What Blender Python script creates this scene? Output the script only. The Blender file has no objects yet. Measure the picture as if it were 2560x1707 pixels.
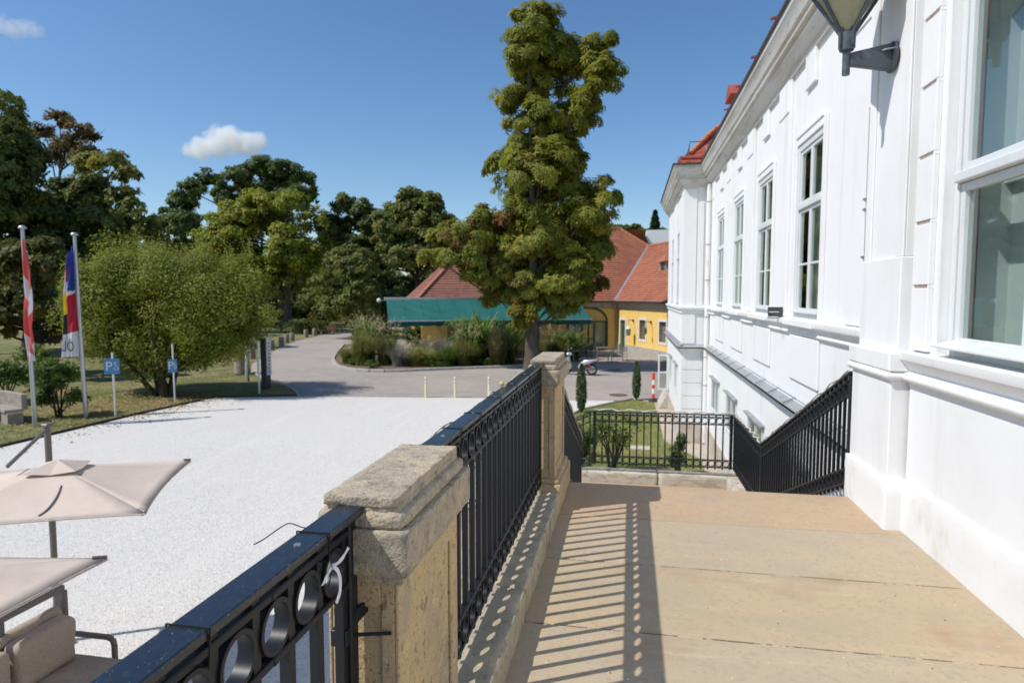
import bpy, bmesh, math, random
import numpy as np
from mathutils import Vector, Matrix, noise

R = math.radians
rng = random.Random(7)
nrg = np.random.default_rng(7)
scene = bpy.context.scene
COL = scene.collection

# ---------------------------------------------------------------- camera
cam_data = bpy.data.cameras.new('camera')
cam = bpy.data.objects.new('camera', cam_data)
COL.objects.link(cam)
cam.location = (0.0, 0.0, 1.6)
cam.rotation_euler = (R(90 - 4.129), 0.0, R(10.42))
cam_data.sensor_width = 36.0
cam_data.lens = 22.5
cam_data.clip_start = 0.05
cam_data.clip_end = 6000.0
cam_data.dof.use_dof = True
cam_data.dof.focus_distance = 1.9
cam_data.dof.aperture_fstop = 5.6
scene.camera = cam

# ---------------------------------------------------------------- sky and sun
SUN_EL = 51.0
SUN_DIR = Vector((-0.883, -0.469, 0)).normalized()      # where the sun stands
world = bpy.data.worlds.new('World')
scene.world = world
world.use_nodes = True
wn = world.node_tree.nodes
wl = world.node_tree.links
bg = wn['Background']
sky = wn.new('ShaderNodeTexSky')
sky.sky_type = 'NISHITA'
sky.sun_disc = False
sky.sun_elevation = R(SUN_EL)
sky.sun_rotation = math.atan2(SUN_DIR.x, SUN_DIR.y)
sky.altitude = 200.0
sky.air_density = 1.0
sky.dust_density = 0.6
sky.ozone_density = 3.0
hsv = wn.new('ShaderNodeHueSaturation')
hsv.inputs['Saturation'].default_value = 1.16
wl.new(sky.outputs[0], hsv.inputs['Color'])
wl.new(hsv.outputs[0], bg.inputs['Color'])
bg.inputs['Strength'].default_value = 0.13

sun_data = bpy.data.lights.new('sun', 'SUN')
sun_data.energy = 4.0
sun_data.angle = R(0.55)
sun_data.color = (1.0, 0.962, 0.905)
sun = bpy.data.objects.new('sun', sun_data)
COL.objects.link(sun)
_c = math.cos(R(SUN_EL))
sun.rotation_euler = Vector((-SUN_DIR.x * _c, -SUN_DIR.y * _c, -math.sin(R(SUN_EL)))).to_track_quat('-Z', 'Y').to_euler()
sun.location = (-20, -12, 30)

vs = scene.view_settings
vs.view_transform = 'Standard'
vs.look = 'None'
vs.exposure = 0.09
vs.gamma = 1.0
scene.cycles.max_bounces = 8
scene.cycles.diffuse_bounces = 3
scene.cycles.glossy_bounces = 3
scene.cycles.transparent_max_bounces = 12
scene.cycles.volume_bounces = 12
scene.cycles.use_denoising = True

# ---------------------------------------------------------------- materials
def lin(c):
    return tuple(((x / 255.0) / 12.92 if x / 255.0 <= 0.04045 else ((x / 255.0 + 0.055) / 1.055) ** 2.4) for x in c)

MATS = {}
def mat(name, col, rough=0.6, metal=0.0, layers=(), bumps=(), spec=0.5, coat=0.0, tint=None, transl=0.0, alpha=1.0, gen='Object'):
    """layers: (scale, colour, lo, hi, detail, (sx,sy,sz)); bumps: (scale, strength, distance, kind)"""
    m = bpy.data.materials.new(name)
    m.use_nodes = True
    n = m.node_tree.nodes; l = m.node_tree.links
    b = n['Principled BSDF']
    b.inputs['Roughness'].default_value = rough
    b.inputs['Metallic'].default_value = metal
    b.inputs['Specular IOR Level'].default_value = spec
    b.inputs['Coat Weight'].default_value = coat
    tc = n.new('ShaderNodeTexCoord')
    cur = None
    if tint:                                             # per-leaf ramp
        at = n.new('ShaderNodeAttribute'); at.attribute_name = 'tint'
        rp = n.new('ShaderNodeValToRGB')
        el = rp.color_ramp.elements
        el[0].position = tint[0][0]; el[0].color = (*tint[0][1], 1)
        el[1].position = tint[-1][0]; el[1].color = (*tint[-1][1], 1)
        for p, c in tint[1:-1]:
            e = el.new(p); e.color = (*c, 1)
        l.new(at.outputs['Fac'], rp.inputs[0])
        cur = rp.outputs[0]
    else:
        rgb = n.new('ShaderNodeRGB'); rgb.outputs[0].default_value = (*col, 1)
        cur = rgb.outputs[0]
    for k, ly in enumerate(layers):
        sc, c2, lo, hi = ly[:4]
        det = ly[4] if len(ly) > 4 else 4.0
        st = ly[5] if len(ly) > 5 else (1, 1, 1)
        mp = n.new('ShaderNodeMapping')
        mp.inputs['Scale'].default_value = st
        mp.inputs['Location'].default_value = (3.1 * k, 1.7 * k, 0.9 * k)
        l.new(tc.outputs[gen], mp.inputs[0])
        t = n.new('ShaderNodeTexNoise')
        t.inputs['Scale'].default_value = sc
        t.inputs['Detail'].default_value = det
        t.inputs['Roughness'].default_value = 0.62
        l.new(mp.outputs[0], t.inputs['Vector'])
        mr = n.new('ShaderNodeMapRange'); mr.interpolation_type = 'SMOOTHSTEP'
        mr.inputs['From Min'].default_value = lo; mr.inputs['From Max'].default_value = hi
        l.new(t.outputs[0], mr.inputs['Value'])
        mx = n.new('ShaderNodeMix'); mx.data_type = 'RGBA'
        l.new(mr.outputs[0], mx.inputs['Factor'])
        l.new(cur, mx.inputs[6]); mx.inputs[7].default_value = (*c2, 1)
        cur = mx.outputs[2]
    l.new(cur, b.inputs['Base Color'])
    prev = None
    for bp in bumps:
        sc, stg, dist = bp[:3]
        kind = bp[3] if len(bp) > 3 else 'noise'
        if kind == 'voronoi':
            t = n.new('ShaderNodeTexVoronoi'); t.inputs['Scale'].default_value = sc
        else:
            t = n.new('ShaderNodeTexNoise'); t.inputs['Scale'].default_value = sc; t.inputs['Detail'].default_value = 5
        l.new(tc.outputs[gen], t.inputs['Vector'])
        bu = n.new('ShaderNodeBump')
        bu.inputs['Strength'].default_value = stg; bu.inputs['Distance'].default_value = dist
        l.new(t.outputs[0], bu.inputs['Height'])
        if prev: l.new(prev, bu.inputs['Normal'])
        prev = bu.outputs[0]
    if prev: l.new(prev, b.inputs['Normal'])
    if transl > 0:
        tr = n.new('ShaderNodeBsdfTranslucent')
        l.new(cur, tr.inputs['Color'])
        ms = n.new('ShaderNodeMixShader'); ms.inputs[0].default_value = transl
        l.new(b.outputs[0], ms.inputs[1]); l.new(tr.outputs[0], ms.inputs[2])
        l.new(ms.outputs[0], n['Material Output'].inputs['Surface'])
    MATS[name] = m
    return m

def glass_mat(name, tintc, refl_rough=0.02, boost=1.0):
    m = bpy.data.materials.new(name); m.use_nodes = True
    n = m.node_tree.nodes; l = m.node_tree.links
    n.remove(n['Principled BSDF'])
    fr = n.new('ShaderNodeLayerWeight'); fr.inputs['Blend'].default_value = 0.5      # Schlick-like, the same from both sides
    pw = n.new('ShaderNodeMath'); pw.operation = 'POWER'; pw.inputs[1].default_value = 4.0
    l.new(fr.outputs['Facing'], pw.inputs[0])
    mu = n.new('ShaderNodeMath'); mu.operation = 'MULTIPLY_ADD'; mu.use_clamp = True; mu.inputs[1].default_value = 0.8*boost; mu.inputs[2].default_value = 0.04
    l.new(pw.outputs[0], mu.inputs[0])
    tr = n.new('ShaderNodeBsdfTransparent'); tr.inputs[0].default_value = (*tintc, 1)
    gl = n.new('ShaderNodeBsdfGlossy'); gl.inputs['Roughness'].default_value = refl_rough
    ms = n.new('ShaderNodeMixShader')
    l.new(mu.outputs[0], ms.inputs[0]); l.new(tr.outputs[0], ms.inputs[1]); l.new(gl.outputs[0], ms.inputs[2])
    l.new(ms.outputs[0], n['Material Output'].inputs['Surface'])
    MATS[name] = m
    return m

# ---------------------------------------------------------------- mesh tools
WL = {}          # world location of each thing's origin, for its parts
class MB:
    def __init__(s):
        s.v = []; s.f = []; s.m = []
    def add(s, vs, fs, mi=0):
        k = len(s.v)
        s.v.extend([tuple(p) for p in vs])
        for f in fs:
            s.f.append(tuple(i + k for i in f)); s.m.append(mi)
        return s
    def box(s, a, b, mi=0):
        x0, y0, z0 = (min(a[i], b[i]) for i in range(3)); x1, y1, z1 = (max(a[i], b[i]) for i in range(3))
        return s.add([(x0,y0,z0),(x1,y0,z0),(x1,y1,z0),(x0,y1,z0),(x0,y0,z1),(x1,y0,z1),(x1,y1,z1),(x0,y1,z1)],
              [(0,3,2,1),(4,5,6,7),(0,1,5,4),(1,2,6,5),(2,3,7,6),(3,0,4,7)], mi)
    def obox(s, c, ax, ay, az, mi=0):
        c, ax, ay, az = Vector(c), Vector(ax), Vector(ay), Vector(az)
        vs = [c + i*ax + j*ay + k*az for k in (-1, 1) for j in (-1, 1) for i in (-1, 1)]
        return s.add(vs, [(0,2,3,1),(4,5,7,6),(0,1,5,4),(1,3,7,5),(3,2,6,7),(2,0,4,6)], mi)
    def bar(s, p, q, w, h, up=(0,0,1), mi=0):
        p, q = Vector(p), Vector(q); d = (q - p); L = d.length; d = d / L
        up = Vector(up); sd = d.cross(up)
        if sd.length < 1e-4: sd = d.cross(Vector((1,0,0)))
        sd.normalize(); u = sd.cross(d)
        return s.obox((p+q)/2, d*L/2, sd*w/2, u*h/2, mi)
    def tube(s, pts, r, n=8, mi=0, cap=True):
        pts = [Vector(p) for p in pts]; k = len(pts)
        rs = r if isinstance(r, (list, tuple)) else [r]*k
        base = len(s.v); up = None
        for i, p in enumerate(pts):
            d = (pts[min(i+1,k-1)] - pts[max(i-1,0)])
            if d.length < 1e-9: d = Vector((0,0,1))
            d.normalize()
            if up is None:
                up = d.orthogonal().normalized()
            else:
                up = (up - d*up.dot(d))
                up = up.normalized() if up.length > 1e-6 else d.orthogonal().normalized()
            sd = d.cross(up)
            for j in range(n):
                a = 2*math.pi*j/n
                s.v.append(tuple(p + (up*math.cos(a) + sd*math.sin(a))*rs[i]))
        for i in range(k-1):
            for j in range(n):
                a = base+i*n+j; b = base+i*n+(j+1) % n
                s.f.append((a, b, b+n, a+n)); s.m.append(mi)
        if cap:
            s.f.append(tuple(base+j for j in reversed(range(n)))); s.m.append(mi)
            s.f.append(tuple(base+(k-1)*n+j for j in range(n))); s.m.append(mi)
        return s
    def lathe(s, prof, c=(0,0,0), n=16, mi=0, axis='z', cap=True):
        base = len(s.v); k = len(prof)
        for r, z in prof:
            for j in range(n):
                a = 2*math.pi*j/n
                p = (r*math.cos(a), r*math.sin(a), z)
                if axis == 'x': p = (p[2], p[0], p[1])
                if axis == 'y': p = (p[0], p[2], p[1])
                s.v.append((c[0]+p[0], c[1]+p[1], c[2]+p[2]))
        for i in range(k-1):
            for j in range(n):
                a = base+i*n+j; b = base+i*n+(j+1) % n
                s.f.append((a, b, b+n, a+n)); s.m.append(mi)
        if cap:
            s.f.append(tuple(base+j for j in reversed(range(n)))); s.m.append(mi)
            s.f.append(tuple(base+(k-1)*n+j for j in range(n))); s.m.append(mi)
        return s
    def prism(s, poly, z0, z1, mi=0):
        k = len(poly); vs = [(x, y, z0) for x, y in poly] + [(x, y, z1) for x, y in poly]
        fs = [tuple(reversed(range(k))), tuple(range(k, 2*k))] + [(i, (i+1) % k, k+(i+1) % k, k+i) for i in range(k)]
        return s.add(vs, fs, mi)
    def sphere(s, c, r, n=12, m=8, mi=0, sq=(1,1,1)):
        prof = [(max(1e-4, math.sin(math.pi*i/m))*r, -math.cos(math.pi*i/m)*r) for i in range(m+1)]
        k = len(s.v)
        s.lathe(prof, (0,0,0), n, mi)
        for i in range(k, len(s.v)):
            x, y, z = s.v[i]; s.v[i] = (c[0]+x*sq[0], c[1]+y*sq[1], c[2]+z*sq[2])
        return s
    def sweep(s, prof, path, closed=False, mi=0):
        """prof: (outward offset, z); path: list of (x, y); outward is to the right of travel"""
        k = len(path); P = [Vector((x, y)) for x, y in path]; rows = []
        for i in range(k):
            d0 = (P[i]-P[i-1]) if i > 0 else (P[1]-P[0])
            d1 = (P[i+1]-P[i]) if i < k-1 else (P[i]-P[i-1])
            d0.normalize(); d1.normalize()
            n0 = Vector((d0.y, -d0.x)); n1 = Vector((d1.y, -d1.x))
            nn = (n0+n1); nn = nn / max(1e-6, nn.dot(n0)) if nn.length > 1e-6 else n0
            if abs(nn.dot(n0)-1) > 1e-3: nn = nn/nn.dot(n0)
            rows.append([(P[i].x+nn.x*o, P[i].y+nn.y*o, z) for o, z in prof])
        m = len(prof); base = len(s.v)
        for r in rows: s.v.extend(r)
        for i in range(k-1):
            for j in range(m-1):
                a = base+i*m+j
                s.f.append((a, a+m, a+m+1, a+1)); s.m.append(mi)
        s.f.append(tuple(base+j for j in range(m))); s.m.append(mi)
        s.f.append(tuple(base+(k-1)*m+j for j in reversed(range(m)))); s.m.append(mi)
        return s
    def wall(s, P0, ud, W, z0, z1, openings, depth, nrm, mi=0, mr=None):
        """vertical wall from P0 along unit ud, openings (u0,u1,v0,v1); reveals go in by depth against nrm"""
        P0 = Vector(P0); ud = Vector(ud); nr = Vector(nrm)
        us = sorted({0.0, W, *[o[0] for o in openings], *[o[1] for o in openings]})
        zs = sorted({z0, z1, *[o[2] for o in openings], *[o[3] for o in openings]})
        pt = lambda u, z, d=0.0: tuple(P0 + ud*u - nr*d + Vector((0,0,z)))
        for a, b in zip(us, us[1:]):
            for c, d in zip(zs, zs[1:]):
                mu, mz = (a+b)/2, (c+d)/2
                if any(o[0] < mu < o[1] and o[2] < mz < o[3] for o in openings): continue
                s.add([pt(a,c), pt(b,c), pt(b,d), pt(a,d)], [(0,1,2,3)], mi)
        for o in openings:
            a, b, c, d = o[:4]
            q = [(a,c),(b,c),(b,d),(a,d)]
            for i in range(4):
                p, r = q[i], q[(i+1) % 4]
                s.add([pt(*p), pt(*r), pt(*r, depth), pt(*p, depth)], [(3,2,1,0)], mi if mr is None else mr)
        return s
    def mesh(s, name, off=(0,0,0)):
        me = bpy.data.meshes.new(name)
        ox, oy, oz = off
        me.from_pydata([(x-ox, y-oy, z-oz) for x, y, z in s.v], [], s.f)
        if any(s.m): me.polygons.foreach_set('material_index', s.m)
        me.update()
        return me
    def build(s, name, mats, parent=None, smooth=None, bevel=0.0, bseg=1, fix=True):
        off = WL.get(parent.name, Vector((0,0,0))) if parent else Vector((0,0,0))
        me = s.mesh(name, off)
        if fix:
            bm = bmesh.new(); bm.from_mesh(me)
            bmesh.ops.recalc_face_normals(bm, faces=bm.faces)
            bm.to_mesh(me); bm.free()
        return link_mesh(name, me, mats, parent, smooth, bevel, bseg)

def link_mesh(name, me, mats, parent=None, smooth=None, bevel=0.0, bseg=1):
    o = bpy.data.objects.new(name, me)
    COL.objects.link(o)
    for m in (mats if isinstance(mats, (list, tuple)) else [mats]): me.materials.append(m)
    if smooth is not None:
        me.shade_smooth()
        if smooth < 180: me.set_sharp_from_angle(angle=R(smooth))
    if bevel > 0:
        bv = o.modifiers.new('bevel', 'BEVEL'); bv.width = bevel; bv.segments = bseg; bv.limit_method = 'ANGLE'; bv.angle_limit = R(35)
    if parent:
        o.parent = parent
        WL[o.name] = WL.get(parent.name, Vector((0,0,0)))
    return o

def tag(o, label=None, cat=None, group=None, kind=None):
    if label: o['label'] = label
    if cat: o['category'] = cat
    if group: o['group'] = group
    if kind: o['kind'] = kind
    return o

def thing(name, label, cat, loc=(0,0,0), rz=0.0, group=None):
    o = bpy.data.objects.new(name, None); COL.objects.link(o)
    o.empty_display_size = 0.2
    o.location = loc; o.rotation_euler = (0,0,rz)
    WL[o.name] = Vector(loc) if rz == 0 else Vector((0,0,0))   # rotated things are modelled in local space
    return tag(o, label, cat, group)

def share(name, me, parent, loc=(0,0,0), rot=(0,0,0), scale=None):
    """another object on the same mesh data, placed in its parent's space"""
    o = bpy.data.objects.new(name, me); COL.objects.link(o)
    o.parent = parent; o.location = loc; o.rotation_euler = rot
    if scale: o.scale = scale
    WL[o.name] = WL.get(parent.name, Vector((0,0,0)))
    return o

def copy_tree(o, parent=None):
    c = o.copy(); COL.objects.link(c)
    if parent: c.parent = parent
    for ch in o.children: copy_tree(ch, c)
    return c

def structure(name, mb, m, parent=None, **kw):
    o = mb.build(name, m, parent, **kw)
    if not parent: o['kind'] = 'structure'
    return o

def rough_block(name, a, b, m, parent, cell=0.04, amp=0.003, rnd=0.01, freq=9.0, seed=0.0, chip=0.0):
    """stone block with rounded, slightly eroded faces and edges"""
    a = Vector(a); b = Vector(b); d = b-a
    off = WL.get(parent.name, Vector((0,0,0))) if parent else Vector((0,0,0))
    ns = [max(2, min(46, int(round(d[i]/cell)))) for i in range(3)]
    ts = []
    for i in range(3):
        r = min(rnd, d[i]*0.3)/d[i]
        t = [0, r*0.35, r] + [r + (1-2*r)*k/ns[i] for k in range(1, ns[i])] + [1-r, 1-r*0.35, 1]
        ts.append(t)
    idx = {}; V = []; F = []
    def vid(i, j, k):
        key = (i, j, k)
        if key not in idx:
            idx[key] = len(V)
            p = Vector((a.x+d.x*ts[0][i], a.y+d.y*ts[1][j], a.z+d.z*ts[2][k]))
            rr = [min(rnd, d[q]*0.3) for q in range(3)]
            core = Vector([min(max(p[q], a[q]+rr[q]), b[q]-rr[q]) for q in range(3)])
            e = p-core
            if e.length > 1e-7:
                r_ = max(rr)
                loc = Vector([e[q]/rr[q] for q in range(3)])
                if loc.length > 1: loc = loc.normalized()
                p = core + Vector([loc[q]*rr[q] for q in range(3)])
            s = p*freq + Vector((seed, seed*1.3, seed*0.7))
            nv = noise.noise_vector(s)*amp + noise.noise_vector(s*3.1)*amp*0.5
            if chip > 0 and e.length > 1e-7 and sum(abs(e[q]) > 1e-7 for q in range(3)) >= 2:
                h = noise.noise(s*0.8 + Vector((5,5,5)))
                if h > 0.15: nv -= e.normalized()*chip*(h-0.15)*2.5
            V.append(tuple(p + nv - off))
        return idx[key]
    n = [len(t) for t in ts]
    for i in range(n[0]-1):
        for j in range(n[1]-1):
            F.append((vid(i,j,0), vid(i,j+1,0), vid(i+1,j+1,0), vid(i+1,j,0)))
            F.append((vid(i,j,n[2]-1), vid(i+1,j,n[2]-1), vid(i+1,j+1,n[2]-1), vid(i,j+1,n[2]-1)))
    for i in range(n[0]-1):
        for k in range(n[2]-1):
            F.append((vid(i,0,k), vid(i+1,0,k), vid(i+1,0,k+1), vid(i,0,k+1)))
            F.append((vid(i,n[1]-1,k), vid(i,n[1]-1,k+1), vid(i+1,n[1]-1,k+1), vid(i+1,n[1]-1,k)))
    for j in range(n[1]-1):
        for k in range(n[2]-1):
            F.append((vid(0,j,k), vid(0,j,k+1), vid(0,j+1,k+1), vid(0,j+1,k)))
            F.append((vid(n[0]-1,j,k), vid(n[0]-1,j+1,k), vid(n[0]-1,j+1,k+1), vid(n[0]-1,j,k+1)))
    me = bpy.data.meshes.new(name); me.from_pydata(V, [], F); me.update()
    return link_mesh(name, me, m, parent, smooth=180)

def text_mesh(txt, size, extrude=0.002):
    cu = bpy.data.curves.new('lettering', 'FONT'); cu.body = txt; cu.size = size; cu.extrude = extrude
    cu.align_x = 'CENTER'; cu.align_y = 'CENTER'
    o = bpy.data.objects.new('lettering', cu); COL.objects.link(o)
    dg = bpy.context.evaluated_depsgraph_get(); dg.update()
    me = bpy.data.meshes.new_from_object(o.evaluated_get(dg))
    bpy.data.objects.remove(o); bpy.data.curves.remove(cu)
    return me

# ---------------------------------------------------------------- foliage tools
KITE = (np.array([(0,0,0), (0.3,0.45,0.07), (0,1,-0.02), (-0.3,0.45,0.07)], float), [(0,1,2), (0,2,3)])
def palmate(k=5):
    vs = []; fs = []
    for i in range(k):
        a = R(-100 + 200*i/(k-1)); L = 1.0 - 0.38*abs(i-(k-1)/2)/((k-1)/2)
        d = np.array([math.sin(a), math.cos(a), 0]); p = np.array([d[1], -d[0], 0])
        droop = np.array([0, 0, -0.22*L])
        b = len(vs)
        vs += [np.zeros(3), d*L*0.62 + p*0.16*L + droop*0.25, d*L + droop*1.3, d*L*0.62 - p*0.16*L + droop*0.25]
        fs += [(b, b+1, b+2), (b, b+2, b+3)]
    return (np.array(vs), fs)
PALM = palmate(5)

def leaf_mesh(name, P, N, size, tints, tpl=KITE, off=(0,0,0)):
    """one mesh of len(P) leaves; N is the face normal of each leaf"""
    tv, tf = tpl
    n = len(P); k = len(tv)
    N = N/np.maximum(1e-6, np.linalg.norm(N, axis=1, keepdims=True))
    r = nrg.normal(size=(n,3)); U = np.cross(N, r); U /= np.maximum(1e-6, np.linalg.norm(U, axis=1, keepdims=True))
    W = np.cross(N, U)
    s = np.asarray(size).reshape(-1,1)*np.ones((n,1))
    V = (P[:,None,:] + s[:,None,:]*(tv[None,:,0:1]*W[:,None,:] + tv[None,:,1:2]*U[:,None,:] + tv[None,:,2:3]*N[:,None,:])).reshape(-1,3) - np.array(off)
    tf = np.array(tf); m = len(tf)
    F = (tf[None,:,:] + (np.arange(n)*k)[:,None,None]).reshape(-1,3)
    me = bpy.data.meshes.new(name)
    me.vertices.add(len(V)); me.vertices.foreach_set('co', V.astype(np.float32).ravel())
    me.loops.add(len(F)*3); me.loops.foreach_set('vertex_index', F.astype(np.int32).ravel())
    me.polygons.add(len(F)); me.polygons.foreach_set('loop_start', np.arange(0, len(F)*3, 3, dtype=np.int32))
    at = me.attributes.new('tint', 'FLOAT', 'POINT')
    at.data.foreach_set('value', np.repeat(np.asarray(tints, float), k).astype(np.float32))
    me.update(calc_edges=True)
    return me

def crown_points(lobes, per, clump=(0.16, 0.34), shell=(0.55, 1.02), up=0.35, flat=0.6, clumps=None, droop=0.0):
    """leaf positions and normals grouped in clumps spread over ellipsoid lobes (x,y,z,rx,ry,rz)"""
    Ps, Ns, Ts = [], [], []
    tot = sum(l[3]*l[5] for l in lobes)
    for lb in lobes:
        c = np.array(lb[:3]); r = np.array(lb[3:6])
        share_ = lb[3]*lb[5]/tot
        n = max(30, int(per*share_))
        nc = clumps and max(4, int(clumps*share_)) or max(5, int(9 + 4*r.max()))
        d = nrg.normal(size=(nc,3)); d /= np.linalg.norm(d, axis=1, keepdims=True)
        d[:,2] = np.where(d[:,2] < -0.55, -d[:,2], d[:,2])
        cc = c + d*r*nrg.uniform(shell[0], shell[1], (nc,1))
        cr = nrg.uniform(clump[0], clump[1], nc)*r.mean()
        w = cr**2; w = w/w.sum()
        which = nrg.choice(nc, n, p=w)
        g = nrg.normal(size=(n,3)); g /= np.linalg.norm(g, axis=1, keepdims=True)
        g *= nrg.uniform(0.25, 1.0, (n,1))**0.5
        g[:,2] *= flat
        pos = cc[which] + g*cr[which][:,None]
        if droop: pos[:,2] -= droop*np.linalg.norm(g[:,:2], axis=1)*cr[which]
        nr = g*0.8 + d[which]*0.8 + np.array([0,0,up]) + nrg.normal(size=(n,3))*0.38
        ct = nrg.normal(size=nc)*0.16
        Ps.append(pos); Ns.append(nr); Ts.append(0.5 + ct[which] + nrg.normal(size=n)*0.12 + lb[6] if len(lb) > 6 else 0.5 + ct[which] + nrg.normal(size=n)*0.12)
    return np.concatenate(Ps), np.concatenate(Ns), np.clip(np.concatenate(Ts), 0, 1)

def tree(name, label, base, lobes, leaves, size, leafmat, trunk_r, bark, group=None, tpl=KITE, cat='tree', lean=None, limb=0.35, **kw):
    """trunk with limbs into the lobes, and a crown of leaves"""
    t = thing(name, label, cat, base, group=group)
    P, N, T = crown_points(lobes, leaves, **kw)
    me = leaf_mesh('crown', P, N, nrg.uniform(0.7, 1.3, len(P))*size, T, tpl, base)
    link_mesh('crown', me, leafmat, t)
    b = Vector(base); top = max(lobes, key=lambda l: l[2]); low = min(l[2]-l[5]*0.3 for l in lobes)
    tb = MB(); h = top[2]-b.z
    pts = []; rad = []
    for i in range(9):
        f = i/8
        sway = Vector((math.sin(f*5+b.x)*0.12, math.cos(f*4+b.y)*0.12, 0))*trunk_r*4*f
        tgt = Vector((top[0], top[1], top[2]))
        p = b.lerp(tgt, f) + sway
        pts.append(p); rad.append(trunk_r*(1.35 if i == 0 else 1.0)*max(0.06,(1-f))**1.5)
    tb.tube(pts, rad, 10)
    for lb in lobes:
        c = Vector(lb[:3])
        f = max(0.12, min(0.9, (c.z-b.z)/h - 0.16))
        i = int(f*8); s = pts[i].lerp(pts[min(8,i+1)], f*8-i)
        mid = s.lerp(c, 0.5) + Vector((0,0,-0.06*(c-s).length))
        r0 = trunk_r*limb*(1-f*0.7)
        tb.tube([s, mid, c, c + (c-s)*0.25], [r0, r0*0.7, r0*0.4, r0*0.12], 6)
    tb.build('trunk', bark, t, smooth=60, fix=False)
    return t
# ---------------------------------------------------------------- material palette
GZ = -2.9                                                # level of the yard
m_plaster = mat('white_plaster', (0.80, 0.80, 0.795), 0.75, layers=((0.9, (0.755, 0.75, 0.735), 0.48, 0.72, 6), (3.2, (0.71, 0.70, 0.675), 0.56, 0.74, 6, (1, 1, 0.07)), (9, (0.72, 0.70, 0.66), 0.62, 0.78, 5, (1, 1, 0.12)), (26, (0.56, 0.52, 0.46), 0.735, 0.78, 4)), bumps=((55, 0.16, 0.004), (6, 0.16, 0.012), (18, 0.10, 0.006)))
m_plinth = mat('stained_plinth_plaster', (0.79, 0.785, 0.775), 0.8, layers=((1.1, (0.73, 0.72, 0.695), 0.45, 0.68, 6), (2.3, (0.66, 0.63, 0.58), 0.60, 0.74, 6, (1, 1, 0.5)), (3.4, (0.62, 0.47, 0.36), 0.685, 0.73, 5), (13, (0.55, 0.50, 0.43), 0.70, 0.77, 5)), bumps=((45, 0.25, 0.005), (9, 0.2, 0.012)))
m_cornice = mat('weathered_cornice', (0.62, 0.60, 0.57), 0.8, layers=((2.2, (0.50, 0.46, 0.40), 0.45, 0.62, 6, (1, 0.25, 3)), (9, (0.33, 0.28, 0.22), 0.6, 0.72, 6, (1, 0.3, 2.5))), bumps=((30, 0.15, 0.004),))
def slab_stone(name, a, b, c, d):
    g = (0.345, 0.29, 0.23)
    return mat(name, a, 0.78, layers=((0.8, b, 0.40, 0.68, 5), (1.3, c, 0.44, 0.66, 5, (1, 1.6, 1)), (1.15, d, 0.545, 0.76, 4, (0.9, 1.3, 1)), (1.9, g, 0.60, 0.82, 5, (0.7, 1.3, 1)), (3.1, tuple(x*1.13 for x in a), 0.55, 0.76, 5, (0.3, 1.6, 1)),
        (6, d, 0.66, 0.78, 4, (0.5, 1.2, 1)), (34, tuple(x*0.92 for x in c), 0.48, 0.70, 6), (190, tuple(x*0.84 for x in c), 0.55, 0.72, 3),
        (30, (0.25, 0.20, 0.15), 0.715, 0.735, 2), (11, (0.22, 0.19, 0.17), 0.735, 0.76, 4), (48, (0.62, 0.58, 0.50), 0.752, 0.765, 1)), bumps=((60, 0.10, 0.003), (260, 0.12, 0.001)))
m_slab = slab_stone('beige_sandstone_slab', (0.442, 0.338, 0.214), (0.461, 0.343, 0.216), (0.399, 0.324, 0.216), (0.351, 0.211, 0.126))
m_slab2 = slab_stone('reddish_sandstone_slab', (0.451, 0.324, 0.205), (0.470, 0.338, 0.211), (0.404, 0.301, 0.194), (0.342, 0.202, 0.122))
m_slab3 = slab_stone('greyish_sandstone_slab', (0.432, 0.345, 0.234), (0.452, 0.348, 0.226), (0.395, 0.326, 0.232), (0.37, 0.24, 0.148))
m_joint = mat('pale_mortar', (0.50, 0.43, 0.31), 0.9, layers=((5, (0.13, 0.105, 0.075), 0.44, 0.54, 5), (40, (0.09, 0.075, 0.055), 0.55, 0.62, 3)), bumps=((80, 0.5, 0.004),))
m_post = mat('ochre_sandstone', (0.54, 0.395, 0.215), 0.88, layers=((4, (0.46, 0.345, 0.205), 0.42, 0.62, 6, (1, 1, 0.4)), (2.6, (0.39, 0.31, 0.215), 0.50, 0.66, 6, (1, 1, 0.45)), (14, (0.60, 0.45, 0.25), 0.55, 0.7, 6), (38, (0.27, 0.18, 0.09), 0.565, 0.66, 6, (1, 1, 0.8)), (120, (0.20, 0.14, 0.075), 0.59, 0.67, 3), (3, (0.30, 0.25, 0.19), 0.62, 0.75, 6)), bumps=((110, 0.7, 0.004), (40, 0.5, 0.006), (300, 0.35, 0.0015)))
m_cap = mat('grey_weathered_sandstone', (0.395, 0.335, 0.245), 0.94, layers=((8, (0.50, 0.41, 0.275), 0.46, 0.64, 7), (26, (0.275, 0.24, 0.19), 0.50, 0.66, 7), (5, (0.19, 0.165, 0.13), 0.54, 0.70, 7), (40, (0.25, 0.215, 0.165), 0.54, 0.72, 7), (150, (0.19, 0.165, 0.13), 0.57, 0.69, 4), (95, (0.52, 0.44, 0.31), 0.58, 0.70, 4), (16, (0.50, 0.32, 0.15), 0.66, 0.76, 5)), bumps=((140, 1.0, 0.005), (45, 0.8, 0.008), (340, 0.6, 0.002)))
m_curb = mat('grey_curb_stone', (0.36, 0.31, 0.225), 0.9, layers=((6, (0.46, 0.38, 0.26), 0.46, 0.62, 6), (30, (0.24, 0.205, 0.155), 0.56, 0.66, 5), (3, (0.19, 0.165, 0.13), 0.6, 0.72, 5)), bumps=((90, 0.4, 0.004), (14, 0.3, 0.008)))
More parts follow.
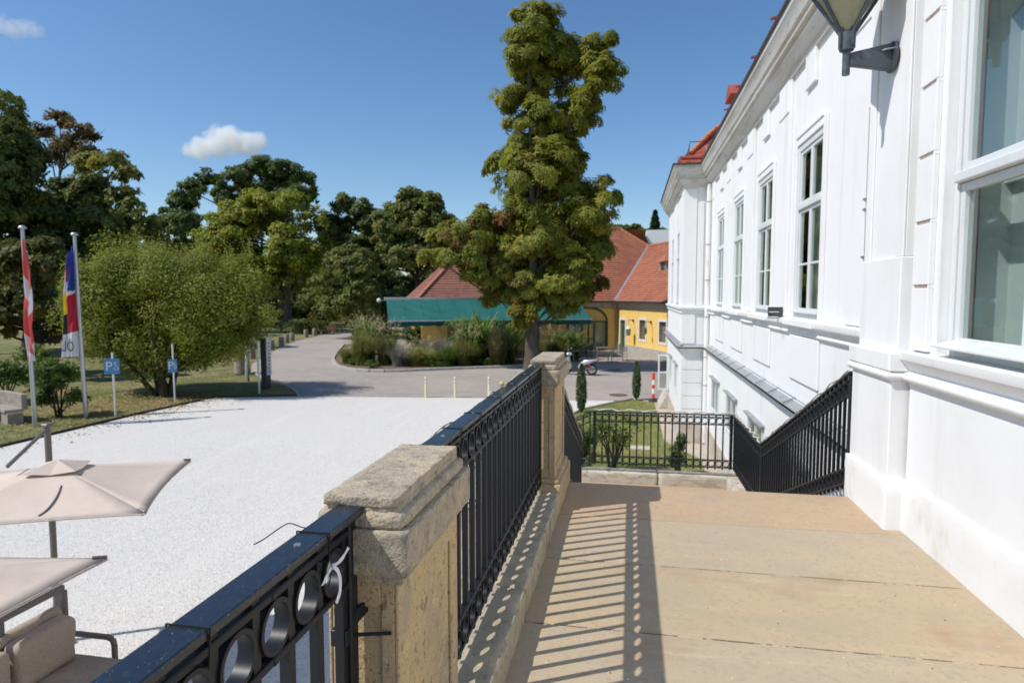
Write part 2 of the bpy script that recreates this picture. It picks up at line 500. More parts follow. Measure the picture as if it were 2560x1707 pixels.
m_oldkerb = mat('lime_streaked_kerb', (0.52, 0.47, 0.38), 0.9, layers=((5, (0.40, 0.34, 0.26), 0.45, 0.6, 6, (1, 1, 3)), (9, (0.22, 0.19, 0.15), 0.58, 0.68, 6)), bumps=((60, 0.4, 0.004),))
m_iron = mat('black_painted_iron', (0.010, 0.012, 0.016), 0.42, spec=0.35, layers=((90, (0.022, 0.024, 0.028), 0.62, 0.7, 3),), bumps=((160, 0.12, 0.001), (25, 0.08, 0.003)))
m_ironcap = mat('black_handrail_paint', (0.010, 0.015, 0.024), 0.30, spec=0.6, layers=((330, (0.55, 0.53, 0.48), 0.735, 0.75, 1), (60, (0.022, 0.028, 0.036), 0.5, 0.7, 4)), bumps=((420, 0.10, 0.0006),))
m_screw = mat('zinc_screw', (0.62, 0.62, 0.63), 0.35, metal=0.9, layers=((300, (0.2, 0.19, 0.18), 0.55, 0.65, 2),))
m_frame = mat('pale_window_paint', (0.665, 0.685, 0.68), 0.45, layers=((5, (0.59, 0.61, 0.605), 0.5, 0.7, 4, (1, 1, 0.4)), (22, (0.45, 0.44, 0.41), 0.70, 0.78, 4)), bumps=((60, 0.06, 0.002),))
m_glass = glass_mat('window_glass', (0.88, 0.92, 0.91), boost=1.25)
m_glass_far = glass_mat('old_window_glass', (0.86, 0.90, 0.87), boost=0.8)
m_blind = mat('pale_inner_blind', (0.58, 0.62, 0.60), 0.8, bumps=((40, 0.05, 0.002),))
m_room = mat('dim_room', (0.60, 0.63, 0.57), 0.9, layers=((1.2, (0.46, 0.49, 0.43), 0.45, 0.6, 3),))
m_curtain = mat('grey_curtain', (0.46, 0.46, 0.43), 0.85)
m_flash = mat('grey_zinc_flashing', (0.33, 0.34, 0.345), 0.55, metal=0.15, layers=((3, (0.25, 0.26, 0.265), 0.45, 0.65, 5), (14, (0.42, 0.42, 0.41), 0.62, 0.75, 4)), bumps=((12, 0.08, 0.006),))
m_pipe = mat('white_downpipe', (0.76, 0.755, 0.74), 0.5, layers=((4, (0.60, 0.55, 0.48), 0.6, 0.75, 5, (1, 1, 0.2)),))
m_darkedge = mat('dark_eaves_gutter', (0.055, 0.045, 0.04), 0.6, layers=((20, (0.12, 0.09, 0.07), 0.5, 0.7, 4),))
m_tile = mat('orange_roof_tile', (0.385, 0.138, 0.075), 0.88, layers=((1.1, (0.30, 0.105, 0.06), 0.40, 0.62, 6), (9, (0.47, 0.20, 0.11), 0.55, 0.7, 3, (2, 2, 6)), (4, (0.15, 0.085, 0.06), 0.56, 0.72, 6), (30, (0.20, 0.09, 0.06), 0.6, 0.7, 2)), bumps=((18, 0.3, 0.02),))
m_tile_brown = mat('brown_roof_tile', (0.27, 0.115, 0.075), 0.9, layers=((1.4, (0.20, 0.085, 0.06), 0.45, 0.6, 5), (8, (0.36, 0.17, 0.11), 0.56, 0.7, 3, (2, 2, 6))), bumps=((18, 0.3, 0.02),))
m_ridge = mat('ridge_tile', (0.50, 0.19, 0.09), 0.85, layers=((8, (0.36, 0.13, 0.07), 0.45, 0.6, 4),))
m_redsheet = mat('red_painted_roof_sheet', (0.35, 0.085, 0.05), 0.55, layers=((6, (0.26, 0.06, 0.04), 0.5, 0.65, 4),))
m_yellow = mat('yellow_render', (0.86, 0.58, 0.18), 0.85, layers=((0.8, (0.80, 0.52, 0.155), 0.45, 0.65, 5), (5, (0.60, 0.38, 0.12), 0.62, 0.75, 5)), bumps=((25, 0.1, 0.006),))
m_greywall = mat('grey_socle', (0.42, 0.40, 0.36), 0.9, layers=((3, (0.32, 0.30, 0.27), 0.45, 0.65, 5),))
m_palestone = mat('pale_wall_base', (0.55, 0.49, 0.42), 0.9, layers=((2, (0.46, 0.38, 0.31), 0.42, 0.62, 5), (12, (0.36, 0.30, 0.25), 0.58, 0.7, 5)), bumps=((40, 0.3, 0.004),))
m_greendoor = mat('dark_green_paint', (0.02, 0.095, 0.07), 0.4, layers=((8, (0.015, 0.07, 0.05), 0.5, 0.65, 4),))
m_awning = mat('green_awning_cloth', (0.010, 0.135, 0.118), 0.75, layers=((0.9, (0.008, 0.115, 0.10), 0.45, 0.65, 4), (6, (0.025, 0.17, 0.15), 0.66, 0.8, 3, (3, 0.3, 1))), bumps=((1.1, 0.5, 0.12), (3.5, 0.3, 0.04), (60, 0.05, 0.002)), transl=0.12)
m_alu = mat('brushed_aluminium', (0.52, 0.53, 0.54), 0.4, metal=0.75, layers=((6, (0.40, 0.41, 0.42), 0.5, 0.65, 4, (1, 1, 0.1)),))
m_darkmetal = mat('anthracite_metal', (0.055, 0.06, 0.065), 0.45, metal=0.3, layers=((20, (0.085, 0.09, 0.095), 0.55, 0.7, 3),))
m_lampmetal = mat('lamp_grey_enamel', (0.07, 0.085, 0.095), 0.42, metal=0.2, layers=((14, (0.11, 0.125, 0.13), 0.5, 0.7, 4), (60, (0.04, 0.035, 0.03), 0.66, 0.74, 3)))
m_lampglass = mat('cream_lamp_glass', (0.62, 0.58, 0.40), 0.25, layers=((7, (0.50, 0.48, 0.34), 0.45, 0.65, 4),), transl=0.45)
m_asphalt = mat('old_asphalt', (0.375, 0.325, 0.278), 0.9, layers=((0.25, (0.325, 0.285, 0.248), 0.42, 0.62, 5), (1.6, (0.41, 0.36, 0.31), 0.52, 0.7, 5), (40, (0.20, 0.18, 0.16), 0.6, 0.72, 2)), bumps=((90, 0.3, 0.006),))
m_gravel = mat('white_gravel', (0.66, 0.632, 0.585), 0.9, layers=((26, (0.50, 0.478, 0.44), 0.5, 0.62, 3), (60, (0.36, 0.35, 0.34), 0.60, 0.70, 2), (0.22, (0.62, 0.59, 0.54), 0.45, 0.6, 4), (0.7, (0.645, 0.61, 0.555), 0.5, 0.66, 6, (3, 0.4, 1)), (9, (0.70, 0.675, 0.63), 0.56, 0.7, 3)), bumps=((60, 0.5, 0.012, 'voronoi'), (150, 0.5, 0.006)))
m_stones = mat('white_pebbles', (0.70, 0.69, 0.675), 0.85, tint=((0.0, (0.36, 0.335, 0.30)), (0.35, (0.64, 0.615, 0.57)), (1.0, (0.80, 0.775, 0.73))))
m_lawn = mat('dry_lawn', (0.155, 0.165, 0.045), 0.95, layers=((0.5, (0.30, 0.225, 0.105), 0.44, 0.60, 5), (2.2, (0.125, 0.16, 0.04), 0.50, 0.66, 5), (9, (0.23, 0.18, 0.09), 0.6, 0.7, 4)), bumps=((60, 0.8, 0.03), (9, 0.4, 0.06)))
m_lawn2 = mat('mown_lawn', (0.20, 0.225, 0.055), 0.95, layers=((0.9, (0.30, 0.26, 0.10), 0.46, 0.62, 5), (3.5, (0.165, 0.215, 0.05), 0.50, 0.66, 5), (14, (0.22, 0.19, 0.08), 0.6, 0.7, 4)), bumps=((70, 0.8, 0.03), (9, 0.4, 0.05)))
m_grass = mat('grass_blades', (0.1, 0.14, 0.03), 0.8, tint=((0.0, (0.10, 0.14, 0.03)), (0.5, (0.185, 0.215, 0.055)), (0.8, (0.30, 0.26, 0.10)), (1.0, (0.38, 0.30, 0.15))), transl=0.3)
m_soil = mat('bed_soil', (0.15, 0.105, 0.07), 0.95, layers=((3, (0.22, 0.16, 0.11), 0.45, 0.62, 5), (20, (0.08, 0.06, 0.04), 0.55, 0.68, 4)), bumps=((25, 0.8, 0.05),))
m_kerbstone = mat('granite_kerb', (0.42, 0.40, 0.375), 0.85, layers=((5, (0.34, 0.325, 0.30), 0.45, 0.6, 5), (50, (0.25, 0.24, 0.23), 0.58, 0.68, 3)), bumps=((60, 0.4, 0.006),))
m_path = mat('pale_paving', (0.46, 0.395, 0.32), 0.9, layers=((0.9, (0.39, 0.33, 0.27), 0.45, 0.62, 5), (14, (0.30, 0.26, 0.21), 0.6, 0.72, 4)), bumps=((40, 0.25, 0.006),))
m_bark = mat('grey_bark', (0.115, 0.09, 0.068), 0.95, layers=((5, (0.065, 0.05, 0.04), 0.45, 0.6, 6, (2, 2, 0.3)), (14, (0.17, 0.14, 0.11), 0.6, 0.7, 4, (2, 2, 0.3))), bumps=((14, 0.9, 0.04),))
m_darkbark = mat('dark_bark', (0.05, 0.04, 0.03), 0.95, layers=((6, (0.03, 0.024, 0.018), 0.45, 0.6, 5, (2, 2, 0.3)),), bumps=((14, 0.8, 0.03),))
m_wood = mat('weathered_log', (0.30, 0.25, 0.19), 0.9, layers=((6, (0.20, 0.165, 0.125), 0.45, 0.6, 5, (2, 2, 0.3)),), bumps=((20, 0.4, 0.01),))
m_brownwood = mat('brown_bench_wood', (0.16, 0.07, 0.04), 0.7, layers=((6, (0.11, 0.05, 0.03), 0.45, 0.6, 5),))
m_concrete = mat('mossy_concrete', (0.33, 0.285, 0.235), 0.92, layers=((4, (0.25, 0.215, 0.18), 0.45, 0.6, 6), (7, (0.34, 0.22, 0.09), 0.62, 0.76, 4)), bumps=((40, 0.5, 0.006),))
m_canvas = mat('beige_parasol_cloth', (0.76, 0.645, 0.545), 0.85, layers=((1.3, (0.71, 0.60, 0.505), 0.45, 0.65, 4), (7, (0.66, 0.55, 0.46), 0.62, 0.78, 5)), bumps=((3.5, 0.35, 0.03), (11, 0.18, 0.01), (260, 0.08, 0.001)), transl=0.25)
m_taupe = mat('taupe_aluminium', (0.15, 0.135, 0.125), 0.45, layers=((30, (0.18, 0.165, 0.15), 0.55, 0.7, 3),))
m_cushion = mat('beige_cushion_fabric', (0.40, 0.335, 0.275), 0.95, layers=((60, (0.33, 0.275, 0.225), 0.45, 0.6, 3), (3, (0.44, 0.37, 0.31), 0.5, 0.65, 4)), bumps=((14, 0.3, 0.02), (200, 0.2, 0.002)))
m_white = mat('white_paint', (0.75, 0.75, 0.74), 0.5, layers=((8, (0.66, 0.65, 0.62), 0.55, 0.7, 4),))
m_cream = mat('cream_post_paint', (0.74, 0.66, 0.40), 0.5, layers=((20, (0.62, 0.55, 0.36), 0.55, 0.7, 4),))
m_silver = mat('reflective_band', (0.55, 0.57, 0.60), 0.3, metal=0.5)
m_red = mat('signal_red', (0.72, 0.035, 0.025), 0.5)
m_black = mat('black_rubber', (0.018, 0.018, 0.019), 0.7, layers=((30, (0.03, 0.03, 0.03), 0.55, 0.7, 3),))
m_signblue = mat('traffic_blue', (0.06, 0.24, 0.46), 0.4, spec=0.5)
m_manhole = mat('rusty_iron_cover', (0.14, 0.085, 0.065), 0.75, layers=((20, (0.09, 0.06, 0.05), 0.5, 0.65, 4),), bumps=((40, 0.5, 0.01, 'voronoi'),))
m_rust = mat('rusty_sheet', (0.28, 0.10, 0.04), 0.8, layers=((8, (0.14, 0.06, 0.03), 0.48, 0.65, 5),))
m_flagred = mat('flag_red_cloth', (0.66, 0.10, 0.085), 0.8, transl=0.2)
m_flagwhite = mat('flag_white_cloth', (0.70, 0.68, 0.70), 0.8, transl=0.2)
m_bred = mat('banner_red_cloth', (0.46, 0.012, 0.03), 0.75, transl=0.15)
m_bblue = mat('banner_blue_cloth', (0.03, 0.055, 0.30), 0.75, transl=0.15)
m_byellow = mat('banner_yellow_cloth', (0.80, 0.62, 0.03), 0.75, transl=0.15)
m_bblack = mat('banner_black_cloth', (0.045, 0.045, 0.05), 0.75)
m_scoot = mat('silver_scooter_paint', (0.52, 0.56, 0.60), 0.22, metal=0.25, coat=0.5)
m_cable = mat('pale_lamp_cable', (0.62, 0.58, 0.47), 0.6, layers=((60, (0.42, 0.39, 0.32), 0.5, 0.65, 3),))
m_ribbon = mat('white_ribbon', (0.74, 0.73, 0.78), 0.5)
m_bulb = mat('yellowed_bulb', (0.66, 0.58, 0.24), 0.15, transl=0.3)
m_blackplastic = mat('black_zip_tie', (0.012, 0.012, 0.013), 0.45)
m_brick = mat('bare_joint_mortar', (0.42, 0.34, 0.29), 0.9, layers=((40, (0.26, 0.12, 0.07), 0.56, 0.66, 3),))
m_seat = mat('wine_red_seat', (0.16, 0.03, 0.04), 0.7)
m_tabletop = mat('oak_table_top', (0.42, 0.30, 0.18), 0.6, layers=((8, (0.33, 0.23, 0.14), 0.45, 0.6, 4),))

LF = lambda name, *stops, tr=0.48: mat(name, (0.1, 0.1, 0.05), 0.55, tint=stops, transl=tr, spec=0.35)
lf_chest = LF('chestnut_leaves', (0.0, (0.238, 0.092, 0.027)), (0.16, (0.270, 0.173, 0.030)), (0.36, (0.216, 0.243, 0.032)), (0.7, (0.292, 0.313, 0.043)), (1.0, (0.454, 0.400, 0.054)))
lf_round = LF('cherry_leaves', (0.0, (0.143, 0.176, 0.022)), (0.45, (0.237, 0.275, 0.033)), (0.8, (0.308, 0.325, 0.050)), (1.0, (0.396, 0.319, 0.132)))
lf_dark = LF('dark_maple_leaves', (0.0, (0.070, 0.101, 0.025)), (0.5, (0.140, 0.179, 0.042)), (0.85, (0.252, 0.273, 0.059)), (1.0, (0.392, 0.350, 0.070)))
lf_mid = LF('linden_leaves', (0.0, (0.090, 0.120, 0.024)), (0.5, (0.173, 0.203, 0.041)), (1.0, (0.315, 0.307, 0.068)))
lf_yel = LF('yellowing_leaves', (0.0, (0.157, 0.196, 0.020)), (0.5, (0.274, 0.314, 0.031)), (0.85, (0.358, 0.353, 0.038)), (1.0, (0.504, 0.381, 0.045)))
lf_brown = LF('thin_brown_leaves', (0.0, (0.10, 0.09, 0.03)), (0.5, (0.18, 0.145, 0.045)), (1.0, (0.26, 0.15, 0.07)))
lf_acacia = LF('locust_leaves', (0.0, (0.068, 0.108, 0.030)), (0.5, (0.135, 0.189, 0.046)), (1.0, (0.243, 0.257, 0.068)))
lf_rust = LF('rusting_chestnut_leaves', (0.0, (0.07, 0.08, 0.022)), (0.5, (0.145, 0.15, 0.036)), (0.85, (0.20, 0.185, 0.05)), (1.0, (0.36, 0.19, 0.05)))
lf_shrub = LF('shrub_leaves', (0.0, (0.045, 0.085, 0.018)), (0.5, (0.10, 0.165, 0.03)), (1.0, (0.23, 0.29, 0.05)))
lf_cyp = LF('cypress_needles', (0.0, (0.023, 0.046, 0.014)), (0.5, (0.052, 0.094, 0.023)), (1.0, (0.102, 0.138, 0.036)), tr=0.15)
lf_reed = LF('broad_reed_leaves', (0.0, (0.09, 0.15, 0.028)), (0.5, (0.19, 0.31, 0.055)), (0.8, (0.28, 0.38, 0.10)), (1.0, (0.42, 0.29, 0.15)))
lf_straw = LF('straw_grass', (0.0, (0.20, 0.18, 0.055)), (0.4, (0.26, 0.29, 0.07)), (0.75, (0.36, 0.35, 0.11)), (1.0, (0.52, 0.42, 0.26)))
lf_lime = LF('lime_grass', (0.0, (0.22, 0.26, 0.045)), (0.5, (0.40, 0.42, 0.09)), (1.0, (0.58, 0.54, 0.22)))
lf_lav = LF('lavender_stems', (0.0, (0.17, 0.19, 0.10)), (0.5, (0.27, 0.27, 0.18)), (0.8, (0.34, 0.30, 0.34)), (1.0, (0.45, 0.39, 0.50)))
lf_rose = LF('rose_leaves', (0.0, (0.05, 0.08, 0.016)), (0.6, (0.12, 0.165, 0.03)), (0.9, (0.22, 0.22, 0.04)), (1.0, (0.55, 0.40, 0.04)))

# ---------------------------------------------------------------- the ground
def sheet(name, poly, z, m, cuts=0):
    b = MB(); b.add([(x, y, z) for x, y in poly], [tuple(range(len(poly)))])
    me = b.mesh(name)
    bm = bmesh.new(); bm.from_mesh(me)
    bmesh.ops.triangulate(bm, faces=bm.faces); bmesh.ops.recalc_face_normals(bm, faces=bm.faces)
    for f in bm.faces:
        if f.normal.z < 0: f.normal_flip()
    bm.to_mesh(me); bm.free()
    return tag(link_mesh(name, me, m), kind='structure')

sheet('lawn', [(-900,-300),(900,-300),(900,2500),(-900,2500)], GZ-0.03, m_lawn)
gravel_poly = [(-18.35,-14),(-0.5,-14),(-0.5,5),(-2.6,12),(-2.6,22),(-1.85,25.0),(-0.8,26.6),(-0.6,27.6),(-2.3,27.35),(-6.1,27.3),(-8.8,26.95),(-14.6,26.2),(-18.0,25.2),(-18.1,23.3),(-18.3,21.0),(-18.35,16)]
sheet('gravel_yard', gravel_poly, GZ-0.012, m_gravel)
road_left = [(-38,90),(-35.6,75),(-34.9,70.7),(-34.3,66.9),(-32.2,57.7),(-29.6,50.4),(-27.2,44.7),(-25.1,39.7),(-24.4,38.2),(-23.3,36.3),(-22.0,34.4),(-19.4,31.3),(-18.3,30.5),(-16.1,28.4),(-14.9,26.8),(-14.6,26.2)]
road = road_left + [(-8.8,26.95),(-6.1,27.3),(-2.3,27.35),(-0.6,27.6),(0.19,27.95),(1.0,27.7),(3,27.7),(8,44),(4,60),(-16,60),(-27,66),(-29.5,72),(-31,90)]
sheet('asphalt_road', road, GZ-0.004, m_asphalt)
sheet('path', [(0.6,9.5),(2.5,9.5),(2.5,20.2),(1.7,20.2),(1.7,28.4),(0.6,28.4)], GZ-0.008, m_path)
lawn2_poly = [(-0.8,26.6),(0.19,27.9),(1.04,27.3),(1.09,25.3),(1.09,20.1),(1.95,18.0),(1.95,11.3),(-2.55,11.3),(-2.55,22),(-1.8,25)]
sheet('garden_lawn', lawn2_poly, GZ+0.004, m_lawn2)
# far walks under the trees
sheet('park_path', [(-36,70),(-30,69),(-29,71.5),(-60,80),(-60,77)], GZ-0.002, m_path)

# thin edging between gravel and lawn, as separate lengths
def edging(name, pts, w, h, m, seg, z=GZ-0.02, jitter=0.0):
    root = tag(bpy.data.objects.new(name, None), kind='structure'); COL.objects.link(root); WL[root.name] = Vector((0,0,0))
    for (x0,y0),(x1,y1) in zip(pts, pts[1:]):
        L = math.hypot(x1-x0, y1-y0); n = max(1, round(L/seg))
        for i in range(n):
            a = i/n; b = (i+1)/n - 0.006/L*1.5
            p = Vector((x0+(x1-x0)*a, y0+(y1-y0)*a, z+h/2)); q = Vector((x0+(x1-x0)*b, y0+(y1-y0)*b, z+h/2))
            j = Vector((rng.uniform(-jitter,jitter), rng.uniform(-jitter,jitter), rng.uniform(-jitter,jitter)))
            MB().bar(p+j, q+j, w, h).build('kerb_stone', m, root, bevel=min(w,h)*0.15)
    return root
edging('lawn_edging', [(-18.38,4),(-18.38,16),(-18.33,21.0),(-18.13,23.3),(-18.03,25.2),(-14.6,26.22)], 0.06, 0.09, m_darkbark, 1.6, jitter=0.006)
edging('road_edging', [(-14.6,26.25),(-14.95,26.9),(-16.15,28.45),(-18.35,30.55),(-19.45,31.35),(-22.05,34.45)], 0.12, 0.07, m_kerbstone, 0.8, jitter=0.006)
edging('garden_edging', [(-2.55,14),(-2.55,22),(-1.82,25.0),(-0.8,26.62),(0.17,27.93)], 0.07, 0.09, m_concrete, 1.0, jitter=0.004)
bed_front = [(-25.5,54.3),(-22.5,46.6),(-20.4,41.6),(-19.3,39.6),(-18.5,38.1),(-17.6,36.9),(-16.7,36.1),(-15.9,35.6),(-15,35.35),(-14.1,35.4),(-13.3,35.7),(-11.2,37.0),(-9.4,38.0),(-7.6,38.9),(-6.1,40.0)]
edging('bed_kerb', bed_front, 0.22, 0.17, m_kerbstone, 0.75, jitter=0.012)
sheet('planting_bed', [(x-0.05*(x<-15), y+0.1) for x, y in bed_front] + [(-4.2,42.5),(-5.0,45.5),(-8,44.5),(-19,44),(-22,50),(-24.5,56)], GZ+0.05, m_soil)

# loose stones over the near gravel, and grass blades over the lawns
def scatter_poly(poly, n, ymin=-99, ymax=999, xmin=-99, xmax=999, dens=None):
    P = np.array(poly); lo = P.min(0); hi = P.max(0)
    lo = np.maximum(lo, [xmin, ymin]); hi = np.minimum(hi, [xmax, ymax])
    out = []
    got = 0
    while got < n:
        q = nrg.uniform(lo, hi, (n*2, 2))
        if dens is not None: q = q[nrg.uniform(size=len(q)) < dens(q)]
        ins = np.zeros(len(q), bool); j = len(P)-1
        for i in range(len(P)):
            c = ((P[i,1] > q[:,1]) != (P[j,1] > q[:,1])) & (q[:,0] < (P[j,0]-P[i,0])*(q[:,1]-P[i,1])/(P[j,1]-P[i,1]+1e-12)+P[i,0])
            ins ^= c; j = i
        q = q[ins]; out.append(q); got += len(q)
    return np.concatenate(out)[:n]
OCT = (np.array([(0.5,0,0.1),(-0.5,0.1,0.05),(0.05,0.45,0),(0,-0.5,0.08),(0.05,0,0.42)], float), [(0,2,4),(2,1,4),(1,3,4),(3,0,4)])
q = scatter_poly(gravel_poly, 120000, ymin=3.0, ymax=17, xmin=-13, xmax=-0.6, dens=lambda q: np.clip(1.3-(q[:,1]-3)/15, 0.1, 1))
P = np.column_stack([q, np.full(len(q), GZ-0.012)])
N = np.column_stack([nrg.normal(size=(len(q),2))*0.25, np.ones(len(q))])
tag(link_mesh('loose_gravel', leaf_mesh('loose_gravel', P, N, nrg.uniform(0.010, 0.028, len(q)), nrg.beta(2.2, 1.6, len(q)), OCT), m_stones),
    'loose white gravel stones strewn over the yard', 'gravel', kind='stuff')
BLADE = (np.array([(-0.08,0,0),(0.08,0,0),(0.02,0.3,0.9)], float), [(0,1,2)])
def grass(name, label, poly, n, z, h, **kw):
    q = scatter_poly(poly, n, **kw)
    P = np.column_stack([q, np.full(n, z)])
    N = np.column_stack([nrg.normal(size=(n,2))*0.35, np.ones(n)])
    clump = np.array([noise.noise(Vector((a*0.5, b*0.5, 0))) for a, b in q])
    t = np.clip(0.42 + clump*0.75 + nrg.normal(size=n)*0.14, 0, 1)
    tag(link_mesh(name, leaf_mesh(name, P, N, nrg.uniform(0.6, 1.3, n)*h, t, BLADE), m_grass), label, 'grass', kind='stuff')
grass('park_grass', 'short dry grass of the park lawn beyond the gravel', [(-18.45,6),(-18.45,16),(-18.4,21.1),(-18.2,23.4),(-18.1,25.3),(-14.7,26.3),(-15.1,27),(-16.3,28.5),(-18.5,30.6),(-22.2,34.5),(-24.6,38.3),(-29.8,50.5),(-34,60),(-60,60),(-60,6)], 90000, GZ-0.03, 0.075, dens=lambda q: np.clip(1.2-np.hypot(q[:,0]+18, q[:,1]-22)/38, 0.06, 1))
grass('garden_grass', 'mown grass on the small garden lawn beside the white building', lawn2_poly, 45000, GZ+0.004, 0.05)
# ---------------------------------------------------------------- terrace floor, stairs, landing
tb = MB(); tb.box((-0.92,-6,GZ-0.1), (2.2,5.36,-0.07))
terrace = structure('terrace', tb, m_palestone)
edges_y = [-1.8, -0.95, -0.1, 0.68, 1.45, 2.22, 3.005, 3.79, 4.585, 5.42]
for i in range(len(edges_y)-1):
    y0, y1 = edges_y[i], edges_y[i+1]
    dz = rng.uniform(-0.002, 0.002)
    s = rough_block('slab', (-0.505, y0+0.0065, -0.12), (1.86, y1-0.0065, 0.0+dz), (m_slab, m_slab3, m_slab2)[{8:2, 7:1, 6:0, 5:1}.get(i, i % 3)], terrace, cell=0.05, amp=0.0011, rnd=0.005, freq=2.0, seed=i*3.7)
for i in range(1, len(edges_y)-1):
    y = edges_y[i]
    MB().box((-0.50, y-0.012, -0.10), (1.84, y+0.012, -0.0045)).build('mortar_joint', m_joint, terrace)
# the coping the railing stands on, in lengths
curb = tag(bpy.data.objects.new('terrace_curb', None), kind='structure'); COL.objects.link(curb); WL['terrace_curb'] = Vector((0,0,0))
cy = [-1.8, 0.2, 1.40, 2.15, 3.05, 3.85, 4.70]
for i in range(len(cy)-1):
    rough_block('coping_stone', (-0.93, cy[i]+0.003, -0.10), (-0.492, cy[i+1]-0.003, 0.145+rng.uniform(-0.002,0.002)), m_curb, curb, cell=0.03, amp=0.0035, rnd=0.016, freq=14, seed=i*2.1, chip=0.014)

# grime and grout left along the curb foot
# flight of steps down to the landing
LZ = -1.62
steps = tag(bpy.data.objects.new('stair_flight', None), kind='structure'); COL.objects.link(steps); WL['stair_flight'] = Vector((0,0,0))
for i in range(9):
    z = -0.162*(i+1)
    rough_block('step', (-0.62, 5.40+0.36*i, z-0.5), (1.83, 5.42+0.36*(i+1)+0.03, z), m_slab, steps, cell=0.12, amp=0.002, rnd=0.012, freq=3, seed=i*1.9)
for x0, x1 in ((-0.93,-0.62), (1.83,2.05)):
    b = MB(); b.add([(x0,5.43,0.02),(x1,5.43,0.02),(x1,8.9,-1.36),(x0,8.9,-1.36),(x0,5.43,GZ),(x1,5.43,GZ),(x1,8.9,GZ),(x0,8.9,GZ)],
        [(0,1,2,3),(4,7,6,5),(0,4,5,1),(1,5,6,2),(2,6,7,3),(3,7,4,0)])
    b.build('stair_string', m_oldkerb, steps, bevel=0.012)
landing = structure('landing', MB().box((-0.95,8.66,GZ-0.1), (2.05,11.26,LZ-0.06)), m_palestone)
ly = [8.66, 9.5, 10.35, 10.97]
for i in range(3):
    for k, (x0, x1) in enumerate(((-0.95,0.52),(0.52,1.62))):
        rough_block('slab', (x0+0.004, ly[i]+0.004, LZ-0.10), (x1-0.004, ly[i+1]-0.004, LZ+rng.uniform(-0.002,0.002)), m_slab2, landing, cell=0.1, amp=0.002, rnd=0.008, freq=3, seed=20+i+k*5)
for k, (x0, x1) in enumerate(((-0.95,0.50),(0.515,1.90))):
    rough_block('kerb_stone', (x0, 10.97, LZ-0.1), (x1, 11.26, -1.43), m_oldkerb, landing, cell=0.06, amp=0.006, rnd=0.03, freq=5, seed=40+k, chip=0.02)
rough_block('kerb_stone', (1.62, 8.7, LZ-0.1), (1.95, 10.96, -1.43), m_oldkerb, landing, cell=0.08, amp=0.006, rnd=0.04, freq=5, seed=45)
# lower flight turning left to the gravel
for i in range(8):
    z = LZ - 0.16*(i+1)
    rough_block('step', (-0.95-0.36*(i+1)-0.03, 8.95, z-0.4), (-0.95-0.36*i+0.02, 10.95, z), m_slab2, landing, cell=0.15, amp=0.002, rnd=0.012, freq=3, seed=60+i)
b = MB(); b.add([(-0.95,10.97,-1.43),(-0.95,11.2,-1.43),(-3.9,11.2,GZ+0.15),(-3.9,10.97,GZ+0.15),(-0.95,10.97,GZ-.1),(-0.95,11.2,GZ-.1),(-3.9,11.2,GZ-.1),(-3.9,10.97,GZ-.1)],
      [(0,1,2,3),(4,7,6,5),(0,4,5,1),(1,5,6,2),(2,6,7,3),(3,7,4,0)])
b.build('stair_string', m_oldkerb, landing, bevel=0.012)

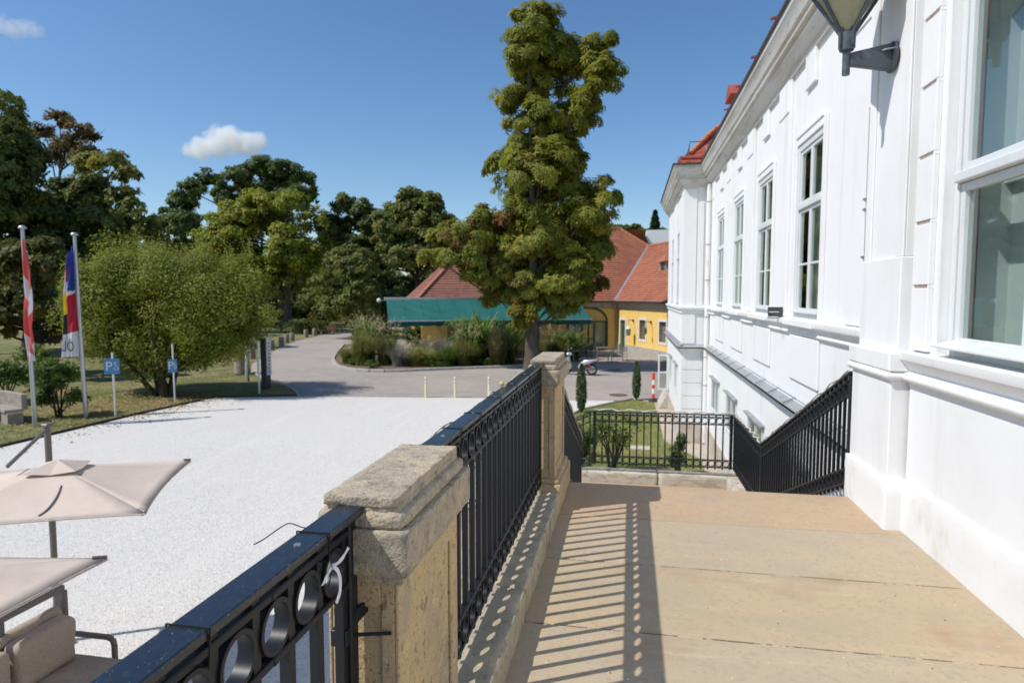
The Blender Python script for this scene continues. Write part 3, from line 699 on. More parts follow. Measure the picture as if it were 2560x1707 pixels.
# ---------------------------------------------------------------- stone posts
def stone_post(label, y0, y1, seed):
    t = thing('stone_post', label, 'post', (-0.625,(y0+y1)/2,0), group='sandstone posts of the terrace railing')
    xl, xr = -0.75, -0.50
    sx0, sx1, sy0, sy1 = xl+0.035, xr-0.035, y0+0.035, y1-0.035
    rough_block('plinth', (xl-0.01, y0, 0.0), (xr+0.012, y1, 0.20), m_post, t, cell=0.04, amp=0.006, rnd=0.012, freq=8, seed=seed, chip=0.02)
    rough_block('plinth_moulding', (xl+0.005, y0+0.012, 0.197), (xr-0.006, y1-0.012, 0.235), m_post, t, cell=0.03, amp=0.003, rnd=0.014, freq=9, seed=seed+1)
    # shaft with a sunk panel on the terrace side and on the end faces
    b = MB(); d = 0.009
    b.box((sx0+d, sy0+d, 0.23), (sx1-d, sy1-d, 0.925))
    b.build('shaft', m_post, t)
    fr = MB()
    wy = 0.075; wz = 0.07
    for (xa, xb) in ((sx1-d-0.001, sx1), (sx0, sx0+d+0.001)):
        fr.box((xa, sy0, 0.235), (xb, sy0+wy, 0.92)); fr.box((xa, sy1-wy, 0.235), (xb, sy1, 0.92))
        fr.box((xa, sy0+wy, 0.235), (xb, sy1-wy, 0.235+wz)); fr.box((xa, sy0+wy, 0.92-wz), (xb, sy1-wy, 0.92))
    for (ya, yb) in ((sy0, sy0+d+0.001), (sy1-d-0.001, sy1)):
        fr.box((sx0+d+0.0012, ya, 0.236), (sx0+0.045, yb, 0.919)); fr.box((sx1-0.045, ya, 0.236), (sx1-d-0.0012, yb, 0.919))
        fr.box((sx0+0.045, ya, 0.236), (sx1-0.045, yb, 0.236+wz)); fr.box((sx0+0.045, ya, 0.919-wz), (sx1-0.045, yb, 0.919))
    fr.build('panel_frame', m_post, t, bevel=0.003)
    rough_block('neck', (xl+0.02, y0+0.02, 0.915), (xr-0.018, y1-0.02, 0.948), m_cap, t, cell=0.03, amp=0.003, rnd=0.01, freq=10, seed=seed+2)
    rough_block('abacus', (xl, y0, 0.943), (xr, y1, 1.05), m_cap, t, cell=0.014, amp=0.0016, rnd=0.004, freq=40, seed=seed+3, chip=0.008)
    rough_block('cap_roll', (xl+0.014, y0+0.014, 1.045), (xr-0.014, y1-0.014, 1.088), m_cap, t, cell=0.008, amp=0.0032, rnd=0.026, freq=70, seed=seed+4, chip=0.004)
    rough_block('cap_fillet', (xl+0.034, y0+0.034, 1.08), (xr-0.034, y1-0.034, 1.102), m_cap, t, cell=0.012, amp=0.003, rnd=0.005, freq=60, seed=seed+5, chip=0.006)
    rough_block('cap_slab', (xl+0.030, y0+0.030, 1.098), (xr-0.036, y1-0.030, 1.122), m_cap, t, cell=0.014, amp=0.0016, rnd=0.003, freq=45, seed=seed+6, chip=0.005)
    return t
stone_post('weathered sandstone post in the foreground, nearest to the camera', 1.372, 1.972, 1.0)
stone_post('sandstone post at the head of the stairs, far end of the railing', 4.63, 5.40, 9.0)

# ---------------------------------------------------------------- iron railings
SP = 0.1175
def ring_mesh(ro=0.052, ri=0.043, dp=0.032, n=24):
    b = MB(); V = []; 
    for x in (-dp/2, dp/2):
        for r in (ro, ri):
            for j in range(n):
                a = 2*math.pi*j/n; V.append((x, r*math.cos(a), r*math.sin(a)))
    F = []
    for j in range(n):
        k = (j+1) % n
        F += [(j, k, n+k, n+j), (2*n+j, 3*n+j, 3*n+k, 2*n+k), (j, 2*n+j, 2*n+k, k), (n+j, n+k, 3*n+k, 3*n+j)]
    b.add(V, F); me = b.mesh('ring'); me.shade_smooth(); me.set_sharp_from_angle(angle=R(40)); me.materials.append(m_iron)
    return me
RING = ring_mesh()
def baluster_mesh(h):
    b = MB(); b.box((-0.011,-0.011,-h), (0.011,0.011,0))
    me = b.mesh('baluster'); me.materials.append(m_iron); return me
BAL = baluster_mesh(0.915)
def railing(label, p0, p1, endpost=(False, False), drop=0.0, group='black iron railings with rows of rings', capw=0.069):
    """p0, p1: top of the handrail at both ends (x,y,z)"""
    p0 = Vector(p0); p1 = Vector(p1); d = p1-p0; L = math.hypot(d.x, d.y); az = math.atan2(d.y, d.x)
    t = thing('iron_railing', label, 'railing', (p0.x, p0.y, p0.z-1.0), group=group)
    hd = Vector((d.x/L, d.y/L, 0)); sl = d.z/L; sd = Vector((hd.y, -hd.x, 0))
    at = lambda s, dz: p0 + hd*s + Vector((0,0,sl*s+dz))
    cap = MB().bar(at(0,-0.009), at(L,-0.009), capw, 0.018)
    cap.build('handrail', m_ironcap, t, bevel=0.004, bseg=2)
    for dz, w, h in ((-0.050,0.034,0.015), (-0.174,0.034,0.015), (-0.775,0.034,0.015), (-0.899,0.036,0.015)):
        MB().bar(at(0,dz), at(L,dz), w, h).build('rail', m_iron, t, bevel=0.0025)
    # slim keeper strip on the outer face of the upper rails
    n = int(round(L/SP)); s0 = (L-(n-1)*SP)/2
    loc = lambda p: p - Vector(t.location)
    for i in range(n):
        s = s0 + i*SP
        share('baluster', BAL, t, loc(at(s, -0.017)), (0,0,az-math.pi/2))
        if i < n-1:
            for dz in (-0.112, -0.837):
                share('ring', RING, t, loc(at(s+SP/2, dz)), (0,0,az-math.pi/2))
    ns = int(L/0.42)
    for i in range(ns):
        p = at((i+0.5)*L/ns, 0.0006)
        MB().lathe([(0.0075,-0.001),(0.0072,0.0016),(0.003,0.0016),(0.0028,0.0002)], p, 12).build('screw', m_screw, t)
        for dz in (-0.050,-0.174):
            c = at((i+0.27)*L/ns, dz) + sd*0.0175
            MB().obox(c, hd*0.007, sd*0.0016, Vector((0,0,0.007))).build('rivet', m_iron, t, bevel=0.002)
    for e, flag in enumerate(endpost):
        if flag:
            s = 0.03 if e == 0 else L-0.03
            b = MB(); q = at(s, -0.018); b.box((q.x-0.02, q.y-0.02, q.z-0.90), (q.x+0.02, q.y+0.02, q.z))
            b.build('end_post', m_iron, t, bevel=0.004)
    return t
RX = -0.651
ra = railing('black iron railing in the foreground with the white ribbon tied to it', (RX,-0.6,1.10), (RX,1.405,1.10), (False,True))
rb = railing('black iron railing between the two sandstone posts', (RX,1.945,1.10), (RX,4.66,1.10), (True,True))
rc = railing('left iron stair railing going down behind the far stone post', (-0.655,5.43,0.99), (-0.655,8.87,-0.40), (True,True))
rd = railing('right iron stair railing sloping down from the white pedestal', (1.76,5.47,1.0), (1.76,8.89,-0.382), (True,True))
re_ = railing('level iron railing along the right side of the stair landing', (1.76,8.90,-0.382), (1.735,10.98,-0.378), (False,True))
rf = railing('iron railing across the far end of the stair landing', (1.72,11.0,-0.378), (-0.605,11.0,-0.388), (True,True))
rg = railing('short iron railing of the lower flight, descending left behind the stair railing', (-0.62,11.0,-0.392), (-3.5,11.0,-1.66), (False,True))
# iron brackets that tie the end of the railing to the stone post
b = MB(); b.bar((-0.64,1.37,0.83), (-0.62,1.42,0.85), 0.012, 0.03); b.bar((-0.66,1.36,0.80),(-0.55,1.40,0.795),0.008,0.008)
b.box((-0.675,1.335,0.785),(-0.635,1.355,0.825)); b.build('bracket', m_iron, ra, bevel=0.002)

# ---------------------------------------------------------------- small things on the railing
def tube_thing(name, label, cat, pts, r, m, n=6, group=None):
    # smooth the polyline a little
    P = [Vector(p) for p in pts]
    for _ in range(2):
        Q = [P[0]]
        for a, c in zip(P, P[1:]): Q += [a.lerp(c, 0.25), a.lerp(c, 0.75)]
        Q.append(P[-1]); P = Q
    o = MB().tube(P, r, n).build(name, m, smooth=60)
    return tag(o, label, cat, group)
# white ribbon: a knot round the ring and two tails
rib = thing('ribbon', 'white ribbon tied round a ring of the nearest railing', 'ribbon', (-0.627,1.223,0.991))
def ribbon(pts, w=0.008):
    P = [Vector(p) for p in pts]
    for _ in range(2):
        Q = [P[0]]
        for a, c in zip(P, P[1:]): Q += [a.lerp(c, 0.25), a.lerp(c, 0.75)]
        Q.append(P[-1]); P = Q
    b = MB()
    for i, (a, c) in enumerate(zip(P, P[1:])): b.bar(a, c, w, 0.0014, up=(0.9,-0.3,0.25*math.sin(i)))
    return b
ribbon([(-0.631,1.259,1.014),(-0.625,1.274,1.012),(-0.621,1.295,1.018),(-0.618,1.318,1.032)]).build('tail', m_ribbon, rib)
ribbon([(-0.629,1.259,1.011),(-0.622,1.268,1.005),(-0.618,1.274,0.982),(-0.619,1.276,0.955),(-0.622,1.271,0.935),(-0.624,1.264,0.929)]).build('tail', m_ribbon, rib)
ribbon([(-0.631,1.259,1.011),(-0.627,1.236,1.007),(-0.628,1.223,0.998),(-0.634,1.223,0.986),(-0.647,1.227,0.982)]).build('loop', m_ribbon, rib)
MB().sphere((-0.627,1.260,1.012), 0.006, 8, 6).build('knot', m_ribbon, rib, smooth=60)
tube_thing('loose_wire', 'stiff black wire sticking out over the gravel beside the nearest handrail', 'wire',
    [(-0.688,1.262,1.093),(-0.70,1.262,1.094),(-0.735,1.276,1.097),(-0.751,1.280,1.09),(-0.758,1.25,1.085),(-0.760,1.21,1.082),(-0.762,1.178,1.084)], 0.0014, m_blackplastic)
for k, (y, lab) in enumerate(((1.22, 'thin black cable tie round the nearest handrail beside the stone post'), (0.83, 'thin black cable tie round the nearest handrail at the lower left'))):
    b = MB(); w = 0.0375
    for p, q2 in (((RX-w,y,1.1015),(RX+w,y,1.1015)), ((RX+w,y,1.1015),(RX+w*0.9,y,1.04)), ((RX-w,y,1.1015),(RX-w*0.9,y,1.04)), ((RX-w*0.9,y,1.04),(RX+w*0.9,y,1.04))): b.bar(p, q2, 0.003, 0.002, up=(0,1,0))
    tag(b.build('cable_tie', m_blackplastic), lab, 'cable tie')
for y, nth in ((2.02,'nearest to the camera'), (2.3,'second from the camera'), (2.62,'third from the camera'), (3.05,'fourth from the camera'), (3.5,'fifth from the camera'), (3.95,'farthest from the camera')):
    b = MB(); w = 0.0375
    for p, q2 in (((RX-w,y,1.1015),(RX+w,y,1.1015)), ((RX+w,y,1.1015),(RX+w*0.9,y,1.04)), ((RX-w,y,1.1015),(RX-w*0.9,y,1.04)), ((RX-w*0.9,y,1.04),(RX+w*0.9,y,1.04))): b.bar(p, q2, 0.003, 0.002, up=(0,1,0))
    tag(b.build('cable_tie', m_blackplastic), 'black cable tie on the handrail between the stone posts, ' + nth, 'cable tie', 'cable ties on the middle handrail')
# string of lamps tied along the outside of the middle handrail
pts = []; y = 2.0; ph = 0
pts = [(RX-0.045, 1.97, 1.08)]
while y < 4.75:
    sag = 0.02*math.sin(ph)
    pts.append((RX-0.045+0.006*math.sin(ph*1.7), y, 1.095+0.012*math.sin(ph*0.9)-abs(sag)*0.6)); y += 0.07; ph += 0.55
sl = thing('light_string', 'pale twisted light string tied along the middle handrail', 'light string', (RX-0.045,1.9,1.04))
P2 = [Vector(p) for p in pts]
MB().tube(P2, 0.004, 6).build('cable', m_cable, sl, smooth=60)
MB().tube([p + Vector((0.004*math.cos(i*1.9), 0, 0.004*math.sin(i*1.9))) for i, p in enumerate(P2)], 0.003, 6).build('cable', m_cable, sl, smooth=60)
MB().sphere((RX-0.03,3.40,1.119), 0.015, 14, 10).build('bulb', m_bulb, sl, smooth=60)
MB().lathe([(0.011,0),(0.012,0.03),(0.008,0.045)], (RX-0.025,3.425,1.106), 10, axis='y').build('socket', m_cable, sl, smooth=50)
# pale string running loosely behind the balusters
tube_thing('hanging_string', 'pale string hanging behind the balusters next to the nearest stone post', 'string', [(-0.672,2.20,0.66),(-0.668,2.21,0.59),(-0.675,2.19,0.51),(-0.668,2.20,0.44)], 0.003, m_cable)
# light string along the landing railing
pts = [(1.72-2.3*i/46, 11.0+0.02*math.sin(i*1.3), -0.36+0.012*math.sin(i*0.8)+0.008*math.sin(i*2.1)) for i in range(47)]
tube_thing('light_string', 'pale light string laid along the top of the far landing railing', 'light string', pts, 0.011, m_cable)
pts = [(1.745+0.02*math.sin(i*1.1), 11.0-2.05*i/40, -0.362+0.012*math.sin(i*0.9)) for i in range(41)]
tube_thing('light_string', 'pale light string laid along the right landing railing', 'light string', pts, 0.010, m_cable)
tube_thing('light_string', 'pale light string laid along the left stair railing', 'light string', [(-0.625, 5.5+3.3*i/30, 0.985-1.34*i/30+0.012*math.sin(i)) for i in range(31)], 0.008, m_cable)
tube_thing('light_string', 'pale light string laid along the right sloping stair railing', 'light string', [(1.735+0.01*math.sin(i*1.3), 5.52+3.3*i/30, 0.998-1.335*i/30+0.01*math.sin(i*1.9)) for i in range(31)], 0.007, m_cable)

# loose bits on the terrace floor
CR = mat('floor_litter', (0.6,0.6,0.6), 0.8, tint=((0,(0.1,0.07,0.04)),(0.5,(0.24,0.15,0.08)),(1,(0.75,0.74,0.72))))
n = 90
x = nrg.uniform(-0.45, 1.8, n); y = nrg.uniform(1.5, 5.3, n)
q = np.column_stack([x, y, np.full(n, 0.001)])
tag(link_mesh('floor_litter', leaf_mesh('floor_litter', q, np.tile((0.,0.,1.),(n,1)), nrg.uniform(0.004,0.012,n), nrg.uniform(0,1,n), OCT), CR), 'crumbs of leaf and plaster scattered on the terrace floor', 'litter', kind='stuff')
# ---------------------------------------------------------------- the white building on the right
FX, WX = 2.35, 1.58            # main front and projecting wing front
WY0, WY1 = 20.0, 27.6          # wing from / to
BY = 5.50                      # near bay ends here
wb = thing('white_building', 'long white plastered building with tall windows and heavy cornice, right side', 'building', (2.4,12,GZ))
WIN_C = [9.27, 12.12, 14.93, 17.74]
WW, WZ0, WZ1 = 1.26, 1.27, 3.70

# main front: wall with openings (u runs along +y from BY)
ops = [(c-WW/2-BY, c+WW/2-BY, WZ0, WZ1) for c in WIN_C]
b = MB()
b.wall((FX,BY,0), (0,1,0), WY0-BY, 0.13, 5.3, ops, 0.16, (-1,0,0))
BW = [(6.6,0.75),(9.45,0.75),(12.28,0.72),(15.1,0.72),(17.9,0.72)]
bo = [(c-w-BY, c+w-BY, -1.62, -0.70) for c, w in BW]
b.wall((FX-0.035,BY,0), (0,1,0), WY0-BY, -2.25, 0.13, bo, 0.2, (-1,0,0))
b.build('wall', m_plaster, wb, fix=False)
MB().box((FX-0.075,BY,GZ-0.1), (FX+0.1,WY0,-2.25)).build('wall_base', m_palestone, wb, bevel=0.01)

# wing: near face and long face
b = MB()
b.wall((WX,WY0,0), (1,0,0), FX-WX+0.05, -2.3, 5.3, [], 0.1, (0,-1,0))
wo = [(c-0.55-WY0, c+0.55-WY0, WZ0, WZ1) for c in (22.3,25.0)]
wob = [(c-0.6-WY0, c+0.6-WY0, -1.65, -0.72) for c in (22.3,25.0)]
b.wall((WX,WY0,0), (0,1,0), WY1-WY0, -2.3, 5.3, wo+wob, 0.16, (-1,0,0))
b.build('wing_wall', m_plaster, wb, fix=False)
MB().box((WX-0.04,WY0-0.04,GZ-0.1), (WX+0.2,WY1,-2.28)).build('wall_base', m_palestone, wb, bevel=0.01)
MB().box((WX+0.2,WY0-0.04,GZ-0.1), (FX,WY0+0.2,-2.28)).build('wall_base', m_palestone, wb, bevel=0.01)
MB().box((FX+0.4,BY,GZ), (FX+9,WY1,5.2)).build('wall', m_plaster, wb)      # body behind the fronts
MB().box((WX+0.3,WY0+0.3,GZ), (FX+0.5,WY1,5.2)).build('wing_wall', m_plaster, wb)
# grooves of the wing's rusticated lower storey: proud ashlar courses
zc = [-2.26,-1.86,-1.46,-1.06,-0.66,-0.27]
for a, c in zip(zc, zc[1:]):
    MB().box((WX-0.022,WY0-0.022,a+0.012), (FX-0.17,WY0+0.001,c-0.012)).build('ashlar_course', m_plaster, wb, bevel=0.006)
# corner pilaster of the wing (upper storey) and sunk field beside it
MB().box((WX-0.03,WY0-0.03,0.13), (WX+0.36,WY0+0.001,4.75)).build('pilaster', m_plaster, wb, bevel=0.006)
MB().box((WX+0.372,WY0-0.018,1.3), (FX-0.20,WY0+0.001,4.35)).build('raised_field', m_plaster, wb, bevel=0.006)
MB().box((WX-0.03,WY0-0.028,1.28), (WX+0.001,WY0+0.9,4.75)).build('pilaster', m_plaster, wb, bevel=0.006)
for y0, y1 in ((22.95,24.35),(25.65,27.5)):
    MB().box((WX-0.03,y0+0.1,1.28), (WX+0.001,y1-0.1,4.75)).build('pilaster', m_plaster, wb, bevel=0.006)

# pilaster strips of the main front and raised window surrounds
strips = [(5.75,6.35),(6.95,7.6)]
for c, d in zip(WIN_C, WIN_C[1:]): strips.append(((c+d)/2-0.40, (c+d)/2+0.40))
strips.append((18.95,19.55))
for y0, y1 in strips:
    MB().box((FX-0.04,y0,1.28), (FX+0.001,y1,4.82)).build('pilaster', m_plaster, wb, bevel=0.006)
    MB().box((FX-0.055,y0+0.10,4.33), (FX-0.039,y1-0.10,4.80)).build('pilaster_panel', m_plaster, wb, bevel=0.004)
for c in WIN_C:
    s = MB()
    a0, a1 = c-WW/2-0.16, c+WW/2+0.16
    s.box((FX-0.028,a0,WZ0), (FX+0.001,c-WW/2-0.004,WZ1+0.11)); s.box((FX-0.028,c+WW/2+0.004,WZ0), (FX+0.001,a1,WZ1+0.11))
    s.box((FX-0.028,c-WW/2-0.004,WZ1+0.004), (FX+0.001,c+WW/2+0.004,WZ1+0.11))
    s.build('window_surround', m_plaster, wb, bevel=0.006)
    MB().box((FX-0.045,a0+0.14,WZ1+0.105), (FX+0.001,a1-0.14,WZ1+0.155)).build('lintel', m_plaster, wb, bevel=0.006)
    MB().box((FX-0.045,c-0.24,4.36), (FX+0.001,c+0.24,4.83)).build('frieze_block', m_plaster, wb, bevel=0.006)
    MB().box((FX-0.034,c-WW/2-0.10,0.40), (FX+0.001,c+WW/2+0.10,1.03)).build('apron_panel', m_plaster, wb, bevel=0.008)

# ledge under the windows, string of zinc flashing, cornice: swept round the corner into the wing
path = [(WX,WY1),(WX,WY0),(FX,WY0),(FX,BY)]          # outward lies to the right of travel
sill = [(0,1.04),(0.035,1.045),(0.05,1.07),(0.035,1.10),(0.03,1.115),(0.035,1.13),(0.09,1.17),(0.10,1.20),(0.10,1.255),(0,1.275)]
MB().sweep(sill, path).build('sill_ledge', m_plaster, wb, smooth=40)
for c in WIN_C:
    MB().box((FX-0.135,c-WW/2-0.12,1.175), (FX-0.02,c+WW/2+0.12,1.262)).build('window_sill', m_plaster, wb, bevel=0.008)
ledge = [(0.0,-0.12),(0.04,-0.11),(0.06,-0.04),(0.13,-0.02),(0.14,0.03),(0,0.10)]
MB().sweep(ledge, path).build('string_course', m_plaster, wb)
# zinc sheets on the string course, one by one
def zinc(p, q, n, out):
    p = Vector(p); q = Vector(q); o = Vector(out)
    for i in range(n):
        a = p.lerp(q, i/n); c = p.lerp(q, (i+1)/n); d = (c-a).normalized()
        a = a - d*0.012; lift = 0.006 + 0.004*(i % 2)
        up = Vector((0,0,1))
        v = [a + o*0.168 + up*(0.036+lift), c + o*0.168 + up*(0.036+lift), c + up*(0.118+lift), a + up*(0.118+lift)]
        w = [x - up*0.004 for x in v]
        lip = [v[0]-up*0.035, v[1]-up*0.035]
        MB().add(v + w + lip, [(0,1,2,3),(4,7,6,5),(0,3,7,4),(1,5,6,2),(2,6,7,3),(0,8,9,1),(8,4,5,9)]).build('zinc_sheet', m_flash, wb)
        MB().bar(c + o*0.165 + up*(0.052+lift), c + up*(0.132+lift), 0.02, 0.018).build('zinc_seam', m_flash, wb)
zinc((FX,BY+0.05,0), (FX,WY0-0.02,0), 14, (-1,0,0))
zinc((FX-0.17,WY0,0), (WX-0.15,WY0,0), 1, (0,-1,0))
zinc((WX,WY0-0.12,0), (WX,WY1,0), 8, (-1,0,0))
corn = [(0,4.80),(0.05,4.80),(0.055,4.88),(0.085,4.885),(0.11,4.93),(0.17,4.985),(0.185,5.0),(0.185,5.06),(0.235,5.075),(0.245,5.15),(0.275,5.16),(0.30,5.24),(0.345,5.31),(0.36,5.33),(0.36,5.40),(0,5.42)]
MB().sweep(corn, path).build('cornice', m_cornice, wb, smooth=30)
MB().sweep([(0.20,5.40),(0.385,5.40),(0.395,5.42),(0.395,5.455),(0.20,5.47)], path).build('eaves_gutter', m_darkedge, wb)

# roof: main pitch, hipped wing roof
b = MB()
z0, zr = 5.45, 8.2
b.add([(FX-0.30,2,z0),(FX-0.30,WY0,z0),(FX+3.6,WY0+1,zr),(FX+3.6,2,zr),(FX+8,2,z0),(FX+8,WY0+1,z0)], [(0,1,2,3),(3,2,5,4)])
b.build('roof', m_tile, wb)
roof2 = MB()
roof2.add([(WX-0.30,WY0-0.30,z0),(FX+3.5,WY0-0.30,z0),(FX+3.5,WY1+0.2,z0),(WX-0.30,WY1+0.2,z0),(WX+1.5,WY0+1.5,z0+1.7),(FX+3.5,WY0+1.5,z0+1.7),(WX+1.5,WY1-1.6,z0+1.7),(FX+3.5,WY1-1.6,z0+1.7)],
      [(0,1,5,4),(0,4,6,3),(4,5,7,6),(3,6,7,2)])
wroof = roof2.build('wing_roof', m_redsheet, wb)
# sheet-metal gutter roll on the wing eaves and its hooks
MB().tube([(WX-0.13,WY0-0.12,5.64),(FX+0.3,WY0-0.12,5.64)], 0.07, 10).build('gutter_roll', m_redsheet, wroof, smooth=60)
MB().tube([(WX-0.13,WY0-0.10,5.64),(WX-0.13,WY1,5.64)], 0.07, 10).build('gutter_roll', m_redsheet, wroof, smooth=60)
MB().tube([(WX+0.05,WY0+0.0,5.72),(WX+0.75,WY0+0.72,6.5),(WX+1.5,WY0+1.5,7.2)], 0.085, 8).build('hip_tiles', m_ridge, wroof, smooth=60)
for k in range(5):
    rough_block('roof_tile', (WX+0.62+0.17*k,WY0+0.02+0.10*k,5.78+0.13*k), (WX+0.84+0.2*k,WY0+0.38+0.12*k,5.90+0.14*k), m_tile, wroof, cell=0.1, amp=0.006, rnd=0.02, seed=k)
for i in range(9):
    y = 7.0 + i*1.55
    MB().bar((FX-0.33,y,5.44), (FX-0.33,y,5.60), 0.03, 0.02).build('snow_hook', m_redsheet, wb)
    MB().bar((FX-0.40,y,5.585), (FX-0.26,y,5.62), 0.05, 0.03).build('snow_hook', m_redsheet, wb)
for x in (WX-0.25,WX+0.02):
    MB().bar((x,WY0-0.28,5.45), (x,WY0-0.28,5.68), 0.018, 0.018).build('snow_hook', m_redsheet, wroof)
MB().tube([(WX+0.08,WY0-0.05,5.72),(WX+0.10,WY0-0.03,6.12),(WX+0.95,WY0+0.1,6.16)], 0.013, 6).build('lightning_rod', m_darkedge, wroof)
MB().tube([(WX+0.02,WY0-0.05,5.72),(WX+0.10,WY0-0.03,6.02)], 0.013, 6).build('lightning_rod', m_darkedge, wroof)
MB().tube([(WX+0.62,WY0-0.40,5.42),(WX+0.60,WY0-0.2,5.72),(WX+0.58,WY0+0.1,6.03)], 0.016, 6).build('lightning_rod', m_alu, wroof)
# little dormer with a sheet hood
ch = MB(); cx, cyy, cz = 2.62, 18.0, 6.32
ch.box((cx,cyy-0.35,5.0), (cx+0.8,cyy+0.35,cz+0.42)); ch.build('chimney', m_ridge, wb)
h = MB(); h.add([(cx-0.16,cyy-0.5,cz+0.42),(cx-0.16,cyy+0.5,cz+0.42),(cx+0.95,cyy+0.5,cz+0.42),(cx+0.95,cyy-0.5,cz+0.42),(cx-0.16,cyy,cz+0.78),(cx+0.95,cyy,cz+0.78)],
    [(0,3,2,1),(0,1,4),(2,3,5),(1,2,5,4),(3,0,4,5)]); h.build('chimney_hood', m_redsheet, wb)

# downpipe in the inner corner
dp = MB().tube([(FX-0.08,WY0-0.12,4.86),(FX-0.08,WY0-0.12,4.3),(FX-0.08,WY0-0.12,-2.85)], 0.075, 14)
dpo = dp.build('downpipe', m_pipe, wb, smooth=60)
for z in (4.35,3.1,2.05,0.95,-0.25,-1.1,-2.0):
    MB().lathe([(0.077,-0.012),(0.084,-0.012),(0.084,0.012),(0.077,0.012)], (FX-0.08,WY0-0.12,z), 14).build('pipe_clamp', m_flash, dpo, smooth=30)

# ---- windows
def pane(y0, y1, z0, z1, x, par, m):
    MB().box((x-0.002,y0,z0), (x+0.002,y1,z1)).build('pane', m, par)
def tall_window(c, w, z0, z1, X, zt, zm, par, glass, blindw=None):
    y0, y1 = c-w/2, c+w/2
    o = 0.075
    f = MB(); xa, xb = X-0.006, X+0.075
    f.box((xa,y0,z0), (xb,y0+o,z1)); f.box((xa,y1-o,z0), (xb,y1,z1))
    f.box((xa,y0+o,z1-0.085), (xb,y1-o,z1)); f.box((xa,y0+o,z0), (xb,y1-o,z0+0.10))
    f.box((xa-0.012,y0+o,zt-0.035), (xb,y1-o,zt+0.035))
    fo = f.build('window', m_frame, par, bevel=0.006)
    MB().box((xa-0.05,y0+0.02,z0+0.085), (xa+0.02,y1-0.02,z0+0.105)).build('drip_board', m_frame, fo, bevel=0.004)
    s = 0.05; xs0, xs1 = X+0.012, X+0.06
    for (za, zb, mid) in ((zt+0.035,z1-0.085,None),(z0+0.10,zt-0.035,zm)):
        for ya, yb in ((y0+o,c),(c,y1-o)):
            q = MB()
            q.box((xs0,ya+0.003,za+0.003), (xs1,ya+s,zb-0.003)); q.box((xs0,yb-s,za+0.003), (xs1,yb-0.003,zb-0.003))
            q.box((xs0,ya+s,za+0.003), (xs1,yb-s,za+s)); q.box((xs0,ya+s,zb-s), (xs1,yb-s,zb-0.003))
            if mid: q.box((xs0+0.008,ya+s,mid-0.015), (xs1-0.008,yb-s,mid+0.015))
            q.build('casement', m_frame, fo, bevel=0.004)
            if mid:
                pane(ya+s, yb-s, za+s, mid-0.015, X+0.036, fo, glass); pane(ya+s, yb-s, mid+0.015, zb-s, X+0.036, fo, glass)
            else: pane(ya+s, yb-s, za+s, zb-s, X+0.036, fo, glass)
    # shallow box window behind: dim room and curtains
    r = MB(); xr0, xr1 = X+0.09, X+0.38
    r.add([(xr1,y0,z0),(xr1,y1,z0),(xr1,y1,z1),(xr1,y0,z1),(xr0,y0,z0),(xr0,y1,z0),(xr0,y1,z1),(xr0,y0,z1)], [(0,1,2,3),(4,5,1,0),(7,3,2,6),(4,0,3,7),(5,6,2,1)])
    r.build('room', m_room, fo)
    cu = MB(); n = 10; cw = w*0.30
    for i in range(n):
        a = y0 + cw*i/n; bb = y0 + cw*(i+1)/n
        xa_ = X+0.24+0.02*math.sin(i*2.1); xb_ = X+0.24+0.02*math.sin((i+1)*2.1)
        cu.add([(xa_,a,z0),(xb_,bb,z0),(xb_,bb,z1),(xa_,a,z1)], [(0,1,2,3)])
    cu.build('curtain', m_curtain, fo)
    return fo
for c in WIN_C: tall_window(c, WW, WZ0, WZ1, FX, 2.83, 2.03, wb, m_glass_far)
for c in (22.3,25.0): tall_window(c, 1.10, WZ0, WZ1, WX, 2.83, 2.03, wb, m_glass_far)
def cellar_window(c, w, z0, z1, X, par, m):
    f = MB(); y0, y1 = c-w, c+w
    f.box((X-0.03,y0,z0),(X+0.03,y0+0.07,z1)); f.box((X-0.03,y1-0.07,z0),(X+0.03,y1,z1)); f.box((X-0.03,y0+0.07,z1-0.07),(X+0.03,y1-0.07,z1)); f.box((X-0.03,y0+0.07,z0),(X+0.03,y1-0.07,z0+0.07))
    f.box((X-0.02,c-0.03,z0+0.07),(X+0.03,c+0.03,z1-0.07))
    fo = f.build('cellar_window', m_frame, par, bevel=0.004)
    pane(y0+0.07,c-0.03,z0+0.07,z1-0.07,X+0.012,fo,m); pane(c+0.03,y1-0.07,z0+0.07,z1-0.07,X+0.012,fo,m)
    MB().add([(X+0.18,y0,z0),(X+0.18,y1,z0),(X+0.18,y1,z1),(X+0.18,y0,z1)],[(0,1,2,3)]).build('room', m_room, fo)
    MB().box((X-0.10,y0-0.05,z1+0.02),(X+0.02,y1+0.05,z1+0.055)).build('window_hood', m_flash, fo, bevel=0.004)
for c, w in BW: cellar_window(c, w, -1.62, -0.70, FX-0.035, wb, m_glass_far)
for c in (22.3,25.0): cellar_window(c, 0.6, -1.65, -0.72, WX, wb, m_glass_far)

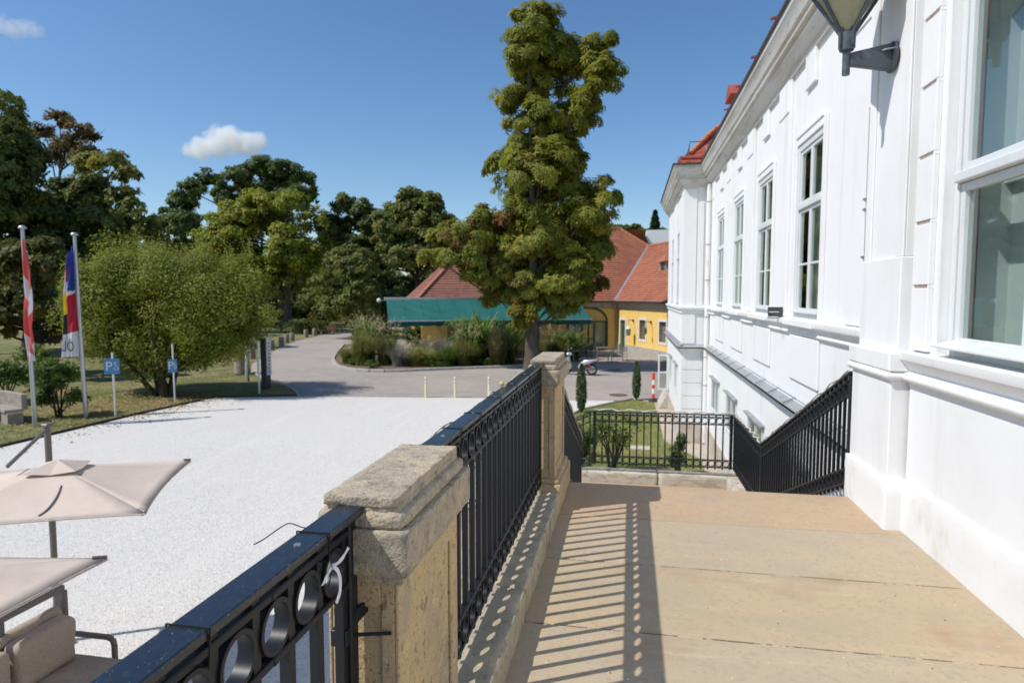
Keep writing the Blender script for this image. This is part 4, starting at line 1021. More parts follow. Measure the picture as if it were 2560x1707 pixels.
# ---- near bay with the big window
NW = 1.88
nb_open = [(2.80+1.5, 4.38+1.5, 1.205, 3.75)]
b = MB(); b.wall((NW,-1.5,0), (0,1,0), BY+1.5, 1.0, 5.3, nb_open, 0.20, (-1,0,0))
b.build('bay_wall', m_plaster, wb, fix=False)
b = MB(); b.box((NW+0.4,-1.5,GZ), (FX+1,BY,5.2)); b.box((NW-0.001,5.2,GZ),(FX+0.2,BY-0.002,5.29)); b.build('bay_wall', m_plaster, wb)
MB().box((1.862,-1.5,0.30), (NW+0.1,4.69,1.06)).build('bay_parapet', m_plaster, wb)
rough_block('bay_plinth', (1.836,-1.5,-0.08), (1.95,4.70,0.345), m_plinth, wb, cell=0.12, amp=0.003, rnd=0.012, freq=3, seed=3)
MB().sweep([(0.0,0.985),(0.008,0.99),(0.010,1.012),(0.03,1.018),(0.052,1.035),(0.055,1.055),(0.045,1.075),(0.02,1.085),(0.015,1.10),(0.03,1.125),(0.055,1.15),(0.075,1.165),(0.08,1.175),(0.082,1.222),(0.03,1.226),(-0.06,1.228)], [(1.868,4.70),(1.868,-1.5)]).build('bay_ledge', m_plaster, wb, smooth=45)
# quoin strip with open joints beside the window
for z in (1.655,2.065,2.485,2.925,3.35): MB().box((1.853,4.475,z-0.011), (1.881,4.665,z+0.011)).build('open_joint', m_brick, wb)
zz = [1.23,1.655,2.065,2.485,2.925,3.35,3.9]
for a, c in zip(zz, zz[1:]):
    MB().box((1.845,4.455,a+0.0112), (NW+0.001,4.685,c-0.0112)).build('quoin', m_plaster, wb, bevel=0.004)
    MB().box((1.849,4.455,c-0.0113), (NW+0.001,4.4748,c+0.0113)).build('quoin', m_plaster, wb); MB().box((1.849,4.6652,c-0.0113), (NW+0.001,4.685,c+0.0113)).build('quoin', m_plaster, wb)
# corner pilaster on its pedestal
rough_block('pedestal_plinth', (1.728,4.675,-0.10), (1.95,5.50,0.335), m_plinth, wb, cell=0.08, amp=0.004, rnd=0.012, freq=4, seed=5, chip=0.01)
MB().box((1.752,4.72,0.33), (1.95,5.475,1.03)).build('pedestal', m_plaster, wb, bevel=0.006)
MB().sweep([(0,1.02),(0.02,1.026),(0.034,1.045),(0.034,1.062),(0.02,1.08),(0.006,1.086),(0,1.1)], [(2.0,5.475),(1.752,5.475),(1.752,4.72),(2.0,4.72)]).build('pedestal_moulding', m_plaster, wb, smooth=50)
MB().box((1.725,4.688,1.085), (1.95,5.50,1.212)).build('pedestal_cap', m_plaster, wb, bevel=0.008)
MB().box((1.79,4.735,1.21), (1.95,5.47,1.86)).build('pilaster_base', m_plaster, wb, bevel=0.006)
p = MB(); p.box((1.815,4.74,1.86), (1.95,5.46,5.2)); p.build('pilaster_shaft', m_plaster, wb, bevel=0.006)
MB().box((1.80,4.74,1.861), (1.8151,4.86,5.2)).build('pilaster_edge', m_plaster, wb, bevel=0.004); MB().box((1.80,5.34,1.861), (1.8151,5.46,5.2)).build('pilaster_edge', m_plaster, wb, bevel=0.004)
# thin pipe with clips on the far edge of the pilaster
pp = MB().tube([(1.806,5.50,3.05),(1.806,5.50,1.3)], 0.010, 8).build('thin_pipe', m_pipe, wb, smooth=60)
for z in (2.35,2.27,1.9): MB().box((1.79,5.485,z-0.008), (1.825,5.515,z+0.008)).build('pipe_clip', m_flash, pp)
# big near window
y0, y1, z0, z1 = 2.80, 4.38, 1.205, 3.75
X = 1.955
f = MB(); xa, xb = X-0.02, X+0.06; c = (y0+y1)/2; zt = 2.30
f.box((xa,y0,z0),(xb,y0+0.05,z1)); f.box((xa,y1-0.05,z0),(xb,y1,z1)); f.box((xa,y0+0.05,z1-0.12),(xb,y1-0.05,z1)); f.box((xa,y0+0.05,z0),(xb,y1-0.05,z0+0.085))
f.box((xa-0.03,y0+0.05,zt-0.03),(xb,y1-0.05,zt+0.03))
fo = f.build('window', m_frame, wb, bevel=0.008, bseg=2)
tag(fo, 'large near window with pale blind behind the glass')
MB().add([(xa-0.115,y0+0.03,z0+0.078),(xa-0.115,y1-0.06,z0+0.078),(xa-0.115,y1-0.06,z0+0.092),(xa-0.115,y0+0.03,z0+0.092),(xa+0.02,y0+0.03,z0+0.085),(xa+0.02,y1-0.06,z0+0.085),(xa+0.02,y1-0.06,z0+0.125),(xa+0.02,y0+0.03,z0+0.125)],[(0,1,2,3),(4,7,6,5),(0,3,7,4),(1,5,6,2),(3,2,6,7),(0,4,5,1)]).build('drip_board', m_frame, fo, bevel=0.003)
for za, zb in ((zt+0.03,z1-0.12),(z0+0.085,zt-0.03)):
    for ya, yb in ((y0+0.05,c),(c,y1-0.05)):
        q = MB(); s = 0.052; xs0, xs1 = X-0.006, X+0.05
        q.box((xs0,ya+0.003,za+0.003),(xs1,ya+s,zb-0.003)); q.box((xs0,yb-s,za+0.003),(xs1,yb-0.003,zb-0.003)); q.box((xs0,ya+s,za+0.003),(xs1,yb-s,za+s)); q.box((xs0,ya+s,zb-s),(xs1,yb-s,zb-0.003))
        q.build('casement', m_frame, fo, bevel=0.006, bseg=2)
        pane(ya+s, yb-s, za+s, zb-s, X+0.022, fo, m_glass)
r = MB(); xr0, xr1 = X+0.065, X+0.30
r.add([(xr1,y0,z0),(xr1,y1,z0),(xr1,y1,z1),(xr1,y0,z1),(xr0,y0,z0),(xr0,y1,z0),(xr0,y1,z1),(xr0,y0,z1)], [(0,1,2,3),(4,5,1,0),(7,3,2,6),(4,0,3,7),(5,6,2,1)])
r.build('inner_blind', m_blind, fo)
for y in (c,):
    MB().box((xr1-0.05,y-0.045,z0),(xr1-0.005,y+0.045,z1)).build('inner_mullion', m_frame, fo, bevel=0.004)
MB().box((xr1-0.05,y0,zt-0.03),(xr1-0.006,y1,zt+0.03)).build('inner_mullion', m_frame, fo)
# basement window standing open on the wing
oc = thing('open_casement', 'white glazed window sash standing open at the wing of the white building', 'window sash', (WX-0.02,26.3,-2.05))
q = MB(); d = Vector((-1,0.12,0)).normalized(); P0 = Vector((WX-0.03,26.3,-2.2)); W_, H_ = 0.40, 1.42
for u0, u1, v0, v1 in ((0,0.06,0,H_),(W_-0.06,W_,0,H_),(0.06,W_-0.06,0,0.06),(0.06,W_-0.06,H_-0.06,H_),(0.06,W_-0.06,0.68,0.73)):
    q.obox(P0+d*((u0+u1)/2)+Vector((0,0,(v0+v1)/2)), d*((u1-u0)/2), Vector((-d.y,d.x,0))*0.02, Vector((0,0,(v1-v0)/2)))
q.build('sash_frame', m_frame, oc)
for v0, v1 in ((0.06,0.68),(0.73,H_-0.06)):
    MB().obox(P0+d*(W_/2)+Vector((0,0,(v0+v1)/2)), d*(W_/2-0.06), Vector((-d.y,d.x,0))*0.003, Vector((0,0,(v1-v0)/2))).build('pane', m_glass_far, oc)
# sloping stone stub at the foot of the wing
b = MB(); b.add([(WX-0.02,26.0,GZ),(WX-0.02,27.7,GZ),(WX-0.02,27.7,GZ+0.75),(WX-0.02,26.0,GZ+0.75),(WX-0.40,27.7,GZ),(WX-0.40,26.0,GZ)],[(0,3,2,1),(3,5,4,2),(0,5,3),(1,2,4),(0,1,4,5)])
tag(b.build('stone_buttress', m_palestone, bevel=0.02), 'pale sloping stone stub at the foot of the white wing', 'buttress')
# small grey plaque beside the first window
pq = thing('wall_plaque', 'small grey sign with two pale lines sticking out beside a window of the white building', 'plaque', (FX-0.03,10.42,1.38))
MB().box((FX-0.26,10.40,1.245),(FX-0.045,10.42,1.42)).build('board', m_darkmetal, pq, bevel=0.003)
MB().box((FX-0.045,10.403,1.33),(FX-0.001,10.417,1.38)).build('bracket', m_darkmetal, pq)
MB().box((FX-0.245,10.3965,1.338),(FX-0.10,10.3995,1.350)).build('pale_line', m_white, pq)
MB().box((FX-0.26,10.3965,1.258),(FX-0.11,10.3995,1.274)).build('pale_line', m_white, pq)

# ---------------------------------------------------------------- wall lamp
lp = thing('wall_lamp', 'grey iron wall lantern with cream glass on the white pilaster', 'lamp', (1.80,5.05,3.27))
cx, cyl = 1.495, 5.05
b = MB(); b.add([(1.802,5.02,3.175),(1.802,5.08,3.175),(1.802,5.08,3.365),(1.802,5.02,3.365),(cx+0.02,5.03,3.225),(cx+0.02,5.07,3.225),(cx+0.02,5.07,3.315),(cx+0.02,5.03,3.315)],[(0,1,2,3),(4,7,6,5),(0,4,5,1),(1,5,6,2),(2,6,7,3),(3,7,4,0)])
b.build('bracket', m_lampmetal, lp, bevel=0.006)
MB().lathe([(0.105,0),(0.105,0.012),(0.02,0.014)], (1.786,5.05,3.27), 24, axis='x').build('wall_plate', m_lampmetal, lp, smooth=40)
MB().tube([(1.72,5.02,3.31),(1.735,5.0,3.312),(1.79,4.995,3.316)], 0.006, 8).build('bolt', m_alu, lp)
MB().tube([(cx,cyl,3.165),(cx,cyl,3.34)], 0.026, 16).build('stem', m_lampmetal, lp, smooth=50)
MB().lathe([(0.030,3.325),(0.048,3.335),(0.048,3.46),(0.036,3.47)], (cx,cyl,0), 18).build('collar', m_lampmetal, lp, smooth=40)
zb, zt_ = 3.475, 3.86; rb_, rt_ = 0.055, 0.36
ang = [R(28+90*k) for k in range(4)]
cor = lambda r, z, k: Vector((cx+r*math.cos(ang[k % 4]), cyl+r*math.sin(ang[k % 4]), z))
for k in range(4):
    MB().add([cor(rb_-0.012,zb,k),cor(rb_-0.012,zb,k+1),cor(rt_-0.012,zt_,k+1),cor(rt_-0.012,zt_,k)],[(0,1,2,3)]).build('pane', m_lampglass, lp)
    MB().bar(cor(rb_,zb-0.02,k), cor(rt_,zt_,k), 0.016, 0.022).build('rib', m_lampmetal, lp)
    MB().bar(cor(rb_,zb+0.01,k), cor(rb_-0.002,3.36,k), 0.020, 0.03).build('rib_foot', m_lampmetal, lp)
    MB().bar(cor(rt_,zt_,k), cor(rt_,zt_,k+1), 0.022, 0.022).build('rim', m_lampmetal, lp)
rf_ = MB(); rf_.add([cor(rt_+0.03,zt_+0.012,k) for k in range(4)] + [cor(0.05,zt_+0.2,k) for k in range(4)], [(3,2,1,0),(4,5,6,7)]+[(k,(k+1)%4,4+(k+1)%4,4+k) for k in range(4)])
rf_.build('lamp_roof', m_lampmetal, lp)
MB().tube([(cx,cyl,3.47),(cx,cyl,3.62)], [0.03,0.028], 12).build('bulb_holder', m_white, lp, smooth=50)
# ---------------------------------------------------------------- yellow building behind the yard (L-shaped, turned by 24 degrees)
YB = Vector((-1.03, 54.0, 0)); YA = R(24)
yb = thing('yellow_building', 'yellow L-shaped house with orange tiled roofs behind the yard', 'building', (YB.x,YB.y,0), rz=YA)
EZ = 1.12; RZM = 7.75; HW = 6.4
L0 = -16.2
def courses(name, p0, p1, q0, q1, n, m, par, th=0.045):
    """tile courses between eave p0-p1 and top q0-q1, each lapping the one below"""
    p0,p1,q0,q1 = map(Vector, (p0,p1,q0,q1)); b = MB()
    nr = (p1-p0).cross(q0-p0) if (q0-p0).length > 1e-6 else (p1-p0).cross(q1-p0)
    nr.normalize()
    if nr.z < 0: nr = -nr
    for i in range(n):
        a, c = i/n, (i+1.12)/n
        c = min(c, 1.0)
        A, B = p0.lerp(q0,a), p1.lerp(q1,a); C, D = p1.lerp(q1,c), p0.lerp(q0,c)
        A2, B2 = A+nr*th, B+nr*th
        w = (B-A).length
        # break every course into runs with slightly different lift, like hand-laid tiles
        k = max(1, int(w/1.1))
        for j in range(k):
            s, e = j/k, (j+1)/k
            l = rng.uniform(-0.008, 0.008)
            v = [A2.lerp(B2,s)+nr*l, A2.lerp(B2,e)+nr*l, D.lerp(C,e)+nr*0.004, D.lerp(C,s)+nr*0.004, A.lerp(B,s), A.lerp(B,e)]
            b.add(v, [(0,1,2,3),(4,5,1,0)])
    o = b.build(name, m, par, fix=False); o['kind'] = 'stuff'
    return o
zt = RZM; o_ = 0.45
# main wing roof
rL, rR = -9.9, 3.2
# front pitch is cut where the cross wing joins: eave runs to the inner corner, top runs along the ridge, right edge is the valley
c1 = (L0-o_,-o_,EZ); c2 = (-0.35,-o_,EZ); v1 = (5.0,5.0,6.1); r1 = (rL,HW,zt); r2 = (rR,HW,zt)
# split into the pitch left of the valley foot and the part above the valley
courses('roof_tiles', c1, (-8.0,-o_,EZ), r1, (-5.0,HW,zt), 34, m_tile_brown, yb)  # left stretch of the pitch in the darker brown tile colour
courses('roof_tiles', (-8.0,-o_,EZ), (-0.35,-o_,EZ), (-5.0,HW,zt), (-0.35+3.2,HW,zt), 34, m_tile, yb)
courses('roof_tiles', (-0.35,-o_,EZ+0.01), (-0.34,-o_,EZ+0.01), (-0.35+3.2,HW,zt+0.01), (5.0+0.2,4.9,6.12), 34, m_tile, yb)
# left hip end, far pitch
courses('roof_tiles', (L0-o_,2*HW+o_,EZ), (L0-o_,-o_,EZ), (rL,HW,zt-0.01), (rL,HW,zt), 30, m_tile_brown, yb)
MB().add([(L0-o_,2*HW+o_,EZ),(12,2*HW+o_,EZ),(rR+2,HW,zt-0.03),(rL,HW,zt-0.03)],[(0,1,2,3)]).build('back_pitch', m_tile, yb)
MB().add([(2.85,HW,zt-0.02),(12,2*HW,EZ),(10,0.0,EZ),(4.9,4.9,6.1)],[(0,1,2,3)]).build('back_pitch', m_tile, yb)
# cross wing roof
courses('roof_tiles', (-0.42,-0.36,EZ+0.01), (-0.42,-15,EZ+0.01), (5.0,5.0,6.05), (5.0,-15,6.05), 30, m_tile, yb)
MB().add([(5.0,5.0,6.04),(5.0,-15,6.04),(10.4,-15,EZ),(10.4,5,EZ)],[(0,1,2,3)]).build('back_pitch', m_tile, yb)
# valley gutter in zinc, ridges and hips
def ridge(p, q, n, r=0.13):
    p, q = Vector(p), Vector(q)
    for i in range(n):
        a = p.lerp(q, i/n); c = p.lerp(q, (i+1.08)/n)
        MB().tube([a, c], [r*0.9, r*1.08], 8).build('ridge_tile', m_ridge, yb, smooth=60)
b = MB()
A, B = Vector((-0.42,-0.42,EZ+0.03)), Vector((5.0,5.0,6.13)); sd = Vector((1,-1,0)).normalized()*0.27
b.add([A-sd+Vector((0,0,0.10)), A+sd+Vector((0,0,0.10)), B+sd*0.8+Vector((0,0,0.10)), B-sd*0.8+Vector((0,0,0.10))], [(0,1,2,3)])
b.build('valley_gutter', m_alu, yb)
ridge((rL,HW,zt+0.02), (rR-0.3,HW,zt+0.02), 26)
ridge((rR-0.35,HW,zt+0.02), (5.0,4.95,6.15), 7)
ridge((5.0,5.0,6.1), (5.0,-14,6.1), 40)
ridge((L0-o_,-o_,EZ+0.08), (rL,HW,zt+0.03), 26)
# walls
HG = GZ
arch = MB()
W0 = L0
ops = [(12.0,14.9,HG,-0.1)]          # doorway under the arch (u from L0)
arch.wall((L0,0,0), (1,0,0), -L0, HG, EZ-0.28, [(2.0,3.3,-1.9,-0.3),(5.0,6.3,-1.9,-0.3),(8.2,9.5,-1.9,-0.3),(11.9,15.3,HG,-0.55)], 0.35, (0,-1,0))
arch.wall((0,-15,0), (0,1,0), 15, HG, EZ-0.28, [(13.3,14.25,HG,-0.42),(9.55,10.6,-1.75,-0.28),(6.25,7.3,-1.75,-0.28),(2.9,3.95,-1.75,-0.28)], 0.3, (-1,0,0))
arch.box((L0,0.4,HG),(9.8,2*HW,EZ)); arch.box((0.4,-15,HG),(9.8,0.4,EZ)); arch.wall((L0,2*HW,0),(0,-1,0),2*HW,HG,EZ-0.05,[],0.1,(-1,0,0))
arch.build('wall', m_yellow, yb, fix=False)
# arched head over the doorway: segment of the yellow wall hidden behind a dark green arch rim
seg = MB(); n = 16; u0, u1 = L0+11.9, L0+15.3; cxm = (u0+u1)/2; hw = (u1-u0)/2
rim = MB()
pts = [Vector((cxm-hw*math.cos(math.pi*i/n), -0.03, -0.55+1.15*math.sin(math.pi*i/n))) for i in range(n+1)]
rim.tube(pts, 0.09, 6); rim.tube([Vector((u0,-0.03,HG)),pts[0]],0.09,6); rim.tube([pts[-1],Vector((u1,-0.03,HG))],0.09,6)
rim.build('arch_rim', m_greendoor, yb)
fan = MB(); fan.add([Vector((cxm,-0.012,-0.55))]+[p+Vector((0,0.018,0)) for p in pts], [(0,i+1,i+2) for i in range(n)])
fan.build('arch_window', m_glass_far, yb, fix=False)
fan2 = MB(); fan2.add([Vector((cxm,-0.004,-0.55))]+[p+Vector((0,0.026,0)) for p in pts], [(0,i+1,i+2) for i in range(n)])
fan2.build('arch_back', m_yellow, yb, fix=False)
gl = MB()
gl.add([(u0,0.30,HG),(u1,0.30,HG),(u1,0.30,-0.55),(u0,0.30,-0.55)],[(0,1,2,3)]); gl.build('passage', m_room, yb)
dr = MB()
for ua, ub in ((u0+0.05,u0+0.13),(u0+1.15,u0+1.27),(u0+2.25,u0+2.37),(u1-0.13,u1-0.05)): dr.box((ua,-0.02,HG),(ub,0.06,-0.55))
dr.box((u0,-0.03,-0.62),(u1,0.07,-0.50)); dr.box((u0+1.27,-0.01,-1.98),(u0+2.25,0.05,-1.9)); dr.box((u0+1.27,-0.01,HG),(u0+2.25,0.05,HG+0.5))
dr.build('glazed_door', m_greendoor, yb)
MB().box((u0+1.27,0.01,HG+0.5),(u0+2.25,0.02,-0.62)).build('pane', m_glass_far, yb); MB().box((u0+2.37,0.01,HG+0.3),(u1-0.13,0.02,-0.62)).build('pane', m_glass_far, yb)
wd = MB().box((u0+1.30,0.12,HG),(u0+2.3,0.16,-0.7)); wd.build('inner_wall', m_yellow, yb)
# socle, eaves soffit, gutter, downpipe
MB().box((-0.06,-15,HG),(0.001,-1.72,HG+0.55)).build('socle', m_greywall, yb); MB().box((-0.06,-0.75,HG),(0.001,-0.02,HG+0.55)).build('socle', m_greywall, yb)
MB().add([(-0.02,-15,EZ-0.62),(-0.02,0,EZ-0.62),(-0.36,-0.3,EZ-0.12),(-0.36,-15,EZ-0.12)],[(0,1,2,3)]).build('eaves_cove', m_greywall, yb)
MB().add([(L0,-0.02,EZ-0.62),(0,-0.02,EZ-0.62),(-0.3,-0.36,EZ-0.12),(L0-0.3,-0.36,EZ-0.12)],[(0,1,2,3)]).build('eaves_cove', m_greywall, yb)
MB().tube([(-0.46,-0.46,EZ-0.05),(-0.46,-15,EZ-0.05)],0.08,8).build('eaves_gutter', m_darkmetal, yb, smooth=60)
MB().tube([(-0.46,-0.46,EZ-0.05),(L0-0.4,-0.46,EZ-0.05)],0.08,8).build('eaves_gutter', m_darkmetal, yb, smooth=60)
MB().tube([(-0.42,-0.42,EZ-0.1),(-0.42,-0.42,EZ-0.3),(-0.12,-0.12,EZ-0.8),(-0.10,-0.10,HG+0.2)],0.06,8).build('downpipe', m_alu, yb, smooth=60)
# door and grilled windows of the cross wing (wall faces -x, u runs along y from -15)
def yel(u): return -15+u
def framed(u0, u1, z0, z1, nm):
    f = MB(); w = 0.17
    a, c = yel(u0), yel(u1)
    f.box((-0.035,a-w,z0),(0.002,a,z1+w)); f.box((-0.035,c,z0),(0.002,c+w,z1+w)); f.box((-0.035,a,z1),(0.002,c,z1+w))
    if nm != 'door': f.box((-0.035,a-w,z0-w),(0.002,c+w,z0))
    return f.build(nm, m_white, yb)
d = framed(13.3,14.25,HG,-0.42,'door')
MB().box((0.12,yel(13.3),HG),(0.16,yel(14.25),-0.42)).build('door_leaf', m_greendoor, d, bevel=0.004)
MB().box((0.02,yel(13.3),HG),(0.12,yel(13.3)+0.05,-0.42)).build('door_leaf', m_greendoor, d)
for u0_, u1_ in ((9.55,10.6),(6.25,7.3),(2.9,3.95)):
    w = framed(u0_,u1_,-1.75,-0.28,'window')
    MB().add([(0.15,yel(u0_),-1.75),(0.15,yel(u1_),-1.75),(0.15,yel(u1_),-0.28),(0.15,yel(u0_),-0.28)],[(0,1,2,3)]).build('pane', m_glass_far, w)
    MB().add([(0.22,yel(u0_),-1.75),(0.22,yel(u1_),-1.75),(0.22,yel(u1_),-0.28),(0.22,yel(u0_),-0.28)],[(0,1,2,3)]).build('room', m_curtain, w)
    g = MB(); a, c = yel(u0_), yel(u1_)
    for i in range(-7, 8):
        for sgn in (1, -1):
            m_ = (a+c)/2 + i*0.17
            p, q2 = Vector((0.0,m_-0.55*sgn*0.5,-1.75)), Vector((0.0,m_+0.55*sgn*0.5,-0.28))
            # clip to the opening
            t0, t1 = 0.0, 1.0; dy = q2.y-p.y
            ta, tc = (a-p.y)/dy, (c-p.y)/dy
            t0 = max(t0, min(ta,tc)); t1 = min(t1, max(ta,tc))
            if t1-t0 > 0.05: g.tube([p.lerp(q2,t0), p.lerp(q2,t1)], 0.011, 4)
    g.build('grille', m_darkmetal, w)
for u0_ in (2.0,5.0,8.2):
    x0, x1 = L0+u0_, L0+u0_+1.3
    f = MB(); w = 0.15
    f.box((x0-w,-0.03,-1.9-w),(x0,0.002,-0.3+w)); f.box((x1,-0.03,-1.9-w),(x1+w,0.002,-0.3+w)); f.box((x0,-0.03,-0.3),(x1,0.002,-0.3+w)); f.box((x0,-0.03,-1.9-w),(x1,0.002,-1.9)); f.box(((x0+x1)/2-0.04,0.1,-1.9),((x0+x1)/2+0.04,0.14,-0.3))
    fo = f.build('window', m_white, yb)
    MB().add([(x0,0.15,-1.9),(x1,0.15,-1.9),(x1,0.15,-0.3),(x0,0.15,-0.3)],[(0,1,2,3)]).build('pane', m_glass_far, fo); MB().add([(x0,0.25,-1.9),(x1,0.25,-1.9),(x1,0.25,-0.3),(x0,0.25,-0.3)],[(0,1,2,3)]).build('room', m_room, fo)
# roof dormer on the cross wing
dm = MB(); dx, dy_ = 2.2, -3.7
dm.box((dx,dy_-0.5,3.2),(dx+1.6,dy_+0.5,4.3)); dmo = dm.build('dormer', m_greywall, yb)
hd = MB(); hd.add([(dx-0.25,dy_-0.72,4.22),(dx-0.25,dy_+0.72,4.22),(dx+2.2,dy_+0.72,4.5),(dx+2.2,dy_-0.72,4.5),(dx+0.35,dy_,4.95),(dx+2.2,dy_,5.05)],[(0,1,4),(1,2,5,4),(3,0,4,5),(0,3,2,1)]); hd.build('dormer_roof', m_tile, dmo)
MB().box((dx-0.012,dy_-0.36,3.42),(dx-0.002,dy_+0.36,4.12)).build('dormer_shutter', m_greendoor, dmo)
MB().add([(dx-0.35,dy_-0.6,3.02),(dx-0.35,dy_+0.6,3.02),(dx,dy_+0.55,3.4),(dx,dy_-0.55,3.4)],[(0,1,2,3)]).build('dormer_apron', m_alu, dmo)
# lanterns on brackets along the cross wing
ry = Matrix.Rotation(YA, 3, 'Z')
def yw(x, y, z): return Vector((YB.x,YB.y,0)) + ry @ Vector((x,y,z))
for k, (u, lab) in enumerate(((11.45, 'dark green lantern hanging beside the green door of the yellow house'), (8.35, 'small lantern hanging between the grilled windows of the yellow house'))):
    lt = thing('hanging_lantern', lab, 'lantern', yw(0,yel(u),-0.5), group='lanterns on the yellow wall')
    y_ = yel(u)
    b = MB(); b.tube([yw(0,y_+0.25,-0.36),yw(-0.08,y_+0.2,-0.38),yw(-0.55,y_,-0.30)],0.025,6); b.tube([yw(-0.55,y_,-0.30),yw(-0.55,y_,-0.75)],0.015,5); b.obox(yw(-0.04,y_+0.25,-0.38),ry@Vector((0.05,0,0)),ry@Vector((0,0.08,0)),(0,0,0.09)); b.build('bracket', m_darkmetal, lt)
    if k == 0:
        c = yw(-0.55,y_,0)
        MB().lathe([(0.03,-0.72),(0.12,-0.86),(0.21,-1.0),(0.21,-1.03)], (c.x,c.y,0), 6).build('lamp_roof', m_white, lt)
        MB().lathe([(0.17,-1.04),(0.13,-1.5),(0.10,-1.52)], (c.x,c.y,0), 6).build('lamp_glass', m_lampglass, lt)
        for j in range(6):
            a = R(60*j); MB().bar((c.x+0.18*math.cos(a),c.y+0.18*math.sin(a),-1.03),(c.x+0.14*math.cos(a),c.y+0.14*math.sin(a),-1.52),0.03,0.03).build('rib', m_greendoor, lt)
    else:
        c = yw(-0.55,y_,0); MB().sphere((c.x,c.y,-1.0), 0.1, 10, 8, sq=(0.8,0.8,2.6)).build('lamp_glass', m_darkmetal, lt, smooth=60)

# ---------------------------------------------------------------- green awning on its frame
aw = thing('awning', 'long dark green awning over the restaurant terrace', 'awning', (YB.x,YB.y,0), rz=YA)
ax0, ax1 = -19.0, -4.6; fy, by = -6.25, -3.1; fz, bz = -0.12, 1.33
n = 110; m_ = 16; b = MB()
for i in range(n):
    for j in range(m_):
        a = i*(m_+1)+j; b.f.append((a, a+m_+1, a+m_+2, a+1)); b.m.append(0)
b.v = []
for i in range(n+1):
    u = ax0+(ax1-ax0)*i/n
    for j in range(m_+1):
        v = j/m_
        sag = -0.14*math.sin(math.pi*v) + 0.03*math.sin(u*3.1+v*4)*math.sin(math.pi*v) + 0.05*noise.noise(Vector((u*0.9,v*2.5,2)))*math.sin(math.pi*v)
        w0 = (u-ax0)*0.55 + v*2.6; diag = 0.07*math.exp(-((u-ax0-1.2-1.9*(1-v))/0.9)**2)*math.sin(w0*7.5) + 0.035*math.exp(-((u-ax0-11.2-0.8*(1-v))/1.0)**2)*math.sin(w0*6)
        b.v.append((u, fy+(by-fy)*v, fz+(bz-fz)*v+sag*0.6+diag*math.sin(math.pi*v)**0.6))
b.build('canopy', m_awning, aw, smooth=180, fix=False)
for u in np.arange(ax0+1.2,ax1,1.2):
    MB().tube([(u,fy+(by-fy)*v,fz+(bz-fz)*v-0.084*math.sin(math.pi*v)+0.012) for v in [q/12 for q in range(13)]],0.012,4).build('seam', m_awning, aw)
va = MB(); k = 150
for i in range(k+1):
    u = ax0+(ax1-ax0)*i/k; w = 0.05*math.sin(u*6.0)+0.03*math.sin(u*14)
    va.v += [(u,fy+0.02,fz-0.06),(u,fy+0.04+w*0.5,fz-0.2),(u,fy+0.05+w,fz-0.36-0.02*math.sin(u*6))]
for i in range(k):
    for j in range(2):
        a = i*3+j; va.f.append((a,a+3,a+4,a+1)); va.m.append(0)
va.build('valance', m_awning, aw, smooth=180, fix=False)
MB().box((ax0-0.05,fy-0.05,fz-0.06),(ax1+0.05,fy+0.05,fz+0.03)).build('front_bar', m_alu, aw, bevel=0.01)
MB().box((ax0-0.15,by-0.08,bz-0.08),(ax1+0.05,by+0.14,bz+0.12)).build('cassette', m_alu, aw, bevel=0.02)
MB().box((ax0+0.3,by+0.14,bz-0.16),(ax1+0.0,-0.5,bz-0.08)).build('added_shade_cover', m_awning, aw)  # added cover that keeps the sun off the yellow wall under the awning
MB().sphere((ax0-0.5,by,bz-0.1),0.16,12,8).build('lamp_globe', m_white, aw, smooth=60); MB().bar((ax0-0.5,by,bz-0.1),(ax0,by,bz-0.1),0.04,0.04).build('lamp_arm', m_alu, aw)
for u in (ax0+0.15,-14.2,-9.4,ax1-0.2):
    MB().box((u-0.05,fy+0.1,GZ),(u+0.05,fy+0.2,fz-0.03)).build('post', m_darkmetal, aw); MB().box((u-0.06,by-0.06,GZ),(u+0.06,by+0.06,bz-0.06)).build('post', m_darkmetal, aw)
for u in (ax0+0.15,-14.2,-9.4,ax1-0.2): MB().bar((u,fy+0.1,fz-0.05),(u,by,bz-0.12),0.05,0.07).build('arm', m_darkmetal, aw)
# terrace screens and yellow pillar below it
sc = thing('glass_screen', 'low glass windscreen in front of the restaurant terrace under the green awning', 'screen', (YB.x,YB.y,GZ), rz=YA)
for u in np.arange(-17.6,-5.5,2.0):
    MB().box((u,fy+0.55,0.1),(u+1.94,fy+0.57,1.05)).build('pane', m_glass_far, sc); MB().box((u-0.04,fy+0.53,0),(u,fy+0.59,1.1)).build('screen_post', m_alu, sc)
pl = thing('yellow_pillar', 'slim yellow pillar standing under the left part of the green awning', 'pillar', yw(-14.6,-1.6,GZ))
P = yw(-14.6,-1.6,GZ); MB().box((P.x-0.25,P.y-0.25,GZ),(P.x+0.25,P.y+0.25,0.9)).build('shaft', m_yellow, pl); MB().box((P.x-0.32,P.y-0.32,GZ),(P.x+0.32,P.y+0.32,GZ+0.35)).build('base', m_greywall, pl)
